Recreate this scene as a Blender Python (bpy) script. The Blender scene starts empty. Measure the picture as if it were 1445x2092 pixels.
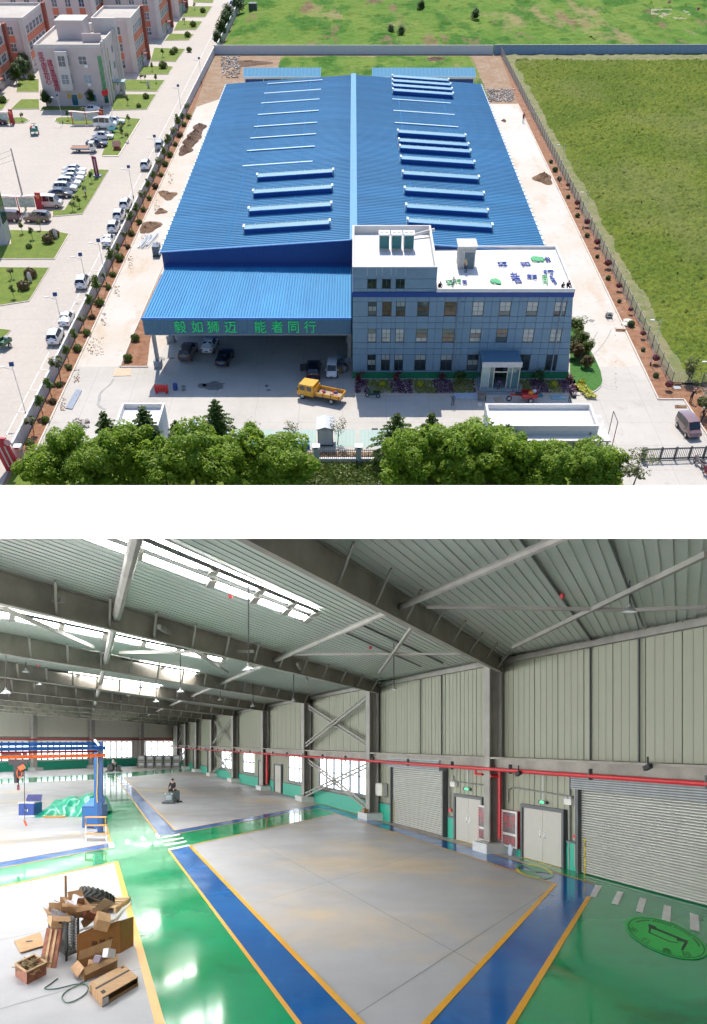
import bpy,math,random
import numpy as np
from mathutils import Matrix,Vector,Euler
random.seed(7)
RNG=np.random.default_rng(7)
R=math.radians
S=bpy.context.scene
C=S.collection

# ------------------------------------------------------------------ camera
# The view holds two places, one above the other: the factory site seen from the air and, below
# the white roof edge, the inside of its workshop.  FOC, CX, CY: lens and principal point.
FOC,CX,CY,YH,CAMZ=1800.0,722.5,1515.0,-490.0,60.0
PHI=math.atan((CY-YH)/FOC)
cp,sp=math.cos(PHI),math.sin(PHI)
cam=bpy.data.cameras.new('camera')
cam.sensor_fit='HORIZONTAL';cam.sensor_width=36
cam.lens=36*FOC/1445
cam.shift_y=(CY-1046)/2092*(2092/1445)
cam.clip_start=0.1;cam.clip_end=6000
camo=bpy.data.objects.new('camera',cam);C.objects.link(camo)
camo.location=(0,0,CAMZ);camo.rotation_euler=(R(90)-PHI,0,0)
S.camera=camo
# ------------------------------------------------------------------ sky, sun, exposure
SUN_EL,SUN_AZ=R(54),R(-5)
W=bpy.data.worlds.new('World');S.world=W;W.use_nodes=True
nt=W.node_tree;bg=nt.nodes['Background']
sky=nt.nodes.new('ShaderNodeTexSky');sky.sky_type='NISHITA';sky.sun_disc=False
sky.sun_elevation=SUN_EL;sky.sun_rotation=SUN_AZ;sky.ozone_density=3.5
nt.links.new(sky.outputs[0],bg.inputs[0]);bg.inputs[1].default_value=0.15
sl=bpy.data.lights.new('sun','SUN');sl.energy=4.3;sl.angle=R(0.5);sl.color=(1,0.94,0.85)
so=bpy.data.objects.new('sun',sl);C.objects.link(so)
sd=Vector((math.sin(SUN_AZ)*math.cos(SUN_EL),math.cos(SUN_AZ)*math.cos(SUN_EL),math.sin(SUN_EL)))
so.rotation_euler=sd.to_track_quat('Z','Y').to_euler();so.location=(0,60,120)
S.view_settings.view_transform='Standard';S.view_settings.look='None'
S.view_settings.exposure=0.3;S.view_settings.gamma=1
S.render.engine='CYCLES'
cy=S.cycles
cy.use_denoising=True;cy.max_bounces=5;cy.diffuse_bounces=3;cy.glossy_bounces=2;cy.use_adaptive_sampling=True;cy.adaptive_threshold=0.03
cy.transmission_bounces=3;cy.transparent_max_bounces=6;cy.caustics_reflective=False;cy.caustics_refractive=False
cy.sample_clamp_indirect=6

# ------------------------------------------------------------------ frames and pixel helpers
ID=Matrix.Identity(4)
HC=4.8                                    # eye height above the workshop floor
HALL=Matrix(((1,0,0,0),(0,cp,sp,-HC*sp),(0,-sp,cp,CAMZ-HC*cp),(0,0,0,1)))
FR=ID
def G(x,y,z=0.0):                         # outdoors: picture position -> point at height z
    v=y-CY;dn=FOC*sp+v*cp;t=(CAMZ-z)/dn
    return Vector(((x-CX)*t,(FOC*cp-v*sp)*t,z))
def V(x,y,Y):                             # outdoors: on the upright plane Y
    v=y-CY;t=Y/(FOC*cp-v*sp)
    return Vector(((x-CX)*t,Y,CAMZ-(FOC*sp+v*cp)*t))
def pm(y,z=0.0):                           # picture pixels per metre
    return(FOC*sp+(y-CY)*cp)/(CAMZ-z)
def F(x,y,h=0.0):                         # workshop: on the level plane h
    t=(h-HC)/-(y-CY)
    return Vector(((x-CX)*t,FOC*t,h))
AD=Vector((-546.5,1800,0)).normalized()             # along the long wall, away from the eye
NI=Vector((-AD.y,AD.x,0))                           # from that wall into the room
BD=Vector((670.5,1800,0)).normalized()              # along the frames and the end wall
P0=F(1445,1850)                                      # foot of the long wall
def hray(x,y,p,n):
    d=Vector((x-CX,FOC,-(y-CY)));o=Vector((0,0,HC))
    return o+d*((p-o).dot(n)/d.dot(n))
def WL(x,y,off=0.0):                                  # on the long wall
    return hray(x,y,P0+NI*off,NI)
def ws(x,y=1600):                                      # distance along the long wall
    return(WL(x,y)-P0).dot(AD)
def WP(s,h,off=0.0):
    p=P0+AD*s+NI*off;p.z=h;return p
PC=F(352,1561.5)                                     # far corner
NE=Vector((-BD.y,BD.x,0))                           # normal of the end wall
if NE.dot(-AD)<0:NE=-NE
def EL(x,y,off=0.0):return hray(x,y,PC+NE*off,NE)
HE=8.48                                               # eave
RS=63/1920.8                                        # rise per metre along BD
def bc(p):                                              # skew coordinates (along wall, along frame)
    q=p-P0;det=AD.x*BD.y-AD.y*BD.x
    return(q.x*BD.y-q.y*BD.x)/det,(AD.x*q.y-AD.y*q.x)/det
def HP(a,b,drop=0.0):                                 # under the roof plane
    p=P0+AD*a+BD*b;p.z=HE-RS*b-drop;return p
RN=AD.cross(Vector((BD.x,BD.y,-RS))).normalized()
if RN.z>0:RN=-RN
def RL(x,y,drop=0.0):return hray(x,y,HP(0,0,drop),RN)

# ------------------------------------------------------------------ mesh builder
class B:
    def __init__(s):s.v=[];s.f=[];s.mi=[];s.k=0
    def add(s,vs,fs):
        o=len(s.v);s.v+=[tuple(p)for p in vs];s.f+=[tuple(i+o for i in q)for q in fs]
        s.mi+=[s.k]*len(fs);return s
    def hexa(s,a):                          # 4 lower, 4 upper corners, same order
        return s.add(a,[(3,2,1,0),(4,5,6,7),(0,1,5,4),(1,2,6,5),(2,3,7,6),(3,0,4,7)])
    def box(s,c,d,rz=0.0,tilt=None):
        x,y,z=d[0]/2,d[1]/2,d[2]/2
        m=Matrix.Rotation(rz,3,'Z')
        if tilt:m=m@Euler(tilt).to_matrix()
        c=Vector(c)
        return s.hexa([c+m@Vector(p)for p in((-x,-y,-z),(x,-y,-z),(x,y,-z),(-x,y,-z),(-x,-y,z),(x,-y,z),(x,y,z),(-x,y,z))])
    def mm(s,a,b):return s.box([(p+q)/2 for p,q in zip(a,b)],[abs(q-p)for p,q in zip(a,b)])
    def slab(s,pts,d):                     # closed outline pushed along d
        n=len(pts);pts=[Vector(p)for p in pts];d=Vector(d)
        nrm=Vector((0,0,0))
        for i in range(n):nrm+=pts[i].cross(pts[(i+1)%n])
        if nrm.dot(d)<0:pts=pts[::-1]
        return s.add(pts+[p+d for p in pts],[tuple(range(n-1,-1,-1)),tuple(range(n,2*n))]+[(i,(i+1)%n,n+(i+1)%n,n+i)for i in range(n)])
    def face(s,pts):return s.add(pts,[tuple(range(len(pts)))])
    def bar(s,p,q,w,h,up=(0,0,1)):    # rectangular bar, p and q on its centre line
        p,q=Vector(p),Vector(q);a=(q-p).normalized();u=Vector(up);r=a.cross(u)
        if r.length<1e-4:r=a.cross(Vector((0,1,0)))
        r.normalize();u=r.cross(a)
        r*=w/2;u*=h/2
        return s.hexa([p-r-u,p+r-u,q+r-u,q-r-u,p-r+u,p+r+u,q+r+u,q-r+u])
    def tube(s,p,q,r,n=8,r2=None):
        p,q=Vector(p),Vector(q);a=(q-p).normalized();r2=r if r2 is None else r2
        x=a.orthogonal().normalized();y=a.cross(x)
        vs=[c+(x*math.cos(2*math.pi*i/n)+y*math.sin(2*math.pi*i/n))*rr for c,rr in((p,r),(q,r2))for i in range(n)]
        return s.add(vs,[(i,(i+1)%n,n+(i+1)%n,n+i)for i in range(n)]+[tuple(range(n-1,-1,-1)),tuple(range(n,2*n))])
    def path(s,pts,r,n=6):
        for a,b in zip(pts,pts[1:]):s.tube(a,b,r,n)
        return s
    def lathe(s,c,prof,n=16,ax=(0,0,1)):  # prof: (radius, height along ax)
        c=Vector(c);a=Vector(ax).normalized();x=a.orthogonal().normalized();y=a.cross(x)
        vs=[c+a*h+(x*math.cos(2*math.pi*i/n)+y*math.sin(2*math.pi*i/n))*r for r,h in prof for i in range(n)]
        m=len(prof)
        return s.add(vs,[(j*n+i,j*n+(i+1)%n,(j+1)*n+(i+1)%n,(j+1)*n+i)for j in range(m-1)for i in range(n)])
    def ball(s,c,r,n=10,m=7,jit=0.0):
        rx,ry,rz=r if hasattr(r,'__len__')else(r,r,r);vs=[]
        for j in range(m+1):
            t=math.pi*j/m
            for i in range(n):
                u=2*math.pi*i/n;k=1+jit*(random.random()*2-1)
                vs.append((c[0]+rx*k*math.sin(t)*math.cos(u),c[1]+ry*k*math.sin(t)*math.sin(u),c[2]+rz*k*math.cos(t)))
        return s.add(vs,[((j+1)*n+i,(j+1)*n+(i+1)%n,j*n+(i+1)%n,j*n+i)for j in range(m)for i in range(n)])
    def grid(s,f,nu,nv):
        return s.add([f(i/nu,j/nv)for j in range(nv+1)for i in range(nu+1)],
                     [(j*(nu+1)+i,j*(nu+1)+i+1,(j+1)*(nu+1)+i+1,(j+1)*(nu+1)+i)for j in range(nv)for i in range(nu)])
    def mesh(s,name,mats,inv=None,smooth=False):
        me=bpy.data.meshes.new(name)
        v=s.v if inv is None else[tuple(inv@Vector(p))for p in s.v]
        me.from_pydata(v,[],s.f)
        for m in(mats if isinstance(mats,(list,tuple))else[mats]):me.materials.append(m)
        if isinstance(mats,(list,tuple))and len(mats)>1:me.polygons.foreach_set('material_index',s.mi)
        if smooth:me.polygons.foreach_set('use_smooth',[True]*len(s.f))
        me.update();return me

def prop(o,label=None,cat=None,group=None,kind=None):
    for k,v in(('label',label),('category',cat),('group',group),('kind',kind)):
        if v:o[k]=v
    return o
def wmat(o):
    m=o.matrix_basis.copy()
    while o.parent:o=o.parent;m=o.matrix_basis@m
    return m
def thing(name,loc,label,cat,group=None,rz=0.0,kind=None,rot=None):
    o=bpy.data.objects.new(name,None);C.objects.link(o);o.empty_display_size=0.3
    o.matrix_basis=FR@Matrix.Translation(Vector(loc))@(Euler(rot).to_matrix().to_4x4()if rot else Matrix.Rotation(rz,4,'Z'))
    return prop(o,label,cat,group,kind)
def obj(name,b,mat,parent=None,label=None,cat=None,group=None,kind=None,local=False,smooth=False,origin=None,bev=0):
    # b is given in the current frame's coordinates, or (local) in the parent's own
    if isinstance(b,B):
        inv=None
        if not local and parent is not None:inv=wmat(parent).inverted()@FR
        if parent is None:
            if origin is None:
                n=len(b.v);origin=[sum(p[i]for p in b.v)/n for i in(0,1)]+[min(p[2]for p in b.v)]
            inv=Matrix.Translation(-Vector(origin))
        me=b.mesh(name,mat,inv,smooth)
    else:me=b
    o=bpy.data.objects.new(name,me);C.objects.link(o)
    if parent is not None:o.parent=parent
    else:o.matrix_basis=FR@Matrix.Translation(Vector(origin or(0,0,0)))
    if bev:
        m=o.modifiers.new('bevel','BEVEL');m.width=bev;m.segments=2;m.limit_method='ANGLE'
    return prop(o,label,cat,group,kind)
def copy_tree(o,parent=None):
    c=o.copy();C.objects.link(c);c.parent=parent
    for ch in KIDS(o):copy_tree(ch,c)
    return c
def KIDS(o):return[x for x in ALLK.get(o.name,[])]if o.name in ALLK else[x for x in bpy.data.objects if x.parent==o]
ALLK={}
def remember(o):
    ALLK[o.name]=[x for x in bpy.data.objects if x.parent==o]
    for x in ALLK[o.name]:remember(x)
def put(proto,first,loc,rz,label,group=None,scale=1.0,rot=None):
    o=proto if first else copy_tree(proto)
    o.matrix_basis=FR@Matrix.Translation(Vector(loc))@(Euler(rot).to_matrix().to_4x4()if rot else Matrix.Rotation(rz,4,'Z'))@Matrix.Scale(scale,4)
    o['label']=label
    if group:o['group']=group
    return o

# ------------------------------------------------------------------ materials
MATS={}
def M(name,col,rough=0.7,metal=0.0,var=0.12,sc=3.0,bump=0.0,bsc=None,col2=None,emit=0.0,stretch=None,spec=0.5,coat=0.0):
    if name in MATS:return MATS[name]
    m=bpy.data.materials.new(name);m.use_nodes=True;MATS[name]=m
    n,l=m.node_tree.nodes,m.node_tree.links;p=n['Principled BSDF']
    p.inputs['Roughness'].default_value=rough;p.inputs['Metallic'].default_value=metal
    p.inputs['Specular IOR Level'].default_value=spec;p.inputs['Coat Weight'].default_value=coat
    c=tuple(col)+(1,)
    tc=n.new('ShaderNodeTexCoord');src=tc.outputs['Object']
    if stretch:
        mp=n.new('ShaderNodeMapping');mp.inputs['Scale'].default_value=stretch;l.new(src,mp.inputs[0]);src=mp.outputs[0]
    if emit:
        p.inputs['Emission Color'].default_value=c;p.inputs['Emission Strength'].default_value=emit
    if var or col2:
        no=n.new('ShaderNodeTexNoise');no.inputs['Scale'].default_value=sc;no.inputs['Detail'].default_value=6;no.inputs['Roughness'].default_value=0.6
        l.new(src,no.inputs['Vector'])
        cr=n.new('ShaderNodeValToRGB');cr.color_ramp.elements[0].position=0.32;cr.color_ramp.elements[1].position=0.68
        c2=tuple(col2)+(1,)if col2 else tuple(min(1,x*(1+var))for x in col)+(1,)
        c1=c if col2 else tuple(x*(1-var)for x in col)+(1,)
        cr.color_ramp.elements[0].color=c1;cr.color_ramp.elements[1].color=c2
        l.new(no.outputs[0],cr.inputs[0]);l.new(cr.outputs[0],p.inputs['Base Color'])
    else:p.inputs['Base Color'].default_value=c
    if bump:
        nb=n.new('ShaderNodeTexNoise');nb.inputs['Scale'].default_value=bsc or sc*6;nb.inputs['Detail'].default_value=4
        l.new(src,nb.inputs['Vector'])
        bu=n.new('ShaderNodeBump');bu.inputs['Strength'].default_value=bump;bu.inputs['Distance'].default_value=0.1
        l.new(nb.outputs[0],bu.inputs['Height']);l.new(bu.outputs[0],p.inputs['Normal'])
    return m
def layered(name,base,layers,rough=0.8,joints=None,bump=0.0,bsc=8,rvar=None,coat=0.0,spec=0.5,orand=0.0):
    """base colour with noise layers (colour, scale, low, high, stretch, amount); joints=(w,h,colour,gap,offx,offy)"""
    if name in MATS:return MATS[name]
    m=bpy.data.materials.new(name);m.use_nodes=True;MATS[name]=m
    n,l=m.node_tree.nodes,m.node_tree.links;p=n['Principled BSDF'];p.inputs['Roughness'].default_value=rough
    p.inputs['Coat Weight'].default_value=coat;p.inputs['Specular IOR Level'].default_value=spec
    tc=n.new('ShaderNodeTexCoord');src=tc.outputs['Object']
    rgb=n.new('ShaderNodeRGB');rgb.outputs[0].default_value=tuple(base)+(1,);cur=rgb.outputs[0]
    for i,(c,sc,lo,hi,st,am)in enumerate(layers):
        mp=n.new('ShaderNodeMapping');mp.inputs['Scale'].default_value=st;mp.inputs['Location'].default_value=(i*13.7,i*7.1,0);l.new(src,mp.inputs[0])
        no=n.new('ShaderNodeTexNoise');no.inputs['Scale'].default_value=sc;no.inputs['Detail'].default_value=8;no.inputs['Roughness'].default_value=0.62
        l.new(mp.outputs[0],no.inputs['Vector'])
        mr=n.new('ShaderNodeMapRange');mr.inputs[1].default_value=lo;mr.inputs[2].default_value=hi;mr.inputs[4].default_value=am
        l.new(no.outputs[0],mr.inputs[0])
        mx=n.new('ShaderNodeMix');mx.data_type='RGBA';mx.inputs[7].default_value=tuple(c)+(1,)
        l.new(mr.outputs[0],mx.inputs[0]);l.new(cur,mx.inputs[6]);cur=mx.outputs[2]
    if joints:
        w,h,c,gap,ox,oy=joints
        mp=n.new('ShaderNodeMapping');mp.inputs['Location'].default_value=(ox,oy,0);l.new(src,mp.inputs[0])
        br=n.new('ShaderNodeTexBrick');br.offset=0;br.inputs['Scale'].default_value=1;br.inputs['Brick Width'].default_value=w;br.inputs['Row Height'].default_value=h
        br.inputs['Mortar Size'].default_value=gap;br.inputs['Mortar Smooth'].default_value=0.1
        l.new(mp.outputs[0],br.inputs[0])
        br.inputs['Color1'].default_value=br.inputs['Color2'].default_value=(0,0,0,1);br.inputs['Mortar'].default_value=(1,1,1,1)
        mx=n.new('ShaderNodeMix');mx.data_type='RGBA';mx.inputs[7].default_value=tuple(c)+(1,)
        l.new(br.outputs[0],mx.inputs[0]);l.new(cur,mx.inputs[6]);cur=mx.outputs[2]
    if orand:
        oi=n.new('ShaderNodeObjectInfo');mr=n.new('ShaderNodeMapRange');mr.inputs[3].default_value=1-orand;mr.inputs[4].default_value=1+orand;l.new(oi.outputs['Random'],mr.inputs[0])
        hs=n.new('ShaderNodeHueSaturation');l.new(mr.outputs[0],hs.inputs['Value']);l.new(cur,hs.inputs['Color']);cur=hs.outputs[0]
    l.new(cur,p.inputs['Base Color'])
    if rvar:
        no=n.new('ShaderNodeTexNoise');no.inputs['Scale'].default_value=rvar[2];no.inputs['Detail'].default_value=5;l.new(src,no.inputs['Vector'])
        mr=n.new('ShaderNodeMapRange');mr.inputs[1].default_value=0.35;mr.inputs[2].default_value=0.65;mr.inputs[3].default_value=rvar[0];mr.inputs[4].default_value=rvar[1]
        l.new(no.outputs[0],mr.inputs[0]);l.new(mr.outputs[0],p.inputs['Roughness'])
    if bump:
        nb=n.new('ShaderNodeTexNoise');nb.inputs['Scale'].default_value=bsc;nb.inputs['Detail'].default_value=5;l.new(src,nb.inputs['Vector'])
        bu=n.new('ShaderNodeBump');bu.inputs['Strength'].default_value=bump;bu.inputs['Distance'].default_value=0.1
        l.new(nb.outputs[0],bu.inputs['Height']);l.new(bu.outputs[0],p.inputs['Normal'])
    return m
def leafmat(name,c1,c2,tr=0.3):
    if name in MATS:return MATS[name]
    m=bpy.data.materials.new(name);m.use_nodes=True;MATS[name]=m
    n,l=m.node_tree.nodes,m.node_tree.links;p=n['Principled BSDF'];p.inputs['Roughness'].default_value=0.55
    g=n.new('ShaderNodeNewGeometry');cr=n.new('ShaderNodeValToRGB')
    cr.color_ramp.elements[0].color=tuple(c1)+(1,);cr.color_ramp.elements[1].color=tuple(c2)+(1,)
    l.new(g.outputs['Random Per Island'],cr.inputs[0]);l.new(cr.outputs[0],p.inputs['Base Color'])
    t=n.new('ShaderNodeBsdfTranslucent');l.new(cr.outputs[0],t.inputs[0]);mx=n.new('ShaderNodeMixShader');mx.inputs[0].default_value=tr
    l.new(p.outputs[0],mx.inputs[1]);l.new(t.outputs[0],mx.inputs[2]);l.new(mx.outputs[0],n['Material Output'].inputs[0])
    return m
def glow(name,col,st,base=0.5,var=0):
    return M(name,col,rough=0.4,var=var,emit=st)

steel=M('galvanised steel',(0.5,0.52,0.54),0.4,0.7)
white=M('white paint',(0.8,0.8,0.78),0.5,var=0.04)
offw=M('off white render',(0.62,0.6,0.57),0.8,var=0.08,sc=1.5)
black=M('black rubber',(0.02,0.02,0.022),0.7)
dkglass=M('dark window glass',(0.02,0.035,0.045),0.06,spec=1.0,var=0.3,sc=0.6)
chrome=M('bright metal',(0.6,0.6,0.6),0.25,0.9,var=0)
redp=M('red paint',(0.5,0.02,0.03),0.45)
greyp=M('dark grey steel',(0.06,0.065,0.07),0.5)
def text_bm(s,size,depth=0.03,rot=None):
    """letters as a flat solid mesh: list of (vertices, faces), x right, y up, centred"""
    c=bpy.data.curves.new('t','FONT');c.body=s;c.size=size;c.extrude=depth/2;c.align_x='CENTER';c.align_y='CENTER';c.resolution_u=3
    o=bpy.data.objects.new('t',c);C.objects.link(o);bpy.context.view_layer.update()
    me=bpy.data.meshes.new_from_object(o.evaluated_get(bpy.context.evaluated_depsgraph_get()))
    vs=[Vector(v.co)for v in me.vertices];fs=[tuple(p.vertices)for p in me.polygons]
    bpy.data.objects.remove(o);bpy.data.meshes.remove(me);bpy.data.curves.remove(c)
    return vs,fs
def letters(s,size,org,ex,ey,depth=0.03):
    """B with the letters laid from org along ex (reading) and ey (up)"""
    ex,ey=Vector(ex).normalized(),Vector(ey).normalized();ez=ex.cross(ey)
    vs,fs=text_bm(s,size,depth);org=Vector(org)
    return B().add([org+ex*v.x+ey*v.y+ez*v.z for v in vs],fs)
ORD=['nearest','second','third','fourth','fifth','sixth','seventh','eighth','ninth','tenth','eleventh','twelfth','thirteenth','fourteenth','fifteenth','sixteenth','seventeenth','eighteenth','nineteenth','twentieth','twenty-first','twenty-second','twenty-third','twenty-fourth','twenty-fifth','twenty-sixth','twenty-seventh','twenty-eighth','twenty-ninth','thirtieth']
for i in range(30,69):ORD.append(['thirty','forty','fifty','sixty'][(i+1)//10-3]+('-'+['','first','second','third','fourth','fifth','sixth','seventh','eighth','ninth'][(i+1)%10]if(i+1)%10 else ''))
ORD[39]='fortieth';ORD[49]='fiftieth';ORD[59]='sixtieth'
# =================================================================== OUTDOORS: ground
def sheet(name,pts,z,mat,kind='structure',th=None):
    b=B()
    if th:b.slab([(p[0],p[1],z-th)for p in pts],(0,0,th))
    else:b.face([(p[0],p[1],z)for p in pts])
    o=obj(name,b,mat,kind=kind,origin=(0,0,0));return o
def px(*a):return[G(x,y)for x,y in a]
earth=layered('bare earth',(0.30,0.19,0.11),[((0.36,0.28,0.20),0.25,.45,.6,(1,1,1),.7),((0.20,0.11,0.06),1.3,.5,.62,(1,1,1),.7)],0.95,bump=0.6,bsc=6)
redsoil=layered('red garden soil',(0.30,0.145,0.075),[((0.20,0.085,0.04),1.1,.45,.6,(1,1,1),.8),((0.36,0.24,0.16),0.5,.52,.66,(1,1,1),.6)],0.95,bump=0.8,bsc=5)
road_m=layered('road concrete',(0.49,0.43,0.37),[((0.45,0.40,0.35),0.12,.4,.6,(1,.35,1),.8),((0.40,0.35,0.30),0.9,.52,.7,(1,1,1),.5),((0.56,0.51,0.45),2.5,.5,.7,(1,.3,1),.5)],0.85,joints=(400,5.0,(0.40,0.36,0.31),0.05,0,0))
yard_m=layered('dusty yard concrete',(0.55,0.48,0.40),[((0.58,0.55,0.51),0.06,.4,.6,(1,1,1),.9),((0.50,0.34,0.20),0.16,.55,.72,(1.4,.5,1),.75),((0.42,0.34,0.27),0.8,.56,.7,(1,1,1),.5),((0.62,0.56,0.50),2.2,.5,.66,(1,1,1),.4)],0.88,bump=0.15,bsc=4)
front_m=layered('front yard concrete',(0.52,0.485,0.44),[((0.45,0.415,0.37),0.09,.42,.6,(1,1,1),.8),((0.35,0.32,0.285),0.5,.57,.72,(1,.6,1),.5),((0.54,0.51,0.46),1.5,.5,.68,(1,2,1),.5),((0.38,0.345,0.30),4.0,.58,.7,(1,.2,1),.3)],0.85,joints=(6.0,6.0,(0.34,0.32,0.29),0.025,1.5,2))
grass_m=layered('lawn grass',(0.12,0.19,0.012),[((0.19,0.235,0.02),0.5,.42,.62,(1,1,1),.8),((0.20,0.17,0.07),0.9,.58,.72,(1,1,1),.6),((0.06,0.11,0.02),3,.5,.65,(1,1,1),.5)],0.9,bump=0.8,bsc=14)
kerb_m=M('kerb stone',(0.62,0.54,0.47),0.85,var=0.1)
sheet('ground',[(-900,89.3),(900,89.3),(900,3000),(-900,3000)],-0.02,earth)
# campus road and car park left of the wall
sheet('campus_road',[(-160,89.4),(-43.6,89.4),(-42.6,336),(-42.2,470),(-160,470)],0.0,road_m)
# yard strips round the hall, and the front yard
sheet('side_path',[(-41.3,113),(-40.7,275),(-34,285),(-27,285),(-27,128),(-33,113)],0.004,yard_m)
sheet('service_path',[(28,130),(28,278),(42.9,278),(42.8,118.5),(30,118.5)],0.004,yard_m)
sheet('front_yard',[(-41.45,104.4),(-41.2,128.5),(-29.4,128.5),(-28.4,139.9),(0,139.9),(0,124.6),(28,124.6),(28,128.5),(45.2,128.5),(42.8,118.4),(46.6,118.4),(47.2,104.4),(48.5,89.4),(33.5,89.4),(33.5,104.4)],0.008,front_m)
for n,pts in(('kerb',[(-41.3,104.2),(-40.7,262)]),('kerb',[(42.95,278),(42.8,118.4),(46.4,118.4),(47.4,104)]),('kerb',[(-41.3,104.2),(-20.5,104.2)]),
               ('kerb',[G(334,541)[:2],G(266,699)[:2],G(245,750)[:2],G(303,750)[:2]])):
    b=B()
    for p,q in zip(pts,pts[1:]):b.bar((p[0],p[1],0.07),(q[0],q[1],0.07),0.22,0.16)
    obj(n,b,kerb_m,kind='structure',origin=(0,0,0))
sheet('planting_bed',[(-43.3,104.3),(-42.6,334),(-40.85,262),(-41.45,104.3)],0.012,redsoil)
sheet('planting_bed',px((329,560),(270,693),(248,748),(301,748),(306,700),(336,560)),0.012,redsoil)
sheet('planting_bed',[(43.05,278),(42.95,118.6),(46.5,118.6),(47.5,104),(51,104),(49.5,122),(45.6,122),(44.7,334)],0.014,redsoil)
# pale turquoise parking bays near the front fence
bay_m=layered('pale turquoise paving',(0.42,0.52,0.47),[((0.36,0.50,0.45),0.3,.4,.6,(1,1,1),.8),((0.5,0.52,0.46),2,.5,.65,(1,1,1),.6)],0.9,joints=(0.5,0.25,(0.34,0.42,0.38),0.03,0,0))
for a,c in((375,470),(478,560),(566,646),(684,727),(734,850),(860,985)):
    sheet('parking_bay',px((a,878),(c,878),(c,913),(a,913)),0.016,bay_m)
# dark stains and tyre marks on the front yard (worn marks with their own shape)
stain=M('oil stain',(0.19,0.185,0.17),0.6,var=0.3,sc=2)
damp=M('damp patch',(0.29,0.28,0.26),0.6,var=0.2,sc=2)
def blotch(cx,cyy,rx,ry,mat,n=22,z=0.013):
    pts=[]
    for i in range(n):
        t=2*math.pi*i/n;k=1+random.uniform(-.22,.22)
        pts.append(G(cx+rx*k*math.cos(t),cyy+ry*k*math.sin(t)))
    sheet('stain',pts,z,mat)
for a in((436,789,24,9,stain),(412,788,9,5,stain),(375,790,5,3,stain),(375,796,5,3,stain),(330,733,9,4,stain),(545,788,4,3,stain),(549,797,5,2,stain),(320,745,3,8,damp),(350,732,8,2,stain),(1209,655,6,3,stain)):blotch(*a)
# long damp trail
tr=[(233,772),(225,785),(212,795),(203,806),(204,816),(200,826),(208,833),(217,836)]
b=B()
pts=[G(x+random.uniform(2,4),y)for x,y in tr]+[G(x-random.uniform(2,4),y+2)for x,y in reversed(tr)]
sheet('stain',pts,0.0135,damp)
tyre=M('tyre mark',(0.38,0.355,0.32),0.8,var=0.15,sc=3)
b=B()
for cx,cyy,rr,t0,t1 in((1150,1010,190,200,262),(1150,1010,210,205,262),(1120,1000,160,212,255),(1080,640,150,20,75),(1085,640,170,15,70),(1240,1000,90,190,260),(1265,750,55,95,190),(1262,745,68,90,180)):
    pp=[G(cx+rr*math.cos(R(t)),cyy+rr*.75*math.sin(R(t)))for t in np.linspace(t0,t1,18)]
    for p,q in zip(pp,pp[1:]):
        d=(q-p).normalized();s_=Vector((-d.y,d.x,0))*.09
        b.face([(p-s_)[:2]+(0.0132,),(q-s_)[:2]+(0.0132,),(q+s_)[:2]+(0.0132,),(p+s_)[:2]+(0.0132,)])
obj('tyre_marks',b,tyre,kind='structure',origin=(0,0,0))
# lines painted along the campus road
b=B()
lx=-46.3
for i in range(60):
    y0=96+i*6.3
    b.face([(lx,y0,.01),(lx+.14,y0,.01),(lx+.14,y0+5.9,.01),(lx,y0+5.9,.01)])
    if i<34:b.face([(lx,y0,.01),(-43.5,y0,.01),(-43.5,y0+.14,.01),(lx,y0+.14,.01)])
obj('bay_lines',b,M('worn white line',(0.68,0.66,0.62),0.8,var=.1),kind='structure',origin=(0,0,0))

# ------------------------------------------------------------ rough ground: displaced sheets
def vnoise(X,Y,s,seed=0):
    r=np.random.default_rng(seed);T=r.random((256,256));x,y=X/s,Y/s
    xi,yi=np.floor(x).astype(int),np.floor(y).astype(int);fx,fy=x-xi,y-yi
    fx,fy=fx*fx*(3-2*fx),fy*fy*(3-2*fy)
    g=lambda a,b_:T[a%256,b_%256]
    return(g(xi,yi)*(1-fx)+g(xi+1,yi)*fx)*(1-fy)+(g(xi,yi+1)*(1-fx)+g(xi+1,yi+1)*fx)*fy
def terrain(name,xf,y0,y1,nx,ny,hf,mat,kind='stuff',label=None):
    v,u=np.meshgrid(np.linspace(0,1,ny),np.linspace(0,1,nx),indexing='ij')
    Y=y0+(y1-y0)*v;xa,xb=xf(Y);X=xa+(xb-xa)*u
    X=X+(RNG.random(X.shape)-.5)*.3;Y=Y+(RNG.random(X.shape)-.5)*.3
    Z=hf(X,Y,u,v)
    co=np.stack([X,Y,Z],-1).reshape(-1,3)
    i=(np.arange(ny-1)[:,None]*nx+np.arange(nx-1)[None,:]).reshape(-1)
    q=np.stack([i,i+1,i+nx+1,i+nx],-1)
    me=bpy.data.meshes.new(name);me.vertices.add(len(co));me.vertices.foreach_set('co',co.ravel())
    me.loops.add(q.size);me.loops.foreach_set('vertex_index',q.ravel());me.polygons.add(len(q));me.polygons.foreach_set('loop_start',np.arange(len(q))*4)
    me.materials.append(mat);me.update();me.validate()
    return obj(name,me,None,kind=kind,origin=(0,0,0))
edge=lambda u,v:np.clip(np.minimum(np.minimum(u,1-u)*40,np.minimum(v,1-v)*60),0,1)
meadow_m=layered('rough meadow',(0.10,0.20,0.03),[((0.17,0.235,0.045),.07,.42,.6,(1,.35,1),.8),((0.035,0.13,0.015),.10,.5,.58,(1,.4,1),.85),((0.30,0.235,0.12),.05,.58,.64,(1,.25,1),.75),((0.22,0.13,0.09),.10,.60,.65,(1,.3,1),.85),((0.2,0.25,0.05),1.2,.52,.7,(1,1,1),.6),((0.04,0.09,0.015),.8,.55,.72,(1,1,1),.6)],0.95,bump=1.0,bsc=3,spec=.1)
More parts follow.
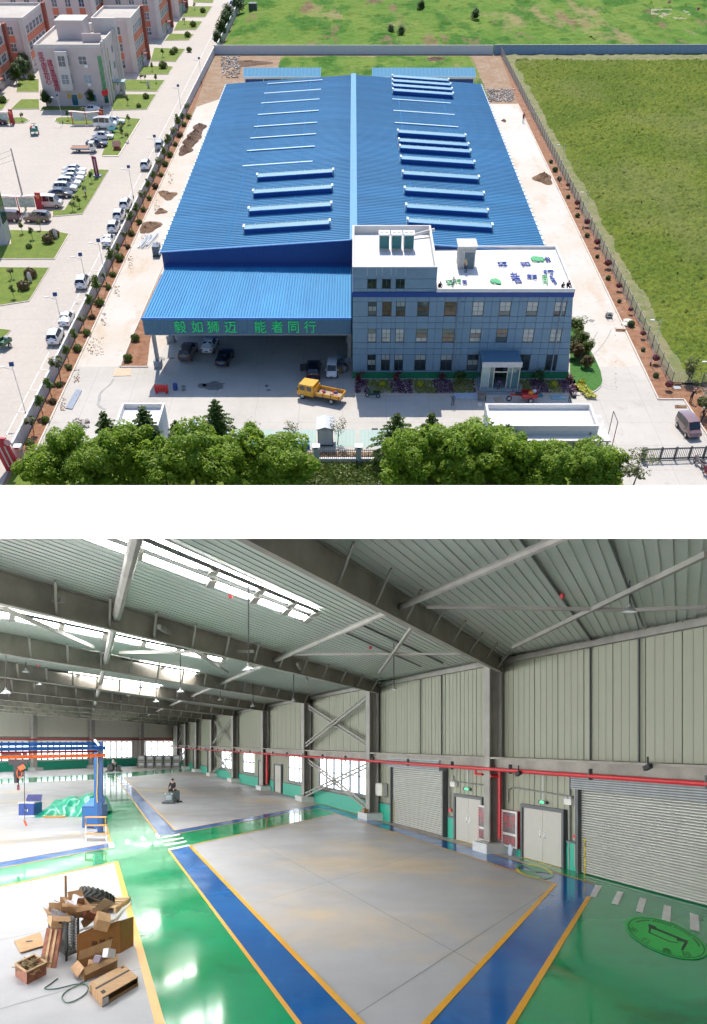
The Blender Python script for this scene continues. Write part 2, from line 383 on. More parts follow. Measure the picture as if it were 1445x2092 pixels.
terrain('meadow_grass',lambda Y:(-41+0*Y,175+0*Y),336,470,330,230,lambda X,Y,u,v:edge(u,v)*(.05+vnoise(X,Y,9,1)*.9+vnoise(X,Y,2.2,2)*.7+vnoise(X,Y,.8,3)*.4),meadow_m)
terrain('meadow_grass',lambda Y:(-22+0*Y,np.where(Y<284,27.0,36.0)),244,332,130,170,lambda X,Y,u,v:edge(u,v)*(.05+vnoise(X,Y,4,4)*.5+vnoise(X,Y,1,5)*.4),meadow_m)
crop_m=layered('crop leaves',(0.11,0.155,0.02),[((0.16,0.195,0.028),.05,.42,.6,(1,1,1),.9),((0.045,0.085,0.02),1.4,.48,.62,(1,1,1),.8),((0.20,0.25,0.05),2.8,.58,.68,(1,1,1),.9),((0.18,0.19,0.07),.02,.5,.66,(2,1,1),.5)],0.9,bump=1.0,bsc=5,spec=.08)
drycrop_m=layered('dry field edge',(0.21,0.20,0.085),[((0.13,0.17,0.045),.3,.42,.6,(1,1,1),.8),((0.28,0.22,0.13),.5,.5,.66,(1,1,1),.7),((0.33,0.27,0.18),2,.58,.7,(1,1,1),.5)],0.95,bump=0.8,bsc=5)
fx=lambda Y:44.9+(335-Y)*.0037
# the field steps back round the corner of the bed near the gate
terrain('field_margin',lambda Y:(np.where(Y<122.5,51.5+0*Y,fx(Y)+.2),np.where(Y<122.5,55+0*Y,fx(Y)+5)),104,334,26,300,lambda X,Y,u,v:vnoise(X,Y,.9,8)*.25+.02,drycrop_m)
terrain('crop_field',lambda Y:(np.where(Y<122.5,53.5,fx(Y)+2.2+1.2*vnoise(Y,Y*0,5,6)),118+0*Y),104,325,200,560,lambda X,Y,u,v:.08+np.clip(u*60,0,1)*(vnoise(X,Y,.55,9)*.55+RNG.random(X.shape)*.5+vnoise(X,Y,6,10)*.15),crop_m)
terrain('field_margin',lambda Y:(45.2+0*Y,118+0*Y),322,334.6,120,22,lambda X,Y,u,v:edge(u,v)*(vnoise(X,Y,1.4,8)*.5+.02),drycrop_m)

def heap(name,cx,cyy,rx,ry,h,mat,label,cat,n=16,group=None,kind=None):
    c=G(cx,cyy);k=60/0.668/1
    rX,rY=rx/pm(cyy),abs(G(cx,cyy-ry).y-c.y)
    b=B()
    def f(u,v):
        a=2*math.pi*u;r=v*(1+.25*math.sin(3*a+cx)*(v));q=max(0,1-v)**.8
        return(c.x+rX*r*math.cos(a),c.y+rY*r*math.sin(a),q*h*(1+random.uniform(-.25,.25))+0.01)
    b.grid(f,n,6)
    return obj(name,b,mat,label=label,cat=cat,group=group,kind=kind,origin=(c.x,c.y,0))
soilheap=M('dug soil',(0.20,0.115,0.065),0.95,var=.35,sc=3,bump=1,bsc=6)
brownheap=M('brown soil heap',(0.14,0.08,0.05),0.95,var=.35,sc=2,bump=1,bsc=5)
for i,(x,y,rx,ry,h)in enumerate(((408,262,13,8,1.0),(400,276,15,9,1.2),(389,292,15,9,1.2),(378,308,14,9,1.1))):
    heap('soil_heap',x,y,rx,ry,h,brownheap,f'dark brown dug soil heap beside the left kerb, {["farthest", "second farthest", "second nearest", "nearest"][i]} of its row of four','soil heap',group='dark soil heaps along the left kerb')
for i,(x,y,rx,ry,h)in enumerate(((345,400,16,8,.5),(329,432,12,6,.5),(308,463,20,11,.8),(296,470,12,6,.6),(333,394,10,5,.4))):
    heap('soil_heap',x,y,rx,ry,h,soilheap,'reddish soil on the side path, '+['nearly level with the first roof vent','between two larger heaps','just above the bundle of steel pipes, the broadest','beside the broad heap, nearer the wall','farthest from the canopy'][i],'soil heap',group='reddish soil patches on the side path')
heap('soil_heap',1111,366,19,10,1.2,soilheap,'round brown soil heap alone on the right service path','soil heap',n=22)
heap('soil_heap',1030,247,5,2.5,.4,brownheap,'small dark soil patch near the far end of the right path','soil heap')
# rubble at the far ends
rub=M('broken rubble',(0.45,0.40,0.36),0.95,var=.3,sc=2)
def rubble(x0,y0,x1,y1,n,smin,smax,mat,name='rubble'):
    b=B()
    for _ in range(n):
        p=G(random.uniform(x0,x1),random.uniform(y0,y1));s_=random.uniform(smin,smax)
        b.box((p.x,p.y,s_*.25),(s_,s_*random.uniform(.4,1),s_*.5),random.uniform(0,3),(random.uniform(-.4,.4),random.uniform(-.4,.4),0))
    return obj(name,b,mat,kind='stuff',origin=(0,0,0))
rubble(995,182,1050,208,420,.15,.5,rub)
rubble(452,114,490,160,260,.15,.6,rub)
rubble(150,858,182,874,70,.15,.6,rub)
rubble(188,690,212,726,70,.04,.16,M('dry crumbs',(.36,.23,.14),.95,var=.3),'soil_crumbs')
for k in range(9):
    y0=350+k*58;xk=352-(y0-330)*.474
    rubble(xk+1,y0,xk+12,y0+26,34,.05,.2,MATS['dry crumbs'],'soil_crumbs')
rubble(1255,560,1262,800,40,.04,.14,MATS['dry crumbs'],'soil_crumbs')
for i,(x,y,rx,ry,hh)in enumerate(((510,129,40,6,.6),(890,125,44,6,.9),(1115,88,34,6,1.0),(1205,85,40,5,1.2),(680,75,40,6,.7),(655,87,50,5,.7))):
    heap('soil_heap',x,y,rx,ry,hh,brownheap,'low brown earth mound '+['behind the left blue shed','behind the right blue shed','just beyond the back wall right of its colour change','beyond the back wall, farthest right','in the meadow above the centre of the hall roof','against the back wall above the hall roof'][i],'earth mound',n=24)
# pale strip of stacked sacks and little flags on the far field
for i,(x,y,c)in enumerate(((1327,13,(.75,.7,.05)),(1363,13,(.7,.1,.3)),(1397,18,(.75,.7,.05)),(1422,27,(.7,.05,.12)),(1437,4,(.7,.05,.05)),(1229,6,(.7,.1,.1)))):
    p=G(x,y+4);t=thing('marker_flag',p,'small '+['yellow flag left of the pale netting','pink flag above the pale netting','yellow flag above the right end of the netting','dark pink flag right of the netting','red flag in the far right corner of the field','red flag far left of the netting'][i],'flag','marker flags on the far field')
    obj('flag_pole',B().tube((0,0,0),(0,0,2.2),.05),steel,t,local=1)
    obj('flag_cloth',B().box((.4,0,1.8),(.8,.04,.7)),M('flag cloth%d'%i,c,.8),t,local=1)
b=B()
for r in range(16):
    q=[G(1329,27+r*1.3),G(1420-r*1.2,27+r*1.3)]
    b.bar(q[0]+Vector((0,0,.95)),q[1]+Vector((0,0,.95)),.55,.5)
obj('crop_netting',b,M('pale netting',(.55,.46,.33),.9,var=.2,sc=4),label='pale ribbed strips of netting laid on the far field',cat='netting')

# ------------------------------------------------------------ walls and fences
wallgrey=M('wall concrete',(0.52,0.53,0.54),0.85,var=.12,sc=.6,bump=.1)
bluegrey=M('blue grey panel',(0.24,0.34,0.46),0.7,var=.12,sc=.7)
def panel_wall(name,p,q,h,n,mat,label,post=.3,th=.16,coping=True):
    p,q=Vector((p[0],p[1],0)),Vector((q[0],q[1],0));t=thing(name,(p+q)/2,label,'wall')
    d=(q-p).normalized();L=(q-p).length/n;ang=math.atan2(d.y,d.x)
    pan=B().box((0,0,h/2),(L-post+.02,th,h)).mesh('panel',mat);pst=B().box((0,0,h/2+.05),(post,th+.1,h+.1)).mesh('post',mat)
    cop=B().box((0,0,h+.04),(L-post,th+.12,.08)).mesh('coping',M('pale coping',(.66,.65,.63),.8))
    for i in range(n):
        for nm,me,k in(('panel',pan,.5),('post',pst,0),('coping',cop,.5)):
            if nm=='coping' and not coping:continue
            o=obj(nm,me,None,t);c=p+d*L*(i+k)-(p+q)/2
            o.matrix_basis=Matrix.Translation(c)@Matrix.Rotation(ang,4,'Z')
    return t
panel_wall('boundary_wall',(-43.5,103.2),(-42.4,336),1.9,58,wallgrey,'long pale concrete panel wall between the campus road and the factory yard')
panel_wall('boundary_wall',(-42.4,336),(42.6,336),2.2,26,M('pale wall panel',(.60,.62,.64),.8,var=.06),'pale concrete panel wall across the back of the site')
panel_wall('boundary_wall',(42.8,336),(190,337),2.3,60,bluegrey,'blue grey sheet wall behind the crop field',post=.18,th=.08)
panel_wall('boundary_wall',(-41.6,339),(-41.0,470),2.3,30,M('weathered wall',(.4,.39,.36),.9),'weathered wall beside the road beyond the back of the site')
# mesh fence along the field
postm=M('fence post blue black',(.05,.055,.09),.5);wirem=M('fence wire',(.42,.36,.38),.5,.3)
def mesh_fence(pts,L0,label,h=2.0,seg0=.12):
    t=thing('mesh_fence',(pts[0][0],pts[0][1],0),label,'fence');o0=Vector((pts[0][0],pts[0][1],0))
    for p,q in zip(pts,pts[1:]):
        p,q=Vector((p[0],p[1],0)),Vector((q[0],q[1],0));n=max(1,round((q-p).length/L0));L=(q-p).length/n;d=(q-p).normalized();ang=math.atan2(d.y,d.x)
        w=B()
        for i in range(13):w.box((-L/2+L*(i+.5)/13,0,h/2),(.035,.02,h-.1))
        for z in(.1,.7,1.3,h-.05):w.box((0,0,z),(L,.035,.035))
        me=w.mesh('mesh_panel',wirem);pme=B().box((0,0,h/2+.05),(.09,.09,h+.1)).mesh('post',postm)
        for i in range(n):
            for nm,m_,k in(('mesh_panel',me,.5),('post',pme,0)):
                o=obj(nm,m_,None,t);o.matrix_basis=Matrix.Translation(p+d*L*(i+k)-o0)@Matrix.Rotation(ang,4,'Z')
mesh_fence([(44.8,335.5),(45.5,122.4),(49.8,122.2),(51.3,104)],3.0,'wire mesh fence with dark posts between the service path and the crop field')

# =================================================================== factory hall
blue=layered('blue roof sheet',(0.03,0.18,0.36),[((0.045,0.225,0.43),.08,.42,.62,(1,1,1),.8),((0.02,0.145,0.31),.4,.5,.72,(.25,2,1),.6),((.08,.28,.48),.35,.56,.75,(.12,3,1),.5)],0.6,spec=.2,orand=.07)
blue2=layered('pale blue canopy sheet',(0.035,0.25,0.49),[((0.05,0.31,0.56),.12,.45,.65,(1,.4,1),.7),((0.03,0.20,0.43),.7,.5,.68,(1,.2,1),.5)],0.6,spec=.2,orand=.04)
ridgem=M('pale blue ridge',(0.15,0.34,0.58),0.7,var=.1,spec=.2)
bwall=M('blue wall sheet',(0.02,0.07,0.26),0.5,var=.1)
hall=thing('factory_hall',(0,140,0),'large blue metal-roofed factory hall with a pale ridge running away','factory building')
YF,YB,ZE,ZR,HX=140.0,241.0,11.7,13.35,28.2
hz=lambda x:ZR-(ZR-ZE)*abs(x)/HX
for sgn in(-1,1):                                   # each roof slope: sheets with raised ribs
    n_sheet=20;L=(YB-YF)/n_sheet
    b=B();ry=[]
    per=.72;nr=int(L/per);L2=L/nr
    prof=[]
    for i in range(nr):prof+=[(i*L2,0),(i*L2+.10,.09),(i*L2+.2,.09),(i*L2+.3,0)]
    prof.append((L,0))
    vs=[(sgn*(HX+.25)*u,y,-(ZR-ZE)*u*(1+.25/HX)+z)for u in(0.0,1.0)for y,z in prof]
    m_=len(prof);fs=[(i,i+1,m_+i+1,m_+i)if sgn>0 else(m_+i,m_+i+1,i+1,i)for i in range(m_-1)]
    fs=[f[::-1]for f in fs]
    me=B().add(vs,fs).mesh('roof_sheet',blue)
    for k in range(n_sheet):
        o=obj('roof_sheet',me,None,hall);o.matrix_basis=Matrix.Translation((0,k*L,ZR))
b=B()
for s_ in(-1,1):b.slab([(0,YF-.3,ZR+.16),(0,YB+.3,ZR+.16),(s_*.55,YB+.3,ZR+.12),(s_*.55,YF-.3,ZR+.12)],(0,0,.05))
obj('ridge_cap',b,ridgem,hall)
for s_ in(-1,1):
    for u in(9.4,18.8):obj('sheet_lap',B().bar((s_*u,YF,hz(u)+.075),(s_*u,YB,hz(u)+.075),.12,.05),M('lap seam',(.025,.18,.40),.8,spec=.1),hall)
# walls with vertical ribs
b=B()
b.slab([(-HX,YF,0),(-HX,YF,ZE-.1),(0,YF,ZR-.1),(HX,YF,ZE-.1),(HX,YF,0)],(0,.2,0))
x=-HX
while x<0:
    b.slab([(x,YF-.06,7),(x+.18,YF-.06,7),(x+.18,YF-.06,hz(x)-.15),(x,YF-.06,hz(x)-.15)],(0,.058,0));x+=.6
obj('front_wall',b,bwall,hall)
obj('side_wall',B().mm((-HX,YF+.2,0),(-HX+.2,YB,ZE-.12)),M('side wall sheet',(.30,.36,.42),.6),hall)
obj('side_wall',B().mm((HX-.2,YF+.2,0),(HX,YB,ZE-.12)),MATS['side wall sheet'],hall)
obj('rear_wall',B().slab([(-HX+.2,YB,0),(-HX+.2,YB,ZE-.1),(0,YB,ZR-.1),(HX-.2,YB,ZE-.1),(HX-.2,YB,0)],(0,-.2,0)),MATS['side wall sheet'],hall)
for s_ in(-1,1):
    obj('gutter',B().mm((s_*(HX+.02),YF-.2,ZE-.25),(s_*(HX+.42),YB,ZE-.02)),M('gutter steel',(.55,.60,.66),.4,.5),hall)
    bm_=B().mm((-.1,-.1,-.08),(.22,.1,.1)).mesh('gutter_bracket',white)
    for i in range(50):
        o=obj('gutter_bracket',bm_,None,hall);o.matrix_basis=Matrix.Translation((s_*(HX+.32),i*2.02+1,ZE))
obj('verge_trim',B().bar((-HX-.3,YF-.1,ZE+.02),(0,YF-.1,ZR+.04),.2,.14).bar((0,YF-.1,ZR+.04),(HX+.3,YF-.1,ZE+.02),.2,.14),M('verge blue',(.10,.28,.6),.5),hall)
# translucent strips, left slope: 8, right: 3
lightstrip=M('translucent roof strip',(0.55,0.72,0.82),0.4,var=.05)
def onroof(x,y):
    z=ZE
    for _ in range(12):
        p=G(x,y,z);z=hz(p.x)
    return G(x,y,z)
for(x0,y0,x1,y1)in((547,172,659,165),(540,192,656,184),(534,212,653,204),(527,236,651,227),(519.5,261,648,251),(512,284,646,275),(505,310,643,300),(496,341,639,331),(802,204,921,212),(804,227,929,236),(807,252,936.5,261)):
    p,q=onroof(x0,y0),onroof(x1,y1);yy=(p.y+q.y)/2
    obj('skylight_strip',B().bar((p.x,yy,hz(p.x)+.16),(q.x,yy,hz(q.x)+.16),.45,.08),lightstrip,hall)
# raised roof vents
ventblue=M('vent blue',(0.015,0.065,0.30),0.45,var=.08);ventpale=M('vent ridge',(.10,.32,.50),.6,var=.05);ventglass=M('vent louvre glass',(.02,.13,.17),.2,var=.2)
VN=0
def vent(x0,y0,x1,y1,left):
    global VN
    p,q=onroof(x0,y0),onroof(x1,y1);yy=(p.y+q.y)/2;p=Vector((p.x,yy,hz(p.x)));q=Vector((q.x,yy,hz(q.x)))
    if p.x>q.x:p,q=q,p
    VN+=1
    side='left' if left else 'right'
    t=thing('roof_vent',p,f'long blue ridge vent on the {side} roof slope, {ORD[(4 if left else 12) - VN if left else 16 - VN]} counted from the front gable','roof vent',f'ridge vents on the {side} slope')
    L=(q-p).length;a=math.atan2(q.z-p.z,q.x-p.x)
    t.matrix_basis=Matrix.Translation(p)@Matrix.Rotation(-a,4,'Y')
    obj('vent_body',B().slab([(0,-.75,0),(0,-.85,.7),(0,.85,.7),(0,.75,0)],(L,0,0)),ventblue,t,local=1)
    obj('vent_ridge',B().slab([(-.05,-.98,.70),(-.05,-.98,.80),(-.05,-.25,1.02),(-.05,-.25,.92)],(L+.1,0,0)),ventpale,t,local=1)
    obj('vent_glazing',B().slab([(0,-.22,.93),(0,.95,.80),(0,.95,.72),(0,-.22,.72)],(L,0,0)),ventglass,t,local=1)
    n=8;bb=B()
    me=B().bar((0,-.2,.99),(0,.98,.86),.07,.05).mesh('glazing_bar',ventpale)
    for i in range(n+1):
        o=obj('glazing_bar',me,None,t);o.matrix_basis=Matrix.Translation((L*i/n,0,0))
    me=B().mm((-.3,-.55,.15),(-.02,.5,1.02)).mesh('end_cap',white);me2=B().slab([(-.16,-.35,0),(-.16,-1.15,0),(-.16,-.6,.75),(-.16,-.4,.75)],(.1,0,0)).mesh('end_bracket',ventpale)
    for xx in(0,L+.32):
        o=obj('end_cap',me,None,t);o.matrix_basis=Matrix.Translation((xx,0,0));o=obj('end_bracket',me2,None,t);o.matrix_basis=Matrix.Translation((xx,0,0))
for v in((529,369,680,358),(521,402,678,391),(512,438,676,427),(502,476,673,463)):vent(*v,True)
for v in((803,164,914,171),(803,173,918,180),(803,183,921,189),(804,193,923,199),(814,278,948,286),(816,296,954,304),(818,310,958,317),(820,332,966,341),(824,363,975,372),(828,396,985,406),(831,431,993,441),(834,461,1002,471)):vent(*v,False)
# two low sheds behind
for(x0,x1,lab)in((497,655,'low pale blue roofed shed behind the left half of the hall'),(761,972,'low pale blue roofed shed behind the right half of the hall')):
    p,q=G(x0,158,4.0),G(x1,158,4.0);yb=G(x0,139,5.2).y
    t=thing('low_shed',(p.x,p.y,0),lab,'shed')
    obj('wall',B().mm((p.x+.3,p.y+.4,0),(q.x-.3,yb-.4,3.9)),bwall,t)
    obj('roof',B().slab([(p.x,p.y,4.0),(q.x,p.y,4.0),(q.x,yb,5.2),(p.x,yb,5.2)],(0,0,.12)),M('shed roof blue',(.13,.30,.45),.9,var=.1,spec=.05),t)
    n=int((q.x-p.x)/1.0);me=B().bar((0,0,4.16),(0,yb-p.y,5.36),.12,.1).mesh('roof_rib',M('shed rib',(.19,.38,.52),.9,spec=.05))
    for i in range(n+1):
        o=obj('roof_rib',me,None,t);o.matrix_basis=Matrix.Translation((i*(q.x-p.x)/n,0,0))
    obj('eave_trim',B().mm((p.x,p.y-.12,3.7),(q.x,p.y,4.15)),white,t)
    for i in range(5):obj('post',B().mm((p.x+.3+i*(q.x-p.x-.8)/4,p.y+.1,0),(p.x+.5+i*(q.x-p.x-.8)/4,p.y+.3,3.8)),white,t)

# ------------------------------------------------------------ drive-through canopy
can=thing('loading_canopy',(-15,128,0),'blue ribbed canopy with green lettering on its grey fascia, over the parked cars','canopy')
CF,CZ,CB_,CZB=125.3,8.3,139.9,10.0
xl0,xl1=V(290,650,CF).x,V(340,541,CB_).x
def cpt(u,v,dz=0): # u across 0..1 (left..right), v front..back
    return((xl0+(xl1-xl0)*v)*(1-u)+(-.3)*u,CF+(CB_-CF)*v,CZ+(CZB-CZ)*v+dz)
obj('roof_deck',B().slab([cpt(0,0,-.12),cpt(1,0,-.12),cpt(1,1,-.12),cpt(0,1,-.12)],(0,0,.1)),blue2,can)
ns=12
for k in range(ns):
    b=B();nr=6
    for i in range(nr):
        u0=(k+i/nr)/ns;w=1/(ns*nr)
        a=[cpt(u0+w*q,v,z)for v in(0,.955)for q,z in((0,0),(.55,0),(.7,.10),(.85,.10),(1,0))]
        b.add(a,[(j,j+1,j+6,j+5)for j in range(4)])
    obj('roof_sheet',b,blue2,can)
obj('flashing',B().slab([cpt(0,.95,.02),cpt(1,.95,.02),cpt(1,1,.12),cpt(0,1,.12)],(0,0,.12)),bwall,can)
obj('front_trim',B().mm((xl0-.1,CF-.14,CZ-.18),(-.3,CF+.1,CZ+.12)),M('trim blue',(.03,.2,.55),.5),can)
fas=M('fascia slate blue',(0.07,0.17,0.27),0.6,var=.08)
ZB_=6.1;nb=14;Lx=(-.3-xl0)/nb
for k in range(nb):
    b=B().mm((xl0+k*Lx,CF,ZB_),(xl0+(k+1)*Lx-.02,CF+.15,CZ-.18))
    for i in range(4):b.mm((xl0+k*Lx+i*Lx/4+.1,CF-.05,ZB_),(xl0+k*Lx+i*Lx/4+.3,CF-.001,CZ-.19))
    obj('fascia_panel',b,fas,can)
obj('drip_edge',B().mm((xl0,CF-.1,ZB_-.08),(-.3,CF+.16,ZB_)),M('drip edge',(.35,.37,.36),.6),can)
obj('side_fascia',B().slab([(xl0,CF+.16,ZB_),(xl1,CB_,ZB_+1.7),(xl1,CB_,CZB-.15),(xl0,CF+.16,CZ-.15)],(.1,0,0)),fas,can)
signgreen=M('green sign letters',(0.03,0.80,0.25),0.45,var=.05)
for ch,x in zip('毅如狮迈能者同行',(368.5,403.5,436,471,532,567,600,634)):
    p=V(x,669.5,CF-.1)
    obj('character',letters(ch,1.75,p,(1,0,0),(0,0,1),.14),signgreen,can)
colm=M('grey canopy column',(.42,.44,.46),.6)
for xx,yy in((-28.9,128.6),(-.6,128.6),(-28.2,137),(-.6,137)):
    c=B();c.box((xx,yy,3.9),(.5,.12,7.4)).box((xx-.19,yy,3.9),(.12,.5,7.4)).box((xx+.19,yy,3.9),(.12,.5,7.4));obj('column',c,colm,can)
    obj('column_base',B().box((xx,yy,.5),(1.1,1.1,1.0)),M('base grey',(.30,.33,.36),.8),can)

# ------------------------------------------------------------ office block
off=thing('office_building',(15,132,0),'three storey blue grey panelled office with a white flat roof and glass porch','office building')
YO,YOB=124.5,140.0
facm=M('blue grey facade panel',(0.18,0.285,0.39),0.65,var=.07,sc=1.0)
jointm=M('dark joint',(.07,.11,.17),.8)
oz=lambda y:V(900,y,YO).z
ox=lambda x,y=690:V(x,y,YO).x
def fp(x,y,o=0.0):
    p=V(x,y,YO);return Vector((p.x,YO-o,p.z))
# body (slightly battered right flank) below the blue band, plus the higher left part
tr_,br_=ox(1172,598),ox(1161,775)
def rx_at(z):return br_+(tr_-br_)*z/12.0
zb,zt=1.05,11.45
b=B().slab([(-.1,YO+.14,zb),(rx_at(zb)-.04,YO+.14,zb),(rx_at(zt)-.04,YO+.14,zt),(-.1,YO+.14,zt)],(0,YOB-YO-.4,0))
obj('wall_core',b,jointm,off)
obj('green_plinth',B().slab([(-.2,YO-.04,0),(br_+.05,YO-.04,0),(rx_at(1.03)+.05,YO-.04,1.03),(-.2,YO-.04,1.03)],(0,YOB-YO,0)),M('green plinth',(.01,.19,.085),.5,var=.08),off)
obj('plinth_kerb',B().mm((-.2,YO-.25,0),(br_+.1,YO-.05,.16)),kerb_m,off)
band=M('deep blue band',(0.012,0.06,0.28),0.4,var=.05)
obj('blue_band',B().slab([(-.2,YO-.12,11.47),(tr_+.12,YO-.12,11.47),(tr_+.12,YO-.12,12.1),(-.2,YO-.12,12.1)],(0,YOB-YO+.15,0)),band,off)
# window table: columns (left, right at the middle row) and rows (top, bottom)
cols=[(751.5,769),(780,798.5),(807.5,826),(850,873.5),(904,928.5),(960,983),(1014,1037),(1068.5,1091),(1124,1147.5)]
rows=[(616,646),(671.5,699.5),(724,757)]
def colx(c,y):                                      # windows follow the photograph's columns on the plane
    k=1+(699.5-y)*(.00012 if c[0]>950 else 0);m=(c[0]+c[1])/2;return c
xs=sorted({720.5}|{v for c in cols for v in c}|{(cols[i][1]+cols[i+1][0])/2 for i in range(3,8)}|{1163})
X0=ox(720.5)
def cx_(x):return V(x,685,YO).x
zr=[1.07,1.55]+sorted(v for r in rows for v in(oz(r[0]),oz(r[1])))+[11.45]
zr=sorted(set([1.07]+[v for r in rows for v in(oz(r[0]),oz(r[1]))]+[(oz(rows[0][1])+oz(rows[1][0]))/2,(oz(rows[1][1])+oz(rows[2][0]))/2,11.45]))
edges=[cx_(v)for v in xs]
def inwin(xa,xb,za,zb_):
    xm,zm=(xa+xb)/2,(za+zb_)/2
    return any(cx_(c[0])-.01<xm<cx_(c[1])+.01 for c in cols)and any(oz(r[1])<zm<oz(r[0])for r in rows)
PORX=(cx_(984),cx_(1062))
for i in range(len(edges)-1):
    for j in range(len(zr)-1):
        xa,xb,za,zb_=edges[i],edges[i+1],zr[j],zr[j+1]
        if inwin(xa,xb,za,zb_):continue
        g=.02
        if i==len(edges)-2:
            b=B().slab([(xa+g,YO-.03,za+g),(rx_at(za)-g,YO-.03,za+g),(rx_at(zb_)-g,YO-.03,zb_-g),(xa+g,YO-.03,zb_-g)],(0,.168,0))
        else:b=B().mm((xa+g,YO-.03,za+g),(xb-g,YO+.138,zb_-g))
        obj('facade_panel',b,facm,off)
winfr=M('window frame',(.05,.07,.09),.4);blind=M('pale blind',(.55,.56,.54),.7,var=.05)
paneA=M('reflecting pane',(.08,.11,.12),.05,spec=1,var=.3,sc=.8);paneB=M('pane with painted reflection',(.34,.38,.38),.08,spec=1,var=.2,sc=1)  # the paler pane has a bright reflection painted into its colour
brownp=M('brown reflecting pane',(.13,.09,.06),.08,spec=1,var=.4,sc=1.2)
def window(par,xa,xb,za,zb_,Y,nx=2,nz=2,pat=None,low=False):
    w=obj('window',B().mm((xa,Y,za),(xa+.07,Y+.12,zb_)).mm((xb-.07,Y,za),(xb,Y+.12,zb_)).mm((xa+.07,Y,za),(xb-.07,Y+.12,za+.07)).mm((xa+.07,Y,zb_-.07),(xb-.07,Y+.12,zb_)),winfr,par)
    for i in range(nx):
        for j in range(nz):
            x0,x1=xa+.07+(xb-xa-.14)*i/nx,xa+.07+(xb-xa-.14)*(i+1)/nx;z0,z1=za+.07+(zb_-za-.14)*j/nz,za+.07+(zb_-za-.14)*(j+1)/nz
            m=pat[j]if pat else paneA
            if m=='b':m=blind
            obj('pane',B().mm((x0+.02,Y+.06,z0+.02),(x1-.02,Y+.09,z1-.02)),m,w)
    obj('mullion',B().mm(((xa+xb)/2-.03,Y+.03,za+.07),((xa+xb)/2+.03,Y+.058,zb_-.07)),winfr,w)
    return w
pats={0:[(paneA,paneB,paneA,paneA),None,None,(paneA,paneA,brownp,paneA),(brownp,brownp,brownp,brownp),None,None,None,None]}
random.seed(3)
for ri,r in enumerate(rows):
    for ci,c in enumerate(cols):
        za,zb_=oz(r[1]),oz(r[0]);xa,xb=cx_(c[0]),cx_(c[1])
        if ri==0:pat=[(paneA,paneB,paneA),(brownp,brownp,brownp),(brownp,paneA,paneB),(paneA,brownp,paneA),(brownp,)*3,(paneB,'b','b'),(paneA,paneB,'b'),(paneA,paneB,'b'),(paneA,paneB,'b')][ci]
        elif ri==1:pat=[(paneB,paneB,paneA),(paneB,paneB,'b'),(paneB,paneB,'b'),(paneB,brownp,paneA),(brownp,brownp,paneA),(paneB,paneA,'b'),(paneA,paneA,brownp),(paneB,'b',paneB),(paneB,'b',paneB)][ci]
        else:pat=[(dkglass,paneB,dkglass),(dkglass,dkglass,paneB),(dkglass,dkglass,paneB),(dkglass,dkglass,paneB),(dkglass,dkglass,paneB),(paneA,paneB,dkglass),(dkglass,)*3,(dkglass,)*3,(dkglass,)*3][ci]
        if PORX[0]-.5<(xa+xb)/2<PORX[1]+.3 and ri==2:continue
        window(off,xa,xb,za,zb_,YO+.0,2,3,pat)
# a window behind each side of the porch at ground level is hidden by it; the door is inside
# higher block at left: its own front wall, roof and windows
hx1=V(892.5,575,YO).x;zh=V(800,545,YO).z
obj('upper_wall',B().mm((-.12,YO+.14,12.12),(hx1-.04,YOB,zh-1.12)),jointm,off)
ux=[720.5,751,769.5,781,799,809,827.5,892.5];uz=[12.12,V(800,589.5,YO).z,V(800,569.5,YO).z,zh-.1]
for i in range(7):
    for j in range(3):
        xa,xb=cx_(ux[i])if 0 else V(ux[i],575,YO).x,V(ux[i+1],575,YO).x
        if j==1 and i in(1,3,5):window(off,xa,xb,uz[1],uz[2],YO,2,1,(dkglass,));continue
        obj('facade_panel',B().mm((xa+.02,YO-.03,uz[j]+.02),(xb-.02,YO+.138,uz[j+1]-.02)),facm,off)
par_m=M('parapet capping',(.62,.60,.58),.8,var=.06,sc=1)
roofw=layered('white roof coating',(.74,.73,.71),[((.60,.58,.55),.25,.5,.68,(1,1,1),.6),((.66,.64,.60),1.5,.5,.65,(1,1,1),.4)],.8,joints=(4.2,200,(.5,.49,.47),.03,0,0))
inner=M('parapet inside',(.45,.42,.42),.85,var=.1)
def flatroof(par,x0,x1,y0,y1,zroof,ztop,t=.28,right=None):
    obj('roof_slab',B().mm((x0+t,y0+t,zroof-.1),(x1-t,y1-t,zroof)),roofw,par)
    for a,c in(((x0,y0),(x1,y0+t)),((x0,y1-t),(x1,y1)),((x0,y0+t),(x0+t,y1-t)),((x1-t,y0+t),(x1,y1-t))):
        o=obj('parapet',B().mm((a[0],a[1],zroof-.12),(c[0],c[1],ztop)),par_m,par)
flatroof(off,-.15,hx1,YO-.02,YOB+.1,zh-1.0,zh+.02)
flatroof(off,hx1+.05,tr_+.12,YO-.1,YOB+.3,11.92+.2,12.5)
obj('white_front_edge',B().mm((hx1+.05,YO-.16,12.12),(tr_+.14,YO-.11,12.4)),white,off)
# drainpipes
for x,k in((944,0),(1156,1)):
    a=V(x,606,YO);c=V(x-(5 if k==0 else 7),755,YO);z1=11.3;x_=(a.x+c.x)/2
    obj('drainpipe',B().tube((a.x-.3,YO-.14,z1),(a.x+.2-.5,YO-.14,1.1),.09),M('downpipe blue grey',(.22,.3,.38),.5),off)
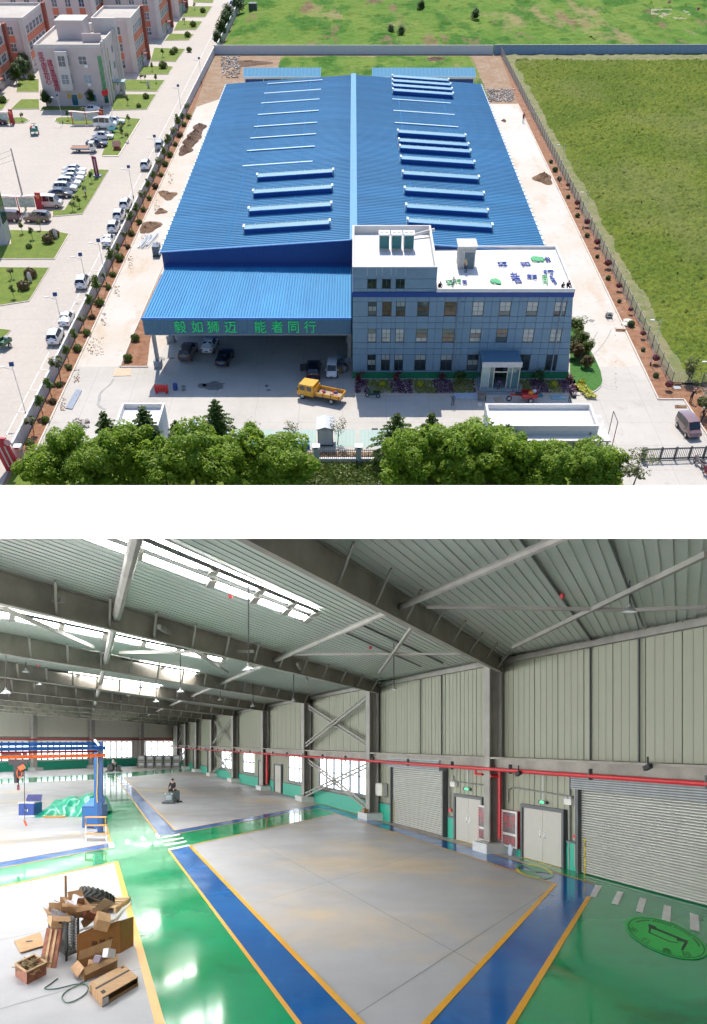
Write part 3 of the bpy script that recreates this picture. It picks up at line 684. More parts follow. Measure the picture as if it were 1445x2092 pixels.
# roof stair hut (child: part of the office)
hA=G(932,545,12.12);hw_=3.05
hx0=G(936,552,12.12).x;hx2=G(970,552,12.12).x;hy=G(950,549,12.12).y
obj('stair_hut',B().mm((hx0,hy,12.12),(hx2,hy+2.6,14.9)),M('hut render',(.5,.49,.47),.85),off)
obj('hut_roof',B().mm((hx0-.2,hy-.3,14.9),(hx2+.2,hy+2.8,15.1)),offw,off)
dd=obj('hut_door',B().mm((hx0+.85,hy-.05,12.14),(hx0+2.2,hy-.01,14.3)),M('hut door',(.14,.19,.22),.5),off)
obj('door_frame',B().mm((hx0+.72,hy-.08,12.14),(hx0+.84,hy-.002,14.42)).mm((hx0+2.21,hy-.08,12.14),(hx0+2.33,hy-.002,14.42)).mm((hx0+.84,hy-.08,14.31),(hx0+2.21,hy-.002,14.42)),offw,dd)
# ductwork beside the air coolers
obj('roof_pipe',B().tube((8.0,YOB-2.4,zh-.6),(11.6,YOB-1.0,zh-.2),.22),offw,off)
# three air coolers on the higher roof
for i,x in enumerate((785,810,835)):
    zf=zh-1.0;p=G(x,512,zf);w=1.45
    t=thing('air_cooler',p,'tall white air cooler with a teal grille on the roof, '+['leftmost of three','middle of three','rightmost of three'][i],'air cooler','air coolers in a row on the office roof')
    obj('cabinet',B().mm((-w/2+.02,-.1,.3),(w/2-.02,1.3,2.0)),offw,t,local=1)
    obj('front_grille',B().mm((-w/2+.1,-.16,.32),(w/2-.1,-.102,1.9)),M('teal grille',(.01,.13,.15),.4,var=.15),t,local=1)
    sm=B().mm((-w/2+.1,-.2,0),(w/2-.1,-.162,.03)).mesh('slat',M('teal slat',(.02,.2,.22),.4))
    for k in range(8):
        o=obj('slat',sm,None,t);o.matrix_basis=Matrix.Translation((0,0,.45+k*.18))
    obj('hood',B().slab([(-w/2-.05,-.25,2.0),(w/2+.05,-.25,2.0),(w/2+.05,1.4,2.0),(-w/2-.05,1.4,2.0)],(0,0,.16)),white,t,local=1)
    for sx in(-1,1):obj('fan',B().lathe((sx*.34,.5,2.17),[(.28,0),(.28,.06),(.12,.07),(0.02,.07)],12),M('fan grey',(.45,.45,.45),.5),t,local=1)
    for sx in(-1,1):
        for sy in(.05,1.15):obj('leg',B().mm((sx*.6-.05,sy-.05,0),(sx*.6+.05,sy+.05,.3)),steel,t,local=1)
# porch
pA,pB=V(986,742,121.6),V(1063,742,121.6)
por=thing('entrance_porch',((pA.x+pB.x)/2,121.6,0),'glass entrance porch with steps in front of the office','porch')
x0,x1=pA.x,pB.x;yp=120.6;zc=V(1020,741,yp).z
obj('porch_roof',B().mm((x0-.1,yp,zc-.55),(x1+.1,YO-.14,zc)),M('porch roof blue',(.10,.20,.30),.6,var=.15),por)
obj('porch_fascia',B().mm((x0-.15,yp-.08,zc-.62),(x1+.15,yp-.005,zc+.1)),M('porch fascia',(.55,.56,.57),.5),por)
gl=M('porch glass',(.09,.20,.22),.05,spec=1,var=.1)
cream=M('porch posts',(.6,.58,.5),.5)
xw=x1-x0;step_h=.5
obj('platform',B().mm((x0-.2,yp+.1,0),(x1+.2,YO-.27,step_h)),M('steps stone',(.26,.33,.38),.6,var=.1),por)
for k in range(3):obj('step',B().mm((x0-.2,yp-.05-.35*k,0),(x1+.2,yp+.09-.35*k-(.01 if k else 0),step_h-.14*(k+1))),MATS['steps stone'],por)
for q in(0,.2,.32,.68,.8,1):obj('post',B().mm((x0+q*xw-.06,yp+.3,step_h),(x0+q*xw+.06,yp+.42,zc-.56)),cream,por)
for a,c in((0,.2),(.2,.32),(.68,.8),(.8,1)):obj('pane',B().mm((x0+a*xw+.08,yp+.34,step_h+.05),(x0+c*xw-.08,yp+.38,zc-.62)),gl if a else M('pale glass',(.35,.48,.48),.1,spec=1),por)
obj('side_pane',B().mm((x0+.02,yp+.5,step_h),(x0+.06,YO-.15,zc-.56)),gl,por)
obj('side_pane',B().mm((x1-.06,yp+.5,step_h),(x1-.02,YO-.15,zc-.56)),gl,por)
obj('transom',B().mm((x0+.33*xw,yp+.3,2.7),(x0+.67*xw,yp+.4,2.85)),cream,por)
obj('sliding_door',B().mm((x0+.34*xw,YO-.3,step_h),(x0+.66*xw,YO-.24,2.7)),dkglass,por)
# loose sign letters on the white roof
gB=M('sign green',(.01,.33,.09),.5,var=.1);bB_=M('sign blue',(.01,.05,.30),.5,var=.1)
LETS=[('green_sign_letters',919,579,14,10,gB,0.1,'green and blue sign letters lying near the front edge below the stair hut'),('sign',936,577,14,9,gB,0,'green sign letter lying right of another at the front roof edge'),('sign',950,579,10,9,bB_,0,'blue sign letter at the right end of the front row below the hut'),
        ('sign',1013,575,25,13,gB,.3,'ragged green sign piece with a horse-like outline in the middle of the roof'),('sign',1055,570,20,22,bB_,.1,'block of stacked blue sign letters in the middle of the roof'),('sign',1087,567,22,9,bB_,-.1,'blue sign letters between the stacked block and the right parapet'),
        ('sign',1100,530,30,13,gB,.1,'large green ragged sign piece near the back right of the roof'),('sign',1120,532,10,9,bB_,0,'small blue sign piece touching the large green one at the back'),('sign',1027,541,20,9,bB_,0,'blue sign letters right of the stair hut'),('sign',1074,541,20,9,bB_,.1,'blue sign letters between the hut group and the large green piece'),
        ('sign',1122,558,22,9,bB_,0,'blue sign letters beside the right parapet'),('sign',1114,574,12,20,gB,-.1,'upright green sign piece near the front right corner'),('sign',1131,574,9,18,bB_,.1,'upright blue sign piece nearest the front right corner')]
CH='迈行同如者能狮毅迈如行同者'
for k,(n_,x,y,w,h,m,rz,lab)in enumerate(LETS):
    p=G(x,y,12.2);t=thing('sign_piece',p,lab,'sign','loose sign pieces on the roof',rz=rz)
    k_=pm(y,12.2);sx=w/k_;sy=abs(G(x,y-h/2,12.2).y-G(x,y+h/2,12.2).y)
    if m is gB and w>20:
        pts=[(sx/2*math.cos(a)*random.uniform(.55,1.1),sy/2*math.sin(a)*random.uniform(.5,1.1),0)for a in np.linspace(0,6.28,19)[:-1]]
        obj('sign_plate',B().slab(pts,(0,0,.12)),m,t,local=1)
    else:
        vs,fs=text_bm(CH[k],1.0,.12)
        b=B().add([(v.x*sx*1.05,v.y*sy*1.05,v.z+.1)for v in vs],fs);obj('character',b,m,t,local=1)
    for q in range(3):obj('backing_bar',B().mm((-sx*.45,-sy*.35+q*sy*.33,.0),(sx*.45,-sy*.35+q*sy*.33+.08,.03)),white,t,local=1)
# =================================================================== small outdoor builders
def quads_mesh(name,cen,nrm,size,mat,extra=None):
    """many small leaf quads: centres, normals, sizes as arrays; extra = (B, mat) joined"""
    n=len(cen);nrm=nrm/np.maximum(1e-6,np.linalg.norm(nrm,axis=1))[:,None]
    r=RNG.normal(size=(n,3));t=np.cross(nrm,r);t/=np.maximum(1e-6,np.linalg.norm(t,axis=1))[:,None];b=np.cross(nrm,t)
    s=size[:,None]if hasattr(size,'__len__')else size
    v=np.stack([cen-t*s*.5,cen-b*s*.32,cen+t*s*.55,cen+b*s*.32],1).reshape(-1,3)
    me=bpy.data.meshes.new(name);me.vertices.add(4*n);me.vertices.foreach_set('co',v.astype(np.float32).ravel())
    me.loops.add(4*n);me.loops.foreach_set('vertex_index',np.arange(4*n));me.polygons.add(n);me.polygons.foreach_set('loop_start',np.arange(n)*4)
    me.materials.append(mat);me.update();me.validate();return me
def sph(n):
    v=RNG.normal(size=(n,3));return v/np.linalg.norm(v,axis=1)[:,None]
def crown_mesh(name,rx,rz,zc,nb,nl,leaf,mat,br=.38):
    c=sph(nb)*(RNG.random(nb)**.4)[:,None]*(.78+.32*RNG.random(nb)[:,None]**3);cen=[];nr=[]
    for i in range(nb):
        d=sph(nl//nb);k=(.55+.45*RNG.random(len(d))**.5)[:,None]
        cen.append(c[i]+d*k*br*(.7+.6*RNG.random()));nr.append(d*.6+sph(len(d))*.7+np.array([0,.35,.9]))
    cen=np.concatenate(cen);cen=cen*np.array([rx,rx,rz])+np.array([0,0,zc])
    return quads_mesh(name,cen,np.concatenate(nr),leaf*(.6+.8*RNG.random(len(cen))),mat)
bark=M('tree bark',(.10,.07,.045),.9,var=.3,sc=8)
brightleaf=leafmat('bright green leaves',(.11,.25,.01),(.42,.55,.04),.58)
shrubleaf=leafmat('shrub leaves',(.07,.13,.012),(.18,.24,.03),.35)
darkleaf=leafmat('dark shrub leaves',(.03,.08,.012),(.09,.15,.02),.25)
paleleaf=leafmat('sparse young leaves',(.10,.13,.03),(.20,.22,.07),.3)
redleaf=leafmat('plum red leaves',(.16,.03,.04),(.28,.07,.08),.25)
rustleaf=leafmat('rusty shrub leaves',(.10,.08,.025),(.17,.10,.03),.25)
yelleaf=leafmat('yellow shrub leaves',(.35,.36,.01),(.55,.52,.03),.25)
cedar=leafmat('cedar needles',(.045,.11,.012),(.16,.27,.03),.35)
def trunk_mesh(name,h,r,limbs,spread,up):
    b=B();b.tube((0,0,0),(.05*h,0,h*.5),r,7,r*.8).tube((.05*h,0,h*.5),(0,.03*h,h*.95),r*.8,7,r*.3)
    for i in range(limbs):
        a=2.4*i;z=h*(.4+.5*i/max(1,limbs));e=Vector((math.cos(a)*spread,math.sin(a)*spread,z+up))
        b.tube((.04*h,0,z),e,r*.45,5,r*.12)
    return b.mesh(name,bark)
def make_tree(name,tm,cm,label,group=None,cat='tree'):
    t=thing(name,(0,0,0),label,cat,group);obj('trunk',tm,None,t);obj('crown',cm,None,t);remember(t);return t
def shrub_mesh(name,r,n,leaf,mat,inner):
    d=sph(n);d[:,2]=np.abs(d[:,2])*1.05-.15;k=(.85+.2*RNG.random(n))[:,None]
    lump=1+.12*np.sin(d[:,:1]*7+1)*np.cos(d[:,1:2]*6)
    return quads_mesh(name,d*k*lump*r+np.array([0,0,r*.55]),d+sph(n)*.5,leaf*(.7+.6*RNG.random(n)),mat)
def make_shrub(name,r,mat,label,n=420,leaf=.22,cat='shrub',stem=.1):
    t=thing(name,(0,0,0),label,cat)
    obj('foliage',shrub_mesh('foliage',r,n,leaf,mat,None),None,t);obj('stem',B().tube((0,0,0),(0,0,r*.9),.05+stem*r,6).ball((0,0,r*.55),(r*.72,r*.72,r*.62),9,6).mesh('stem',MATS['tree bark']if mat is not rustleaf else bark),None,t)
    remember(t);return t

# ------------------------------------------------------------ front row of trees
leafy=[]
for i in range(4):
    cm=crown_mesh('crown',3.5,3.0,3.9,60,15000,.30,brightleaf,.27)
    t=make_tree('broadleaf_tree',trunk_mesh('trunk',5.2,.17,7,1.9,1.0),cm,'x');leafy.append([t,True])
spots=[(-37.6,97.0,.92,'leftmost, just right of the red totem sign'),(-34.2,98.8,.98,'in front of the leftmost cedar'),(-31.2,97.0,1.0,'left of the small flat roofed hut'),(-27.6,99.0,1.02,'directly in front of the small hut'),
         (-23.4,97.2,1.0,'between the hut and the tallest cedar'),(-19.6,98.8,1.02,'in front of the short cedar'),(-15.8,97.0,1.02,'in front of the tallest cedar'),(-11.9,98.6,1.0,'right of the tallest cedar'),(-8.6,97.4,1.04,'left of the gap in front of the metal kiosk'),
         (6.2,96.9,.95,'right of the gap before the kiosk'),(9.2,99.4,1.08,'in front of the middle pair of cedars'),(12.8,98.2,1.12,'between the middle cedars and the gatehouse'),(16.4,99.6,1.12,'at the left corner of the gatehouse'),
         (19.6,96.6,.95,'just left of the cedar before the gatehouse'),(24.4,97.6,.92,'just right of the cedar before the gatehouse'),(28.3,97.0,.9,'in front of the right half of the gatehouse'),(31.0,97.4,.85,'rightmost, beside the gateway')]
for i,(x,y,s,lab)in enumerate(spots):
    p,f=leafy[i%4];y-=2.6;s*=1.1;put(p,f,(x*(.985 if i%2 else.97),y,.25 if i%2 else-.2),i*1.9,'bright green broadleaf tree, '+lab,'broadleaf trees along the front',s);leafy[i%4][1]=False
# a sparse one at the right end
t=make_tree('sparse_tree',trunk_mesh('trunk',4.5,.1,8,1.8,1.2),crown_mesh('crown',2.6,2.2,3.6,22,900,.3,paleleaf,.3),'sparse half bare tree at the right end of the front tree row')
t.matrix_basis=Matrix.Translation((34.2,95.4,0))
# cedars: tiered drooping sprays
def cedar_meshes(h,rmax):
    cen,nr=[],[];b=B().tube((0,0,0),(0,0,h),.16,7,.02);z=h*.12;a=0
    while z<h*.97:
        f=1-(z/h);r0=rmax*(f**.8)*random.uniform(.75,1.12)+.1;nbr=7 if f>.2 else 5
        for _ in range(nbr):
            a+=2.4;r=r0*random.uniform(.7,1.1);d=Vector((math.cos(a),math.sin(a),0))
            tip=d*r+Vector((0,0,z+.10*r-.12*r*r));b.tube((0,0,z),tip,.04,3,.01)
            n=int(26*r)+8
            u=RNG.random(n)**.7;side=(RNG.random(n)-.5)*(.55*r)*(1.15-u)
            base=np.array([0,0,z]);dd=np.array(d);ss=np.array((-d.y,d.x,0))
            c=base+dd*(u*r)[:,None]+ss*side[:,None];c[:,2]+=.10*r*u-.12*r*r*u*u-RNG.random(n)*.16-np.abs(side)*.3
            cen.append(c);nr.append(np.tile([0,0,1.0],(n,1))+sph(n)*.55)
        z+=.26+.16*f
    cen=np.concatenate(cen)
    return b.mesh('trunk',bark),quads_mesh('crown',cen,np.concatenate(nr),.30*(.7+.6*RNG.random(len(cen))),cedar)
for k,(tx,ty,by,h,r,lab)in enumerate(((208,838,930,5.3,2.0,'dark drooping cedar left of the small flat roofed hut'),(288,826,930,6.6,2.1,'dark drooping cedar standing right in front of the small hut'),(357,858,928,5.2,1.5,'short dark cedar just right of the small hut'),
        (437,814,926,8.0,2.6,'tallest dark cedar standing alone left of the centre'),(812,842,950,8.5,3.4,'broad dark cedar right of the kiosk, left of a pair'),(884,840,950,8.2,2.6,'dark cedar whose tip rises behind the trees left of the gatehouse'),(1040,866,962,8.6,2.7,'dark cedar standing in front of the gatehouse'))):
    g0=G(tx,by);top=V(tx,ty,g0.y);h=top.z
    a,c=cedar_meshes(h,r*1.7);t=make_tree('cedar_tree',a,c,lab,'dark cedars behind the front trees');t.matrix_basis=Matrix.Translation((top.x,g0.y,0))@Matrix.Rotation(k,4,'Z')
# ------------------------------------------------------------ beds along both sides
roundsh=[make_shrub('round_bush',.75,shrubleaf,'x'),make_shrub('round_bush',.7,rustleaf,'x')]
F1=[True,True]
def young_tree(label,h=3.0,mat=None,r=.85,n=420):
    return make_tree('young_tree',trunk_mesh('trunk',h*.75,.06,4,.5,.5),crown_mesh('crown',r,r*.9,h*.72,9,n,.3,mat or shrubleaf,.42),label)
ytree=[young_tree('x',3.2),young_tree('x',3.0,paleleaf,.8,260)];F2=[True,True]
k=0
for i in range(27):
    y=106.5+i*5.0+(i*i*.065);
    if y>270:break
    k=i%5==2
    put(roundsh[1 if k else 0],F1[1 if k else 0],(-42.0+.004*(y-104)+random.uniform(-.3,.3),y+random.uniform(-.8,.8),0),i,f'round {"reddish" if k else "green"} bush beside the long left wall, {ORD[i]} from its bottom end'.replace('nearest from','first from'),'bushes in the bed along the left wall',random.uniform(.6,1.15));F1[1 if k else 0]=False
    j=(i*7)%3==0
    put(ytree[j],F2[j],(-42.6+.004*(y-104),y+2.4,0),i*2,f'slim young tree beside the long left wall, {ORD[i]} from its bottom end'.replace('nearest from','first from'),'young trees in the bed along the left wall',random.uniform(.7,1.3));F2[j]=False
for(x,y,lab)in((277,696,'round green bush in the bare bed left of the canopy, upper of two'),(262,737,'round green bush in the bare bed left of the canopy, lower of two')):put(roundsh[0],False,G(x,y),1,lab,'bushes beside the canopy',.95)
rsh=[make_shrub('round_bush',.62,darkleaf,'x'),make_shrub('plum_bush',.62,redleaf,'x')];F3=[True,True]
i=0;y=105.5
for i in range(30):
    y=106+i*3.6+i*i*.05
    if y>232:break
    x=44.0 if y>119 else 48.6
    if i%2 or i>22:put(rsh[0],F3[0],(x,y,0),i,f'dark green bush along the right fence, {ORD[i]} plant from the gate end'.replace('nearest plant','first plant'),'bushes in the bed along the right fence',random.uniform(.55,1.1));F3[0]=False
    else:put(rsh[1],F3[1],(x+.8,y,.5),i,f'plum red bush along the right fence, {ORD[i]} plant from the gate end'.replace('nearest plant','first plant'),'plum bushes along the right fence',random.uniform(.55,1.1));F3[1]=False
for(x,y,lab)in((1405,780,'feathery pale green tree in the corner bed of the field fence'),(1440,850,'feathery pale green tree at the right picture edge above the parked minivan')):
    t=make_tree('feathery_tree',trunk_mesh('trunk',2.6,.06,7,.9,.7),crown_mesh('crown',1.3,1.5,2.4,16,1300,.22,paleleaf,.4),lab);t.matrix_basis=Matrix.Translation(G(x,y))
for i,x in enumerate((519,600,690)):
    t=make_tree('bare_tree',trunk_mesh('trunk',2.8,.06,9,1.0,.9),crown_mesh('crown',1.2,1.4,2.6,14,260,.22,paleleaf,.4),'thin nearly bare young tree on the turquoise bays, '+['leftmost of three','left of the metal kiosk','just right of the metal kiosk'][i],'bare young trees before the fence')
    t.matrix_basis=Matrix.Translation(G(x,912 if i<2 else 908))
# right corner lawn of the office and its bed
lawn=M('garden lawn',(.05,.17,.02),.9,var=.25,sc=3,bump=1,bsc=15)
def island(pts,z,mat,label_kind='structure'):
    P=[G(*p)for p in pts];c=sum(P,Vector())/len(P)
    sheet('kerb',[(p.x,p.y)for p in P],z,kerb_m,th=z-.003)
    sheet('lawn',[(p.x*.97+c.x*.03,p.y*.97+c.y*.03)if len(P)>9 else(p.x+(c.x-p.x)*.25/max(1,(c-p).length),p.y+(c.y-p.y)*.25/max(1,(c-p).length))for p in P],z+.02,mat,th=.02)
island([(1164,805),(1163,660),(1176,655),(1190,680),(1206,715),(1217,735),(1228,760),(1232,780),(1229,790),(1218,800),(1203,805)],.12,lawn)
bedg=G(700,777);bed0=(cx_(721),118.15);bed1=(br_+.6,YO-.3)
sheet('flower_bed_edge',[(.02,119.6),(x0-.5,119.6),(x0-.5,YO-.3),(.02,YO-.3)],.14,kerb_m,th=.12)
sheet('flower_bed_edge',[(x1+.5,119.6),(br_+.9,119.6),(br_+.9,YO-.3),(x1+.5,YO-.3)],.14,kerb_m,th=.12)
def bedpatch(xa,xb,mat,leafm,sk,name):
    n=int((xb-xa)*4.4*36)
    u,v=RNG.random(n),RNG.random(n);zz=.3+.1*RNG.random(n)
    c=np.stack([xa+(xb-xa)*u+sk*(v-.5),119.85+4.0*v,zz],-1)
    me=quads_mesh(name,c,np.tile([0,0,1.],(n,1))+sph(n)*.5,.3,leafm);obj(name,me,None,kind='stuff',origin=(0,0,0))
purple=leafmat('purple bedding leaves',(.07,.012,.05),(.13,.03,.085),.1);olive=leafmat('yellow green bedding leaves',(.16,.17,.012),(.26,.26,.025),.15)
cuts=[(.2,2.2,0),(2.0,6.6,1),(6.0,10.5,0),(10.2,14.6,1),(14.4,17.8,0),(17.6,20.6,1)]
for xa,xb,o_ in((.2,2.0,0),(2.0,5.3,1),(5.3,8.4,0),(8.4,11.5,1),(11.5,14.2,0),(14.2,17.1,1),(17.1,x0-.7-1.2 if x0>20 else 18.2,0)):
    bedpatch(xa,min(xb,x0-.7),None,olive if o_ else purple,random.uniform(-1,1)if xa>1 else 0,'bedding_plants')
for xa,xb,o_ in((x1+.7,x1+2.0,1),(x1+2.0,x1+4.3,0),(x1+4.3,x1+6.2,1),(x1+6.2,br_+.5,0)):bedpatch(xa,xb,None,olive if o_ else purple,0,'bedding_plants')
ysh=make_shrub('yellow_bush',.55,yelleaf,'x');fy=True
for(x,y,lab)in((781,790,'yellow green ball bush at the left in the office flower bed'),(858,790,'yellow green ball bush in the middle of the office flower bed'),(1131,790,'yellow green ball bush right of the porch in the flower bed'),(1188,786,'bright yellow ball bush on the corner lawn')):
    put(ysh,fy,G(x,y),0,lab,None,1.0);fy=False
for(x,y,m,lab)in((736,782,redleaf,'dark plum shrub at the left end of the office flower bed'),(811,780,redleaf,'thin plum shrub beside the second window column'),(903,780,redleaf,'dark plum shrub in the middle of the flower bed'),(937,784,darkleaf,'taller dark green shrub left of the porch'),(1101,783,darkleaf,'taller dark green shrub right of the porch'),(1162,783,redleaf,'small plum tree at the right corner of the office')):
    t=make_tree('garden_shrub',trunk_mesh('trunk',1.2,.05,5,.6,.3),crown_mesh('crown',.85,.7,1.25,9,420,.24,m,.42),lab,cat='shrub');t.matrix_basis=Matrix.Translation(G(x,y))@Matrix.Scale(1.15 if m is darkleaf else.8,4)
n=500;c=np.stack([RNG.uniform(31.6,33.0,n),RNG.uniform(118.5,122.5,n),.2+.3*RNG.random(n)],-1);c[:,0]+=(122.5-c[:,1])*.3
obj('bedding_plants',quads_mesh('bedding_plants',c,np.tile([0,0,1.],(n,1))+sph(n)*.5,.3,yelleaf),None,kind='stuff',origin=(0,0,0))
for i,(x,y,s,m,lab)in enumerate(((1176,690,1.0,shrubleaf,'dense green tree at the far right flank of the office'),(1183,715,.9,shrubleaf,'green bush behind the lawn right of the office'),(1191,728,.9,shrubleaf,'green tree at the edge of the corner lawn'),(1197,752,.6,rustleaf,'small rusty bush alone on the corner lawn'),(1172,735,.8,rustleaf,'rust toned bush against the right flank of the office'))):
    t=make_tree('garden_tree',trunk_mesh('trunk',1.6,.08,5,.8,.4),crown_mesh('crown',1.5,1.5,1.8,20,2400,.25,m,.4),lab);t.matrix_basis=Matrix.Translation(G(x,y))@Matrix.Scale(s,4)

# ------------------------------------------------------------ vehicles
glassm=M('car glass',(.015,.02,.025),.05,spec=1,var=0)
lampw=M('headlamp lens',(.6,.62,.65),.1,var=0);lampr=M('tail lamp lens',(.35,.01,.01),.2,var=0);platem=M('blue number plate',(.02,.08,.45),.4,var=0)
def paint(name,c):return M('car paint '+name,c,.3,var=0,coat=1.0)
SED=dict(st=[(-2.3,.45,.78,.80,.74,.6),(-2.15,.3,.97,1.0,.86,.68),(-1.7,.25,1.0,1.07,.9,.66),(-.95,.22,.98,1.42,.91,.6),(-.2,.2,.96,1.47,.91,.61),(.4,.2,.95,1.41,.91,.6),(1.12,.22,.93,.98,.9,.7),(2.0,.25,.82,.86,.86,.66),(2.3,.38,.6,.64,.74,.55)],rw=2,ws=5,ax=1.38)
SUV=dict(st=[(-2.25,.5,.95,1.0,.8,.66),(-2.15,.35,1.1,1.15,.9,.72),(-1.85,.3,1.12,1.58,.92,.62),(-1.0,.28,1.1,1.68,.93,.64),(-.2,.26,1.08,1.7,.93,.64),(.45,.26,1.06,1.62,.93,.63),(1.2,.28,1.04,1.08,.92,.72),(2.0,.3,.95,1.0,.88,.68),(2.28,.42,.7,.74,.78,.58)],rw=1,ws=5,ax=1.36)
VAN=dict(st=[(-2.2,.5,1.05,1.1,.82,.72),(-2.12,.35,1.1,1.75,.85,.74),(-1.0,.3,1.1,1.95,.87,.76),(.2,.3,1.1,1.95,.87,.76),(1.0,.3,1.08,1.85,.87,.74),(1.65,.32,1.0,1.12,.86,.74),(2.1,.4,.8,.95,.84,.7),(2.2,.5,.65,.7,.8,.6)],rw=0,ws=4,ax=1.3)
def car(kind,pm_,label,name='parked_car',cat='car',roofglass=False,dooropen=False,group=None):
    K=dict(sedan=SED,suv=SUV,van=VAN)[kind];st=K['st'];t=thing(name,(0,0,0),label,cat,group)
    def ring(s):y,zb,zm,zt,hw,ht=s;return[(-hw*.9,y,zb),(-hw,y,(zb+zm)/2),(-hw*.97,y,zm),(-ht,y,zt),(0,y,zt+.03),(ht,y,zt),(hw*.97,y,zm),(hw,y,(zb+zm)/2),(hw*.9,y,zb)]
    b=B();n=9;vs=[p for s in st for p in ring(s)]
    fs=[(i*n+j,i*n+j+1,(i+1)*n+j+1,(i+1)*n+j)for i in range(len(st)-1)for j in range(n-1)]+[(i*n+8,i*n,(i+1)*n,(i+1)*n+8)for i in range(len(st)-1)]
    fs+=[tuple(range(n-1,-1,-1)),tuple(range((len(st)-1)*n,len(st)*n))]
    body=obj('body',b.add(vs,fs),pm_,t,local=1,smooth=1,bev=0)
    m=body.data
    try:m.set_sharp_from_angle(angle=R(38))
    except Exception:pass
    V_=Vector
    def pane(nm,q,off=.012,shr=.08):
        q=[V_(p)for p in q];c=sum(q,V_())/4;nr=(q[1]-q[0]).cross(q[3]-q[0]).normalized()
        if nr.dot(c-V_((0,c.y*.3,.8)))<0:nr=-nr
        q=[p+(c-p)*shr+nr*off for p in q];obj(nm,B().slab(q,nr*.006),glassm,t,local=1)
    rw,ws_=K['rw'],K['ws'];r=[ring(s)for s in st]
    pane('rear_window',(r[rw][2],r[rw][6],r[rw+1][5],r[rw+1][3]),.03,.1)
    pane('windscreen',(r[ws_+1][3],r[ws_+1][5],r[ws_][5],r[ws_][3]),.03,.07)
    for a,c in((2,3),(6,5)):
        idx=list(range(rw+1,ws_+1))
        for i,j in zip(idx,idx[1:]):pane('side_window',(r[i][a],r[j][a],r[j][c],r[i][c]),.012,.09)
        if kind!='van':pane('side_window',(r[ws_][a],tuple(V_(r[ws_][a]).lerp(V_(r[ws_+1][a]),.55)),r[ws_][c],r[ws_][c]),.012,.1)
    if roofglass:pane('sunroof',(r[ws_-2][3],r[ws_-2][5],r[ws_][5],r[ws_][3]),.02,.2)
    for sx in(-1,1):
        for sy in(-1,1):
            w=thing('wheel',(0,0,0),None,None);w.parent=t;w.matrix_basis=Matrix.Translation((sx*.82,sy*K['ax'],.33))
            obj('tyre',B().lathe((-.11,0,0),[(.2,0),(.33,.02),(.34,.06),(.34,.16),(.33,.2),(.2,.22)],14,(1,0,0)),black,w,local=1)
            obj('rim',B().lathe((-.105,0,0),[(.02,.0),(.2,.0),(.22,.03),(.22,.19),(.2,.215),(.02,.215)],10,(1,0,0)),chrome,w,local=1)
        e=st[-1];obj('headlight',B().box((sx*.58,e[0]-.12,e[2]+.04),(.34,.16,.13),tilt=(0,0,-sx*.3)),lampw,t,local=1)
        e=st[0];obj('taillight',B().box((sx*.62,e[0]+.04,e[2]+.02),(.28,.10,.14)),lampr,t,local=1)
        obj('wing_mirror',B().box((sx*1.0,.85,1.02),(.18,.12,.13)),pm_,t,local=1)
    obj('number_plate',B().box((0,st[0][0]-.01,.62),(.44,.03,.14)),platem,t,local=1)
    obj('number_plate',B().box((0,st[-1][0]+.01,.5),(.44,.03,.14)),platem,t,local=1)
    if dooropen:obj('open_door',B().box((-1.35,.5,.75),(.9,.08,.9),.25),greyp,t,local=1)
    remember(t);return t
SC=1.06
wh=paint('white',(.78,.79,.80));dk=paint('dark blue grey',(.03,.04,.07));br=paint('brown grey',(.16,.11,.09));bk=paint('black',(.012,.012,.018));pb=paint('plum brown',(.22,.12,.12));sil=paint('silver',(.45,.48,.5))
suvW=car('suv',wh,'x',roofglass=True);sedW=car('sedan',wh,'x');firsts={id(suvW):True,id(sedW):True}
def park(proto,x,y,ang,label,group,s=SC,base=None):
    f=firsts.get(id(proto),False);firsts[id(proto)]=False
    return put(proto,f,G(x,y)if base is None else base,ang,label,group,s)
gA='cars parked along the outer side of the left wall'
for i,(x,y,pr)in enumerate(((305,343,suvW),(264,424,suvW),(251,446,suvW),(240,470,suvW),(229,497,sedW),(177,583,suvW),(144,658,sedW),(121,695,suvW))):
    park(pr,x-6,y,R(1),'white car parked by the left wall, '+['farthest of the near eight, standing alone','top of the close run of four','second in the close run of four','third in the close run of four','sedan lowest of the run of four','alone beside a solar lamp post, dark sunroof','white sedan just above the lowest car','lowest hatchback in the picture, square tail'][i],gA)
vansil=car('suv',sil,'grey car parked on the road edge beside the hall roof corner');put(vansil,True,G(327,303),R(4),vansil['label'],gA,SC)
far=[(466,38,sedW,'white car parked far up the road near the wall corner',False),(473,13,None,'blue car parked farthest up the road',True)]
park(sedW,466,40,R(2),far[0][3],gA);cb=car('suv',paint('blue',(.05,.10,.35)),far[1][3]);put(cb,True,G(476,12),R(2),far[1][3],gA,SC)
park(suvW,470,22,R(2),'white van-like car far up the road, second from the top',gA)
gB_='cars parked side by side in the campus car park'
for i,(x,y,pr)in enumerate(((158,353,sedW),(156,361,sedW),(153,370,sedW),(147,381,suvW),(139,391,suvW))):
    park(pr,x-4,y,R(-92),'white car facing right in the lower row, '+['topmost','second from the top','third from the top','fourth from the top with a longer roof','just above the dark car'][i],gB_)
ds=car('sedan',dk,'dark car with a pale door stripe at the lower end of the white row');put(ds,True,G(125,402),R(-92),ds['label'],gB_,SC)
obj('door_stripe',B().box((.93,-.1,.66),(.02,1.5,.16)),M('cream stripe',(.7,.62,.4),.5),ds,local=1)
vw=car('van',paint('pinkish white',(.72,.62,.60)),'white and pink delivery van beside the red framed notice board','delivery_van','van');put(vw,True,G(104,423),R(-90),vw['label'],gB_,1.15)
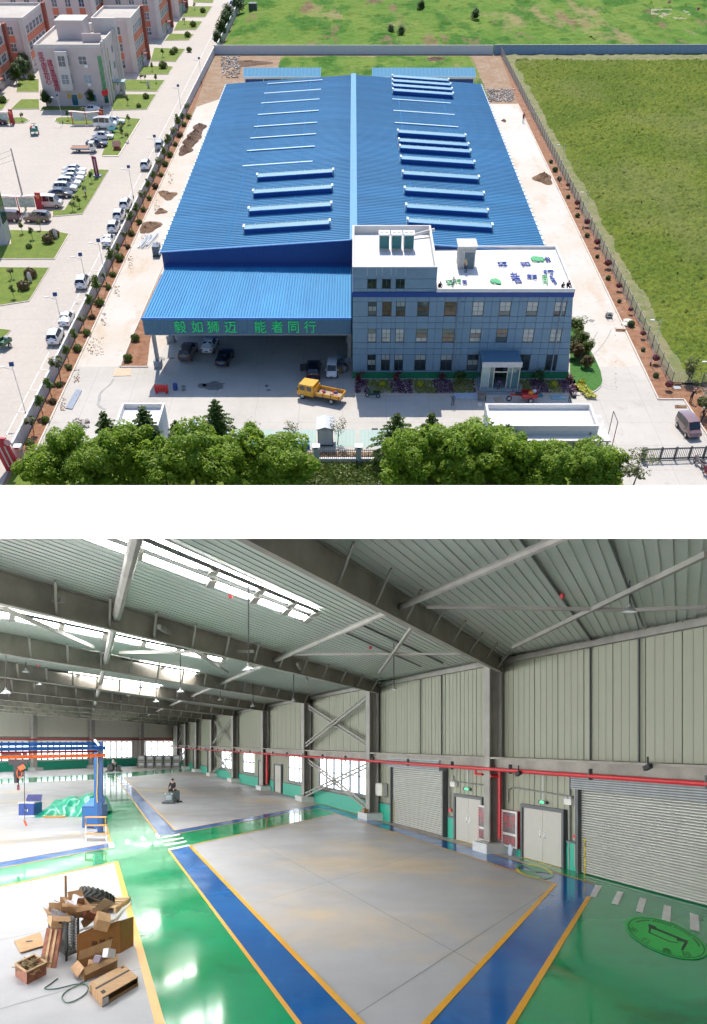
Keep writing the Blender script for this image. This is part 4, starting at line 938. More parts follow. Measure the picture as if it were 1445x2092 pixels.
bs=car('suv',br,'brown grey car seen from its left side below the notice board');put(bs,True,G(78,452),R(88),bs['label'],None,1.12)
b2=car('suv',paint('dark plum',(.06,.03,.05)),'dark plum car half hidden by the building at the left edge');put(b2,True,G(18,451),R(88),b2['label'],None,1.1)
park(sedW,186,229,R(93),'white sedan parked right in front of the pink building',None)
mv=car('van',wh,'white minibus in front of the red notice board','minibus','van');put(mv,True,G(217,262),R(-92),mv['label'],gB_,1.25)
park(sedW,212,284,R(-93),'white sedan between the minibus and the dark sedan',gB_)
d2=car('sedan',paint('navy',(.02,.03,.09)),'dark navy sedan above the flatbed truck');put(d2,True,G(199,299),R(-95),d2['label'],gB_,SC)
park(sedW,236,253,R(-90),'white car mostly hidden behind the white minibus',gB_)
pc=car('sedan',paint('dark wine',(.1,.01,.03)),'dark red car at the left edge beside the far notice board');put(pc,True,G(-4,253),R(-90),pc['label'],None,SC)
gC='cars under the loading canopy'
c1=car('suv',paint('bronze',(.13,.09,.07)),'bronze brown car under the canopy, left of three',group=gC);put(c1,True,G(386,727),R(-8),c1['label'],gC,1.1)
park(sedW,430,712,R(-6),'white sedan under the canopy, middle of three and farthest in',gC)
c2=car('sedan',bk,'black sedan under the canopy, right of three');put(c2,True,G(460,738),R(-8),c2['label'],gC,1.08)
c3=car('suv',bk,'black car with its left door open under the canopy',dooropen=True);put(c3,True,G(641,765),R(0),c3['label'],gC,1.1)
c4=car('van',wh,'small white microvan facing out beside the rubbish pile under the canopy','microvan','van');put(c4,True,G(679,763),R(178),c4['label'],gC,.92)
c5=car('van',pb,'plum brown minivan facing the viewer near the sliding gate','minivan','van',group=None);put(c5,True,G(1404,882),R(190),c5['label'],None,1.06)
# trucks
def wheel_at(t,x,y,r,w=.22):
    wl=thing('wheel',(0,0,0),None,None);wl.parent=t;wl.matrix_basis=Matrix.Translation((x,y,r))
    obj('tyre',B().lathe((-w/2,0,0),[(r*.6,0),(r*.97,.02),(r,.06),(r,w-.06),(r*.97,w-.02),(r*.6,w)],16,(1,0,0)),black,wl,local=1)
    obj('rim',B().lathe((-w/2+.01,0,0),[(.02,0),(r*.6,0),(r*.62,w-.02),(.02,w-.02)],10,(1,0,0)),steel,wl,local=1)
yel=M('yellow truck paint',(.75,.36,.01),.4,var=.1,sc=2,coat=.4)
tk=thing('yellow_truck',(0,0,0),'yellow double cab dropside truck carrying sacks and scrap in front of the canopy','truck')
obj('cab',B().slab([(-1.0,.6,.55),(-1.0,2.95,.55),(-1.0,3.1,1.2),(-1.0,2.75,2.1),(-1.0,.6,2.15)],(2.0,0,0)),yel,tk,local=1,bev=.05)
obj('windscreen',B().slab([(-.88,3.09,1.28),(.88,3.09,1.28),(.82,2.80,2.0),(-.82,2.80,2.0)],(0,.03,.01)),glassm,tk,local=1)
for sx in(-1,1):
    obj('side_window',B().mm((sx*1.0-.01,1.85,1.3),(sx*1.0+.01,2.6,1.92)),glassm,tk,local=1)
    obj('side_window',B().mm((sx*1.0-.01,.9,1.3),(sx*1.0+.01,1.6,1.92)),glassm,tk,local=1)
    obj('wing_mirror',B().mm((sx*1.2-.1,2.8,1.3),(sx*1.2+.1,2.9,1.75)),greyp,tk,local=1)
    obj('door_seam',B().mm((sx*1.0-.006,1.71,.7),(sx*1.0+.006,1.74,2.05)),greyp,tk,local=1)
    obj('headlight',B().mm((sx*.7-.18,3.0,.7),(sx*.7+.18,3.12,.92)),lampw,tk,local=1)
    for y_ in(2.3,-2.0):wheel_at(tk,sx*.88,y_,.42,.26)
    obj('side_board',B().mm((sx*1.05-.04,-3.3,.95),(sx*1.05+.04,.45,1.38)),yel,tk,local=1)
    for q in range(4):obj('stake',B().mm((sx*1.11-.02,-3.2+q*1.15,.85),(sx*1.11+.02,-3.1+q*1.15,1.42)),M('rusty steel',(.2,.1,.05),.8),tk,local=1)
obj('tail_board',B().mm((-1.01,-3.38,.95),(1.01,-3.3,1.38)),yel,tk,local=1);obj('head_board',B().mm((-1.01,.45,.95),(1.01,.53,1.75)),yel,tk,local=1)
obj('bed_floor',B().mm((-1.01,-3.3,.85),(1.01,.45,.95)),M('truck bed',(.42,.32,.24),.9,var=.2),tk,local=1);obj('chassis',B().mm((-.45,-3.2,.5),(.45,2.9,.84)),greyp,tk,local=1)
tk.matrix_basis=Matrix.Translation(G(655,815))@Matrix.Rotation(R(68),4,'Z')@Matrix.Scale(1.02,4)
tm=tk.matrix_basis.copy()
for i in range(9):
    x,y=random.uniform(-.8,.8),random.uniform(-2.9,.1);c=random.choice([(.6,.6,.58),(.1,.15,.35),(.5,.05,.05),(.7,.6,.45)])
    p=tm@Vector((x,y,.97));obj('sack',B().ball((p.x,p.y,p.z+.12),(.28,.2,.16),8,5,.15),M('sack %d'%i,c,.9),label='scrap sack on the yellow truck bed '+['by the head board','near the left side board','under a second sack','in the middle','beside the tail board','toward the right side board','next to the red one','at the left rear','at the right rear'][i],cat='sack',group='sacks on the yellow truck')
ft=thing('flatbed_truck',(0,0,0),'small white cab truck with an empty brown flat bed in the car park','truck')
obj('cab',B().slab([(-.95,1.0,.5),(-.95,2.3,.5),(-.95,2.5,1.1),(-.95,2.1,2.0),(-.95,1.0,2.05)],(1.9,0,0)),wh,ft,local=1,bev=.06)
obj('windscreen',B().slab([(-.85,2.5,1.18),(.85,2.5,1.18),(.8,2.15,1.95),(-.8,2.15,1.95)],(0,.03,.01)),glassm,ft,local=1)
for sx in(-1,1):
    obj('side_window',B().mm((sx*.95-.01,1.3,1.2),(sx*.95+.01,2.05,1.8)),glassm,ft,local=1)
    for y_ in(1.8,-1.7):wheel_at(ft,sx*.82,y_,.36)
    obj('side_board',B().mm((sx*1.0-.03,-3.2,.75),(sx*1.0+.03,.9,1.05)),offw,ft,local=1)
obj('flat_bed',B().mm((-.97,-3.2,.8),(.97,.9,.98)),M('rust brown bed',(.36,.17,.10),.8,var=.15),ft,local=1);obj('chassis',B().mm((-.4,-3.1,.45),(.4,2.2,.79)),greyp,ft,local=1)
ft.matrix_basis=Matrix.Translation(G(176,310))@Matrix.Rotation(R(-90),4,'Z')
# three wheelers, scooters
def trike(x,y,ang,c1,load,label,s=1.0):
    t=thing('cargo_tricycle',(0,0,0),label,'tricycle');m=M('trike paint '+label[:9],c1,.5)
    obj('cargo_box',B().mm((-.6,-1.5,.55),(.6,.1,.62)).mm((-.6,-1.5,.62),(-.55,.1,.95)).mm((.55,-1.5,.62),(.6,.1,.95)).mm((-.55,-1.5,.62),(.55,-1.45,.95)).mm((-.55,.05,.62),(.55,.1,.95)),m,t,local=1)
    obj('frame',B().bar((0,0,.6),(0,1.2,.7),.14,.12).bar((0,1.2,.4),(0,1.1,1.05),.1,.1),m,t,local=1)
    obj('saddle',B().box((0,.45,.85),(.3,.6,.14)),black,t,local=1);obj('handlebar',B().bar((-.4,1.05,1.1),(.4,1.05,1.1),.05,.05),greyp,t,local=1)
    for xx,yy in((-.62,-.8),(.62,-.8),(0,1.35)):wheel_at(t,xx,yy,.3,.12)
    for i,c in enumerate(load):obj('load',B().ball((random.uniform(-.3,.3),-1.2+i*.4,.95),(.3,.26,.22),8,5,.2),M('load %s'%(c,),c,.8),t,local=1)
    t.matrix_basis=Matrix.Translation(G(x,y))@Matrix.Rotation(ang,4,'Z')@Matrix.Scale(s,4);return t
trike(72,272,R(12),(.02,.2,.17),[(.7,.7,.68),(.6,.08,.05),(.65,.66,.6)],'green cargo tricycle loaded with white and red sacks in the empty car park',1.5)
trike(236,271,R(-90),(.2,.5,.55),[],'pale turquoise three wheeler beside the white minibus',1.1)
trike(1066,819,R(92),(.4,.03,.04),[(.5,.5,.5),(.65,.25,.02)],'red cargo tricycle with an orange load below the office steps',1.35)
trike(4,715,R(160),(.05,.15,.08),[(.6,.6,.55)],'dark green tricycle cut by the left picture edge',1.3)
def scooter(x,y,ang,c,label,s=1.0):
    t=thing('motor_scooter',(0,0,0),label,'scooter');m=M('scooter paint %s'%(c,),c,.35,coat=.6)
    obj('body',B().slab([(-.14,-.75,.45),(-.14,-.1,.35),(-.14,.45,.32),(-.14,.65,.95),(-.14,.5,.95),(-.14,.3,.45),(-.14,-.05,.6),(-.14,-.75,.72)],(.28,0,0)),m,t,local=1)
    obj('saddle',B().box((0,-.4,.78),(.3,.75,.12)),black,t,local=1);obj('handlebar',B().bar((-.36,.55,1.05),(.36,.55,1.05),.05,.05),greyp,t,local=1)
    obj('front_shield',B().box((0,.66,.75),(.42,.06,.5)),m,t,local=1)
    for yy in(-.6,.75):wheel_at(t,0,yy,.27,.12)
    t.matrix_basis=Matrix.Translation(G(x,y))@Matrix.Rotation(ang,4,'Z')@Matrix.Scale(s,4);return t
scooter(763,812,R(80),(.01,.09,.08),'dark teal motor scooter parked below the office flower bed',1.15)
scooter(1428,952,R(25),(.35,.25,.24),'grey and pink scooter just outside the sliding gate',1.15)
scooter(1443,974,R(10),(.3,.02,.03),'red scooter cut by the right picture edge outside the gate',1.15)
scooter(1195,727,R(0),(.2,.18,.17),'small dark scooter at the edge of the corner lawn',.8)if 0 else None
tc_=G(1244,648);t=thing('tool_cart',tc_,'small dark cart left against the right kerb','cart')
obj('tray',B().mm((-.5,-.5,.35),(.5,.5,.45)),greyp,t,local=1);obj('handle',B().path([(-.4,-.5,.4),(-.4,-.8,1.0),(.4,-.8,1.0),(.4,-.5,.4)],.04),steel,t,local=1);obj('crate',B().mm((-.35,-.2,.46),(.35,.4,.85)),offw,t,local=1)
for sx in(-1,1):obj('wheel',B().lathe((sx*.5-.04,0,.2),[(.02,0),(.2,0),(.2,.08),(.02,.08)],10,(1,0,0)),black,t,local=1)

# ------------------------------------------------------------ lamp posts
lampm=M('lamp post white',(.62,.63,.64),.5,.2)
def lamppost(x,yb,h,label,panel=True,arm=-1,bands=False):
    t=thing('solar_lamp_post',G(x,yb),label,'lamp post')
    obj('pole',B().tube((0,0,.5),(0,0,h),.055,8,.04),lampm,t,local=1);obj('base',B().tube((0,0,0),(0,0,.5),.12),M('lamp base',(.06,.06,.12),.6),t,local=1)
    obj('arm',B().tube((0,0,h-.6),(arm*1.1,0,h-.3),.035,6),lampm,t,local=1)
    obj('lamp_head',B().box((arm*1.35,0,h-.25),(.6,.25,.1)),lampm,t,local=1)
    if panel:obj('solar_panel',B().box((0,0,h+.15),(.6,.05,.55),.2,(R(-50),0,0)),M('solar cell blue',(.02,.05,.14),.2),t,local=1);obj('panel_frame',B().box((0,.03,h+.12),(.66,.04,.61),.2,(R(-50),0,0)),lampm,t,local=1)
    return t
for a in((54,849,7.0,'solar lamp post on the campus road at the lower left'),(181,600,6.0,'solar lamp post behind the lone white car, leaning over its roof'),(219,584,7.0,'tall pale lamp post standing in the bed behind the left wall at mid height'),(273,405,5.5,'lamp post with a small banner above the run of four white cars'),(136,700,7.0,'pale lamp post beside the lowest parked car'),(325,345,6,'lamp post beside the farthest parked hatchback'),(371,235,6,'lamp post with a banner on the road level with the pink building'),(129,252,5.6,'white lamp post on the paving before the pink building'),(412,170,5.5,'lamp post on the road near the far end of the left wall')):
    lamppost(*a)
for i,(x,yb,h)in enumerate(((1143,372,7.0),(1191,468,6.5),(1329,746,6.8),(1435,822,6.0))):
    lamppost(x,yb,h,'plain lamp post in the bed by the field fence, '+['farthest of four','second farthest of four','third, left of the fence corner','nearest, at the right picture edge'][i],False)
t=thing('utility_pole',G(53,428),'tall concrete utility pole in the car park carrying wires','utility pole');hh=V(53,428,G(53,428).y).z
obj('pole',B().tube((0,0,0),(0,0,10.5),.2,9,.12),M('pole concrete',(.42,.40,.37),.9),t,local=1);obj('hazard_band',B().tube((0,0,.3),(0,0,1.5),.215,9),M('hazard yellow',(.6,.4,.02),.6,var=.5,sc=3,col2=(.02,.02,.02)),t,local=1)
for k in range(3):obj('wire',B().path([Vector((0,0,10.2-k*.8))+Vector((-14*u,3*u,-1.2*math.sin(u*3.14)-u))for u in np.linspace(0,1,8)],.02,4),black,t,local=1)
# =================================================================== campus on the left
pinkr=M('pinkish render',(.60,.50,.475),.85,var=.06,sc=.4);paler=M('pale render',(.64,.58,.54),.85,var=.06,sc=.4);orange=M('orange spandrel',(.58,.18,.10),.75,var=.08,sc=.5);brick_r=M('brick red fin',(.34,.09,.06),.8,var=.1)
flatr=layered('roof felt',(.46,.41,.36),[((.52,.48,.43),.1,.45,.6,(1,1,1),.8),((.36,.33,.30),.5,.56,.7,(1,1,1),.5)],.9,joints=(6,200,(.38,.35,.32),.06,0,0))
cwin=M('campus window glass',(.06,.08,.11),.1,spec=1,var=.3,sc=.5);wfr=M('white window frame',(.68,.68,.68),.5,var=0)
def wbox(par,org,ex,u0,u1,z0,z1,nx=2,nz=2,mat=None,name='window',dep=.08):
    """window on the wall through org with direction ex (unit), u along it, outward normal = ex rotated -90"""
    ex=Vector(ex);n=Vector((ex.y,-ex.x,0));P=lambda u,z,o_:Vector(org)+ex*u+Vector((0,0,z))+n*o_
    f=B();t_=.09
    for a,c in(((u0,z0),(u1,z0+t_)),((u0,z1-t_),(u1,z1)),((u0,z0+t_),(u0+t_,z1-t_)),((u1-t_,z0+t_),(u1,z1-t_))):
        f.slab([P(a[0],a[1],0.005),P(c[0],a[1],0.005),P(c[0],c[1],0.005),P(a[0],c[1],0.005)],n*dep)
    for i in range(1,nx):u=u0+(u1-u0)*i/nx;f.slab([P(u-.04,z0+t_,.045),P(u+.04,z0+t_,.045),P(u+.04,z1-t_,.045),P(u-.04,z1-t_,.045)],n*.035)
    for j in range(1,nz):z=z0+(z1-z0)*j/nz;f.slab([P(u0+t_,z-.03,.04),P(u1-t_,z-.03,.04),P(u1-t_,z+.03,.04),P(u0+t_,z+.03,.04)],n*.03)
    w=obj(name,f,wfr,par)
    obj('pane',B().slab([P(u0+t_,z0+t_,.01),P(u1-t_,z0+t_,.01),P(u1-t_,z1-t_,.01),P(u0+t_,z1-t_,.01)],n*.025),mat or cwin,w);return w
def patch(par,org,ex,u0,u1,z0,z1,mat,name='spandrel',dep=.06,o_=0.004):
    ex=Vector(ex);n=Vector((ex.y,-ex.x,0));P=lambda u,z:Vector(org)+ex*u+Vector((0,0,z))+n*o_
    return obj(name,B().slab([P(u0,z0),P(u1,z0),P(u1,z1),P(u0,z1)],n*dep),mat,par)
def block(name,x0,x1,y0,y1,h,label,wall=pinkr,par_h=.7):
    t=thing(name,(x1,y0,0),label,'building')
    obj('wall',B().mm((x0,y0,0),(x1,y1,h-par_h)),wall,t)
    obj('roof',B().mm((x0+.3,y0+.3,h-par_h),(x1-.3,y1-.3,h-par_h+.06)),flatr,t)
    for a,c in(((x0,y0),(x1,y0+.3)),((x0,y1-.3),(x1,y1)),((x0,y0+.3),(x0+.3,y1-.3)),((x1-.3,y0+.3),(x1,y1-.3))):obj('parapet',B().mm((a[0],a[1],h-par_h),(c[0],c[1],h)),paler,t)
    return t
def teaching(x0,x1,y0,y1,h,label,ncol=5,frontcols=True,fin=True):
    t=block('workshop_block',x0,x1,y0,y1,h,label)
    L=y1-y0;e=(0,1,0);org=(x1,y0,0)                     # side facing +X
    fh=h/3.25
    for f in range(3):
        zb=f*fh+.9;patch(t,org,e,.9 if 1 else 0,L-(2.2 if fin else.5),zb+fh*.52,zb+fh*.52+fh*.42,orange)if f<2 else None
        u=1.2
        for c in range(ncol):
            w=(L-4)/ncol;wbox(t,org,e,1.1+c*w,1.1+c*w+w*.8,zb,zb+fh*.5,3,2)
    if fin:obj('end_fin',B().mm((x1+.002,y1-1.9,0),(x1+.9,y1-.1,h+.2)),brick_r,t)
    obj('corner_pier',B().mm((x1-1.3,y0-.35,0),(x1+.15,y0-.002,h+.05)),paler,t)
    if frontcols:
        for f in range(3):
            zb=f*fh+.9
            for k in range(int((x1-x0-2)/4.2)):
                u=x1-3.3-k*4.2;wbox(t,(u-1.8,y0,0),(1,0,0),0,1.8,zb,zb+fh*.5,2,2)
                if f<2:patch(t,(u-1.8,y0,0),(1,0,0),0,1.8,zb+fh*.54,zb+fh*.54+fh*.4,orange)
    obj('door',B().mm((x1+.003,y0+L*.45,0),(x1+.06,y0+L*.45+1.8,2.6)),M('green door',(.02,.10,.06),.4),t)
    obj('door_canopy',B().mm((x1+.003,y0+L*.42,2.75),(x1+1.6,y0+L*.42+2.6,2.95)),brick_r,t)
    return t
teaching(-73,-62,313,331,12.3,'orange and beige three storey block just behind the pink building')
teaching(-79,-61.6,359,379,12.3,'orange and beige three storey block, second behind the pink building')
teaching(-76,-60.9,395,413,12.3,'orange and beige block at the top edge, third behind the pink building',frontcols=True)
teaching(-125,-92,313,336,12.3,'orange block with a wide flat roof at the upper left')
teaching(-125,-95.9,276,307,12.0,'orange block cut by the left picture edge')
teaching(-110,-80,352,376,13,'orange block between the two rows at the top left')
# the pink building
X1,X0p,Yp=-63.4,-79.9,276.0
pk=block('pink_office',X0p,X1,Yp,299.5,12.7,'pink three storey building with red lettering and a bay window column')
def pz(y):return V(150,y,Yp).z
def pxx(x,y=150):return V(x,y,Yp).x
k_=(X1-X0p)/(pxx(217)-pxx(77));fx_=lambda x:X0p+(x-79.5)*(X1-X0p)/(214.5-79.5)
for(a,c,z0,z1,m)in((166,183,pz(132),pz(114),cwin),(170,188,pz(170),pz(152),M('pale curtained glass',(.35,.38,.42),.3,var=.2)),(173,190,pz(208),pz(192),M('teal curtained glass',(.12,.28,.33),.3,var=.2))):
    w=wbox(pk,(fx_(a),Yp,0),(1,0,0),0,fx_(c)-fx_(a),z0,z1,2,2,m)
for z in(pz(137),pz(175)):obj('air_conditioner',B().mm((fx_(177),Yp-.45,z),(fx_(184),Yp-.005,z+.6)),white,pk)
bx0,bx1=fx_(122),fx_(146)
obj('bay',B().mm((bx0,Yp-1.3,pz(183)),(bx1,Yp-.003,pz(103))),paler,pk)
for z0,z1,m in((pz(134),pz(111),cwin),(pz(170),pz(149),M('bay glass grey',(.16,.20,.24),.15,var=.3,spec=1))):
    wbox(pk,(bx0+.5,Yp-1.3,0),(1,0,0),0,bx1-bx0-1.0,z0,z1,2,2,m);wbox(pk,(bx1,Yp-1.2,0),(0,1,0),0,1.1,z0,z1,1,2,m)
gg=M('green curtain glass',(.02,.24,.09),.15,var=.5,sc=1.5,spec=1);gd=M('dark green glass',(.01,.08,.05),.15,var=.3,spec=1)
for i in range(9):
    z1=pz(114)-i*(pz(114)-.6)/9;obj('glass_panel',B().mm((fx_(206),Yp-.10,z1-(pz(114)-.6)/9+.05),(fx_(214.3),Yp-.005,z1)),gg if i<7 else gd,pk)
wbox(pk,(fx_(136),Yp,0),(1,0,0),0,fx_(150)-fx_(136),0.05,pz(192),1,1,M('teal door glass',(.02,.12,.17),.2),'door')
for x in(133,155):obj('brass_plaque',B().lathe((fx_(x),Yp-.003,pz(196)),[(.02,.06),(.55,.06),(.55,0)],16,(0,-1,0)),M('brass plaque',(.65,.36,.05),.4),pk)
redsign=M('crimson sign letters',(.50,.012,.07),.5,var=0)
for s,x,y0,y1 in(('坚守创业初心',90.5,114,167),('建设美丽濉南',106,129,181)):
    for i,ch in enumerate(s):
        y=y0+(y1-y0)*i/5;obj('character',letters(ch,1.5,(fx_(x+(y-y0)*.09),Yp-.08,pz(y)),(1,0,0),(0,0,1),.12),redsign,pk)
# right flank of the pink building: curved front, windows, porch
for z0 in(1.6,5.2,8.6):wbox(pk,(X1,Yp+12.5,0),(0,1,0),0,2.2,z0,z0+1.7,2,1)
obj('slit_window',B().mm((X1+.003,Yp+7.5,1.5),(X1+.06,Yp+8.6,10.5)),gd,pk)
for u in(1.2,4.2,16.5):obj('pilaster',B().mm((X1+.002,Yp+u,0),(X1+.5,Yp+u+.9,13.1)),paler,pk)
obj('tall_fin',B().mm((X1-5,Yp+17.5,0),(X1+1.1,Yp+18.4,15.2)),paler,pk)
obj('porch_roof',B().mm((X1+.003,Yp+9.2,3.0),(X1+2.8,Yp+12.4,3.25)),M('porch teal',(.30,.42,.42),.5),pk);obj('porch_column',B().mm((X1+1.9,Yp+9.5,0),(X1+2.5,Yp+10.1,2.99)),paler,pk)
obj('roof_room',B().mm((-76.0,Yp+10,12.0),(-65.5-3.6,Yp+17,15.7)),pinkr,pk);obj('roof_room_top',B().mm((-76.2,Yp+9.8,15.7),(-68.9,Yp+17.2,15.9)),paler,pk)
obj('roof_screen',B().mm((-69.0,Yp+6.5,12.0),(-64.2,Yp+7.0,13.8)),pinkr,pk)
for i in range(3):obj('water_tank',B().tube((-69.5+i*1.5,Yp+20,12.1),(-69.5+i*1.5,Yp+20,13.8),.55,10),steel,pk)
# blue and glass building cut by the left edge
gb=thing('glass_building',(G(12,495).x,G(12,495).y,0),'building with a blue banner and dark green glass cut by the left picture edge','building')
gp=G(15,498);cxg,cyg=gp.x,gp.y;hg=V(15,310,cyg).z
Xb=V(4,400,cyg).x
obj('wall',B().mm((cxg-14,cyg,0),(cxg,cyg+3.2,14.0)),paler,gb);obj('blue_banner',B().mm((cxg-8,cyg-.14,3.0),(cxg-.35,cyg-.01,10.5)),M('banner blue',(.01,.10,.42),.4),gb)
obj('glass_wall',B().mm((cxg+.005,cyg+.3,3.2),(cxg+.12,cyg+3.1,13.8)),M('dark green curtain wall',(.03,.10,.06),.1,spec=1,var=.5,sc=.6),gb)
obj('character',letters('工',1.2,(cxg-.7,cyg-.2,4.5),(1,0,0),(0,0,1),.06),white,gb)
# ------------------------------------------------------------ lawns
for q in([(229,193),(320,193),(301,224),(229,226)],[(250,163),(338,164),(322,187),(243,186)],[(292,135),(355,136),(345,152),(282,153)],[(315,98),(379,100),(360,126),(307,125)],[(347,69),(397,70),(387,82),(336,83)],
          [(364,42),(414,44),(402,61),(355,62)],[(385,13),(434,13),(420,35),(369,35)],[(392,-12),(442,-12),(435,6),(395,5)],[(43,203),(81,203),(81,223),(21,224)],[(86,218),(213,218),(213,226),(81,226)],[(38,160),(80,162),(80,188),(33,188)],
          [(0,208),(20,203),(4,225),(-20,225)],[(113,242),(120,240),(200,238),(243,240),(290,243),(243,320),(209,320),(232,262),(225,254),(150,254),(120,252),(111,247)],[(0,241),(50,240),(61,246),(50,252),(0,252)],
          [(186,346),(223,347),(169,438),(107,443),(107,432),(131,431)],[(30,436),(50,436),(40,444),(34,444)],[(20,470),(118,473),(143,478),(112,530),(-5,530),(-5,505),(20,500)],[(-5,546),(102,547),(60,616),(-5,626)],[(-5,671),(23,674),(2,702),(-5,705)]):
    island(q,.12,grass_m)
for i,(x,y,s,m)in enumerate(((100,497,1.6,1),(112,485,1.4,1),(60,508,.8,0),(64,568,1.6,1),(50,592,1.5,1),(213,130,1.2,0),(334,140,1.7,0),(387,91+15,1.2,0),(395,55,1.5,0),(415,26,1.4,0),(358,108,1.4,0),(353,112,1.3,0),(299,202,1.2,0),(384,76,1.4,0),(66,163,1.4,0),(6,210,1.5,0),(284,220,.9,0))):
    put(roundsh[m],False,G(x,y),i,['large russet dome bush on the lower left lawn, nearer the viewer','russet dome bush on the lower left lawn beside a leaning sign','small dark bush in the middle of the lower left lawn','large russet dome bush on the lowest full lawn','second russet dome bush on the lowest full lawn, beside a sign','small bush beside the pink building','round bush on the third lawn up from the car park','green bush near the road end of the fourth lawn','dark bush on the sixth lawn up the road','dark bush on the seventh lawn up the road','right bush of a pair on the fourth lawn','left bush of a pair on the fourth lawn','bush on the second lawn near a white stone','bush at the road end of the fifth lawn','bush left of the pink building','bush at the left edge by the orange block','small bush on the first lawn right of the pink building'][i],'lawn bushes on the campus',s)
lawntree=[(46,478),(83,470),(67,490),(25,570),(30,610),(155,420),(163,425),(176,400),(188,374),(150,432),(262,215),(250,272),(264,255),(262,290),(140,246),(172,300-64),(312,146),(289,168),(333,117),(377,50),(398,20),(297,168),(320,170),(46,248),(250,280),(170,240)]
LP_=['nearest the blue bannered building','behind the round russet bushes, slender','centre of the lower left lawn','upper left of the lowest full lawn','lower left of the lowest full lawn','left of a pair below the row of white cars','right of a pair below the row of white cars','beside the pedestrian on the long lawn','just below the red totem','at the bottom of the long lawn','on the first lawn right of the pink building','right of the minibus','just above the flatbed truck lawn corner','beside the wooden kennel','left of the red notice board','right of the notice board','on the third lawn up','on the second lawn up, nearer the building','on the fourth lawn up','on the sixth lawn up','on the seventh lawn up','on the second lawn up, in the middle','at the road end of the second lawn','on the small rounded island at the left edge','in front of the dark navy sedan','behind the red notice board']
for i,(x,y)in enumerate(lawntree):put(ytree[i%2],False,G(x,y),i,'slim young lawn tree, '+LP_[i],'young trees on the campus lawns',.72)
dome=crown_mesh('crown',2.0,1.9,3.0,18,2200,.35,darkleaf,.42);dtm=trunk_mesh('trunk',3,.12,6,1,.5)
dt=make_tree('dark_tree',dtm,dome,'x')
for i,(x,y,s,lab)in enumerate(((266,143,1.1,'dark round tree at the corner of the orange block behind the pink building'),(57,132,.9,'dark round tree before the upper left orange block'),(35,172,1.0,'green tree left of the pink building, nearer the edge'),(50,160,1.0,'green tree left of the pink building, touching its lawn'),(57,150,1.0,'green tree left of the pink building, farthest of three'),(98,218,.75,'dark potted tree at the left of the pink facade'),(188,215,.75,'dark potted tree behind the white sedan at the pink facade'),
                                   (450,82,1.1,'green roadside tree nearest the back wall corner'),(460,62,1.1,'green roadside tree second from the back wall corner'),(468,48,1.1,'green roadside tree third from the back wall corner'),(490,28,1.2,'green roadside tree beside the dark far shed'),(448,96,.9,'low green roadside bush at the back wall corner'),(492,10,1.1,'green roadside tree at the top picture edge'),
                                   (858,28,.8,'dark tree standing in the far meadow'),(969,45,.8,'dark tree group standing in the meadow above the right shed'),(820,78,.7,'bushy tree in the meadow near the back wall'),(800,72,.6,'bushy tree in the meadow left of another near the back wall'))):
    put(dt,i==0,G(x,y),i,lab,'dark trees around the site',s)
obj('dark_shed',B().mm(G(509,26)+Vector((0,0,0)),G(525,26)+Vector((0,3,2.6))),greyp,label='small dark shed in the meadow corner beside the road',cat='shed')
# red notice boards, totem, kennel, flag
board=M('notice board',(.45,.52,.48),.4,var=.25,sc=2)
def noticeboard(x0,x1,y,label,h=2.6,disc=True):
    p,q=G(x0,y),G(x1,y);t=thing('notice_board',p,label,'notice board');L=q.x-p.x
    for i in range(3):
        u=L*(.04+.42*i);obj('post',B().mm((u-.09,-.09,0),(u+.09,.09,h)),redp,t,local=1)
    for i in range(2):obj('display_case',B().mm((L*(.07+.42*i),-.1,.8),(L*(.43+.42*i),.1,h-.35)),board,t,local=1);obj('case_frame',B().mm((L*(.07+.42*i),-.12,h-.35),(L*(.43+.42*i),.12,h-.25)),white,t,local=1)
    pts=[(L*u,0,h+.12*math.cos(u*3.14*2))for u in np.linspace(-.02,.96,9)]
    b=B()
    for a,c in zip(pts,pts[1:]):b.bar(a,c,.9,.12)
    obj('roof',b,M('pink white roof',(.72,.55,.52),.6),t,local=1)
    obj('end_panel',B().slab([(L*.9,-.15,.3),(L*1.0,-.15,.0),(L*1.02,-.15,h+.5),(L*.9,-.15,h+.55)],(0,.3,0)),M('crimson board',(.42,.02,.04),.5),t,local=1)
    obj('emblem',B().lathe((L*.96,-.16,h-.1),[(.02,.03),(.38,.03),(.38,0)],14,(0,-1,0)),M('emblem orange',(.7,.2,.03),.5),t,local=1)
noticeboard(147,214,254,'red framed notice board with a wavy pale roof before the pink building')
noticeboard(-35,30,254,'red framed notice board cut by the left edge, beside a green bin',disc=False)
noticeboard(0,88,432,'long red framed notice board beside the pink and white van',2.8)
def totem(pb,pt,w,label,d=.35,stripes=True,mat=None):
    t=thing('totem_sign',pb,label,'sign');h=pt
    obj('slab',B().slab([(-w/2,0,0),(w/2,0,0),(w/2*.9,0,h*.93),(-w/2*1.1,0,h)],(0,d,0)),mat or M('totem red',(.45,.01,.03),.4,var=.05),t,local=1)
    if stripes:
        for k,s in enumerate(('文明校园','创业中心')):
            for i,ch in enumerate(s):pass
        for sx in(-.18,.16):obj('pale_stripe',B().mm((sx*w-.1,-.03,h*.12),(sx*w+.1,-.003,h*.72)),M('worn white lettering',(.55,.48,.48),.6,var=.5,sc=14),t,local=1)
    return t
tt=totem(G(27,962),4.6,1.9,'leaning red totem sign with two pale vertical stripes at the lower left');obj('pale_emblem',B().lathe((.95,-.05,3.8),[(.02,.06),(.42,.06),(.42,0)],12,(0,-1,0)),M('pale pink',(.7,.4,.45),.5),tt,local=1)
tt.matrix_basis=tt.matrix_basis@Matrix.Rotation(R(-9),4,'Y')@Matrix.Translation((.1,0,.02))
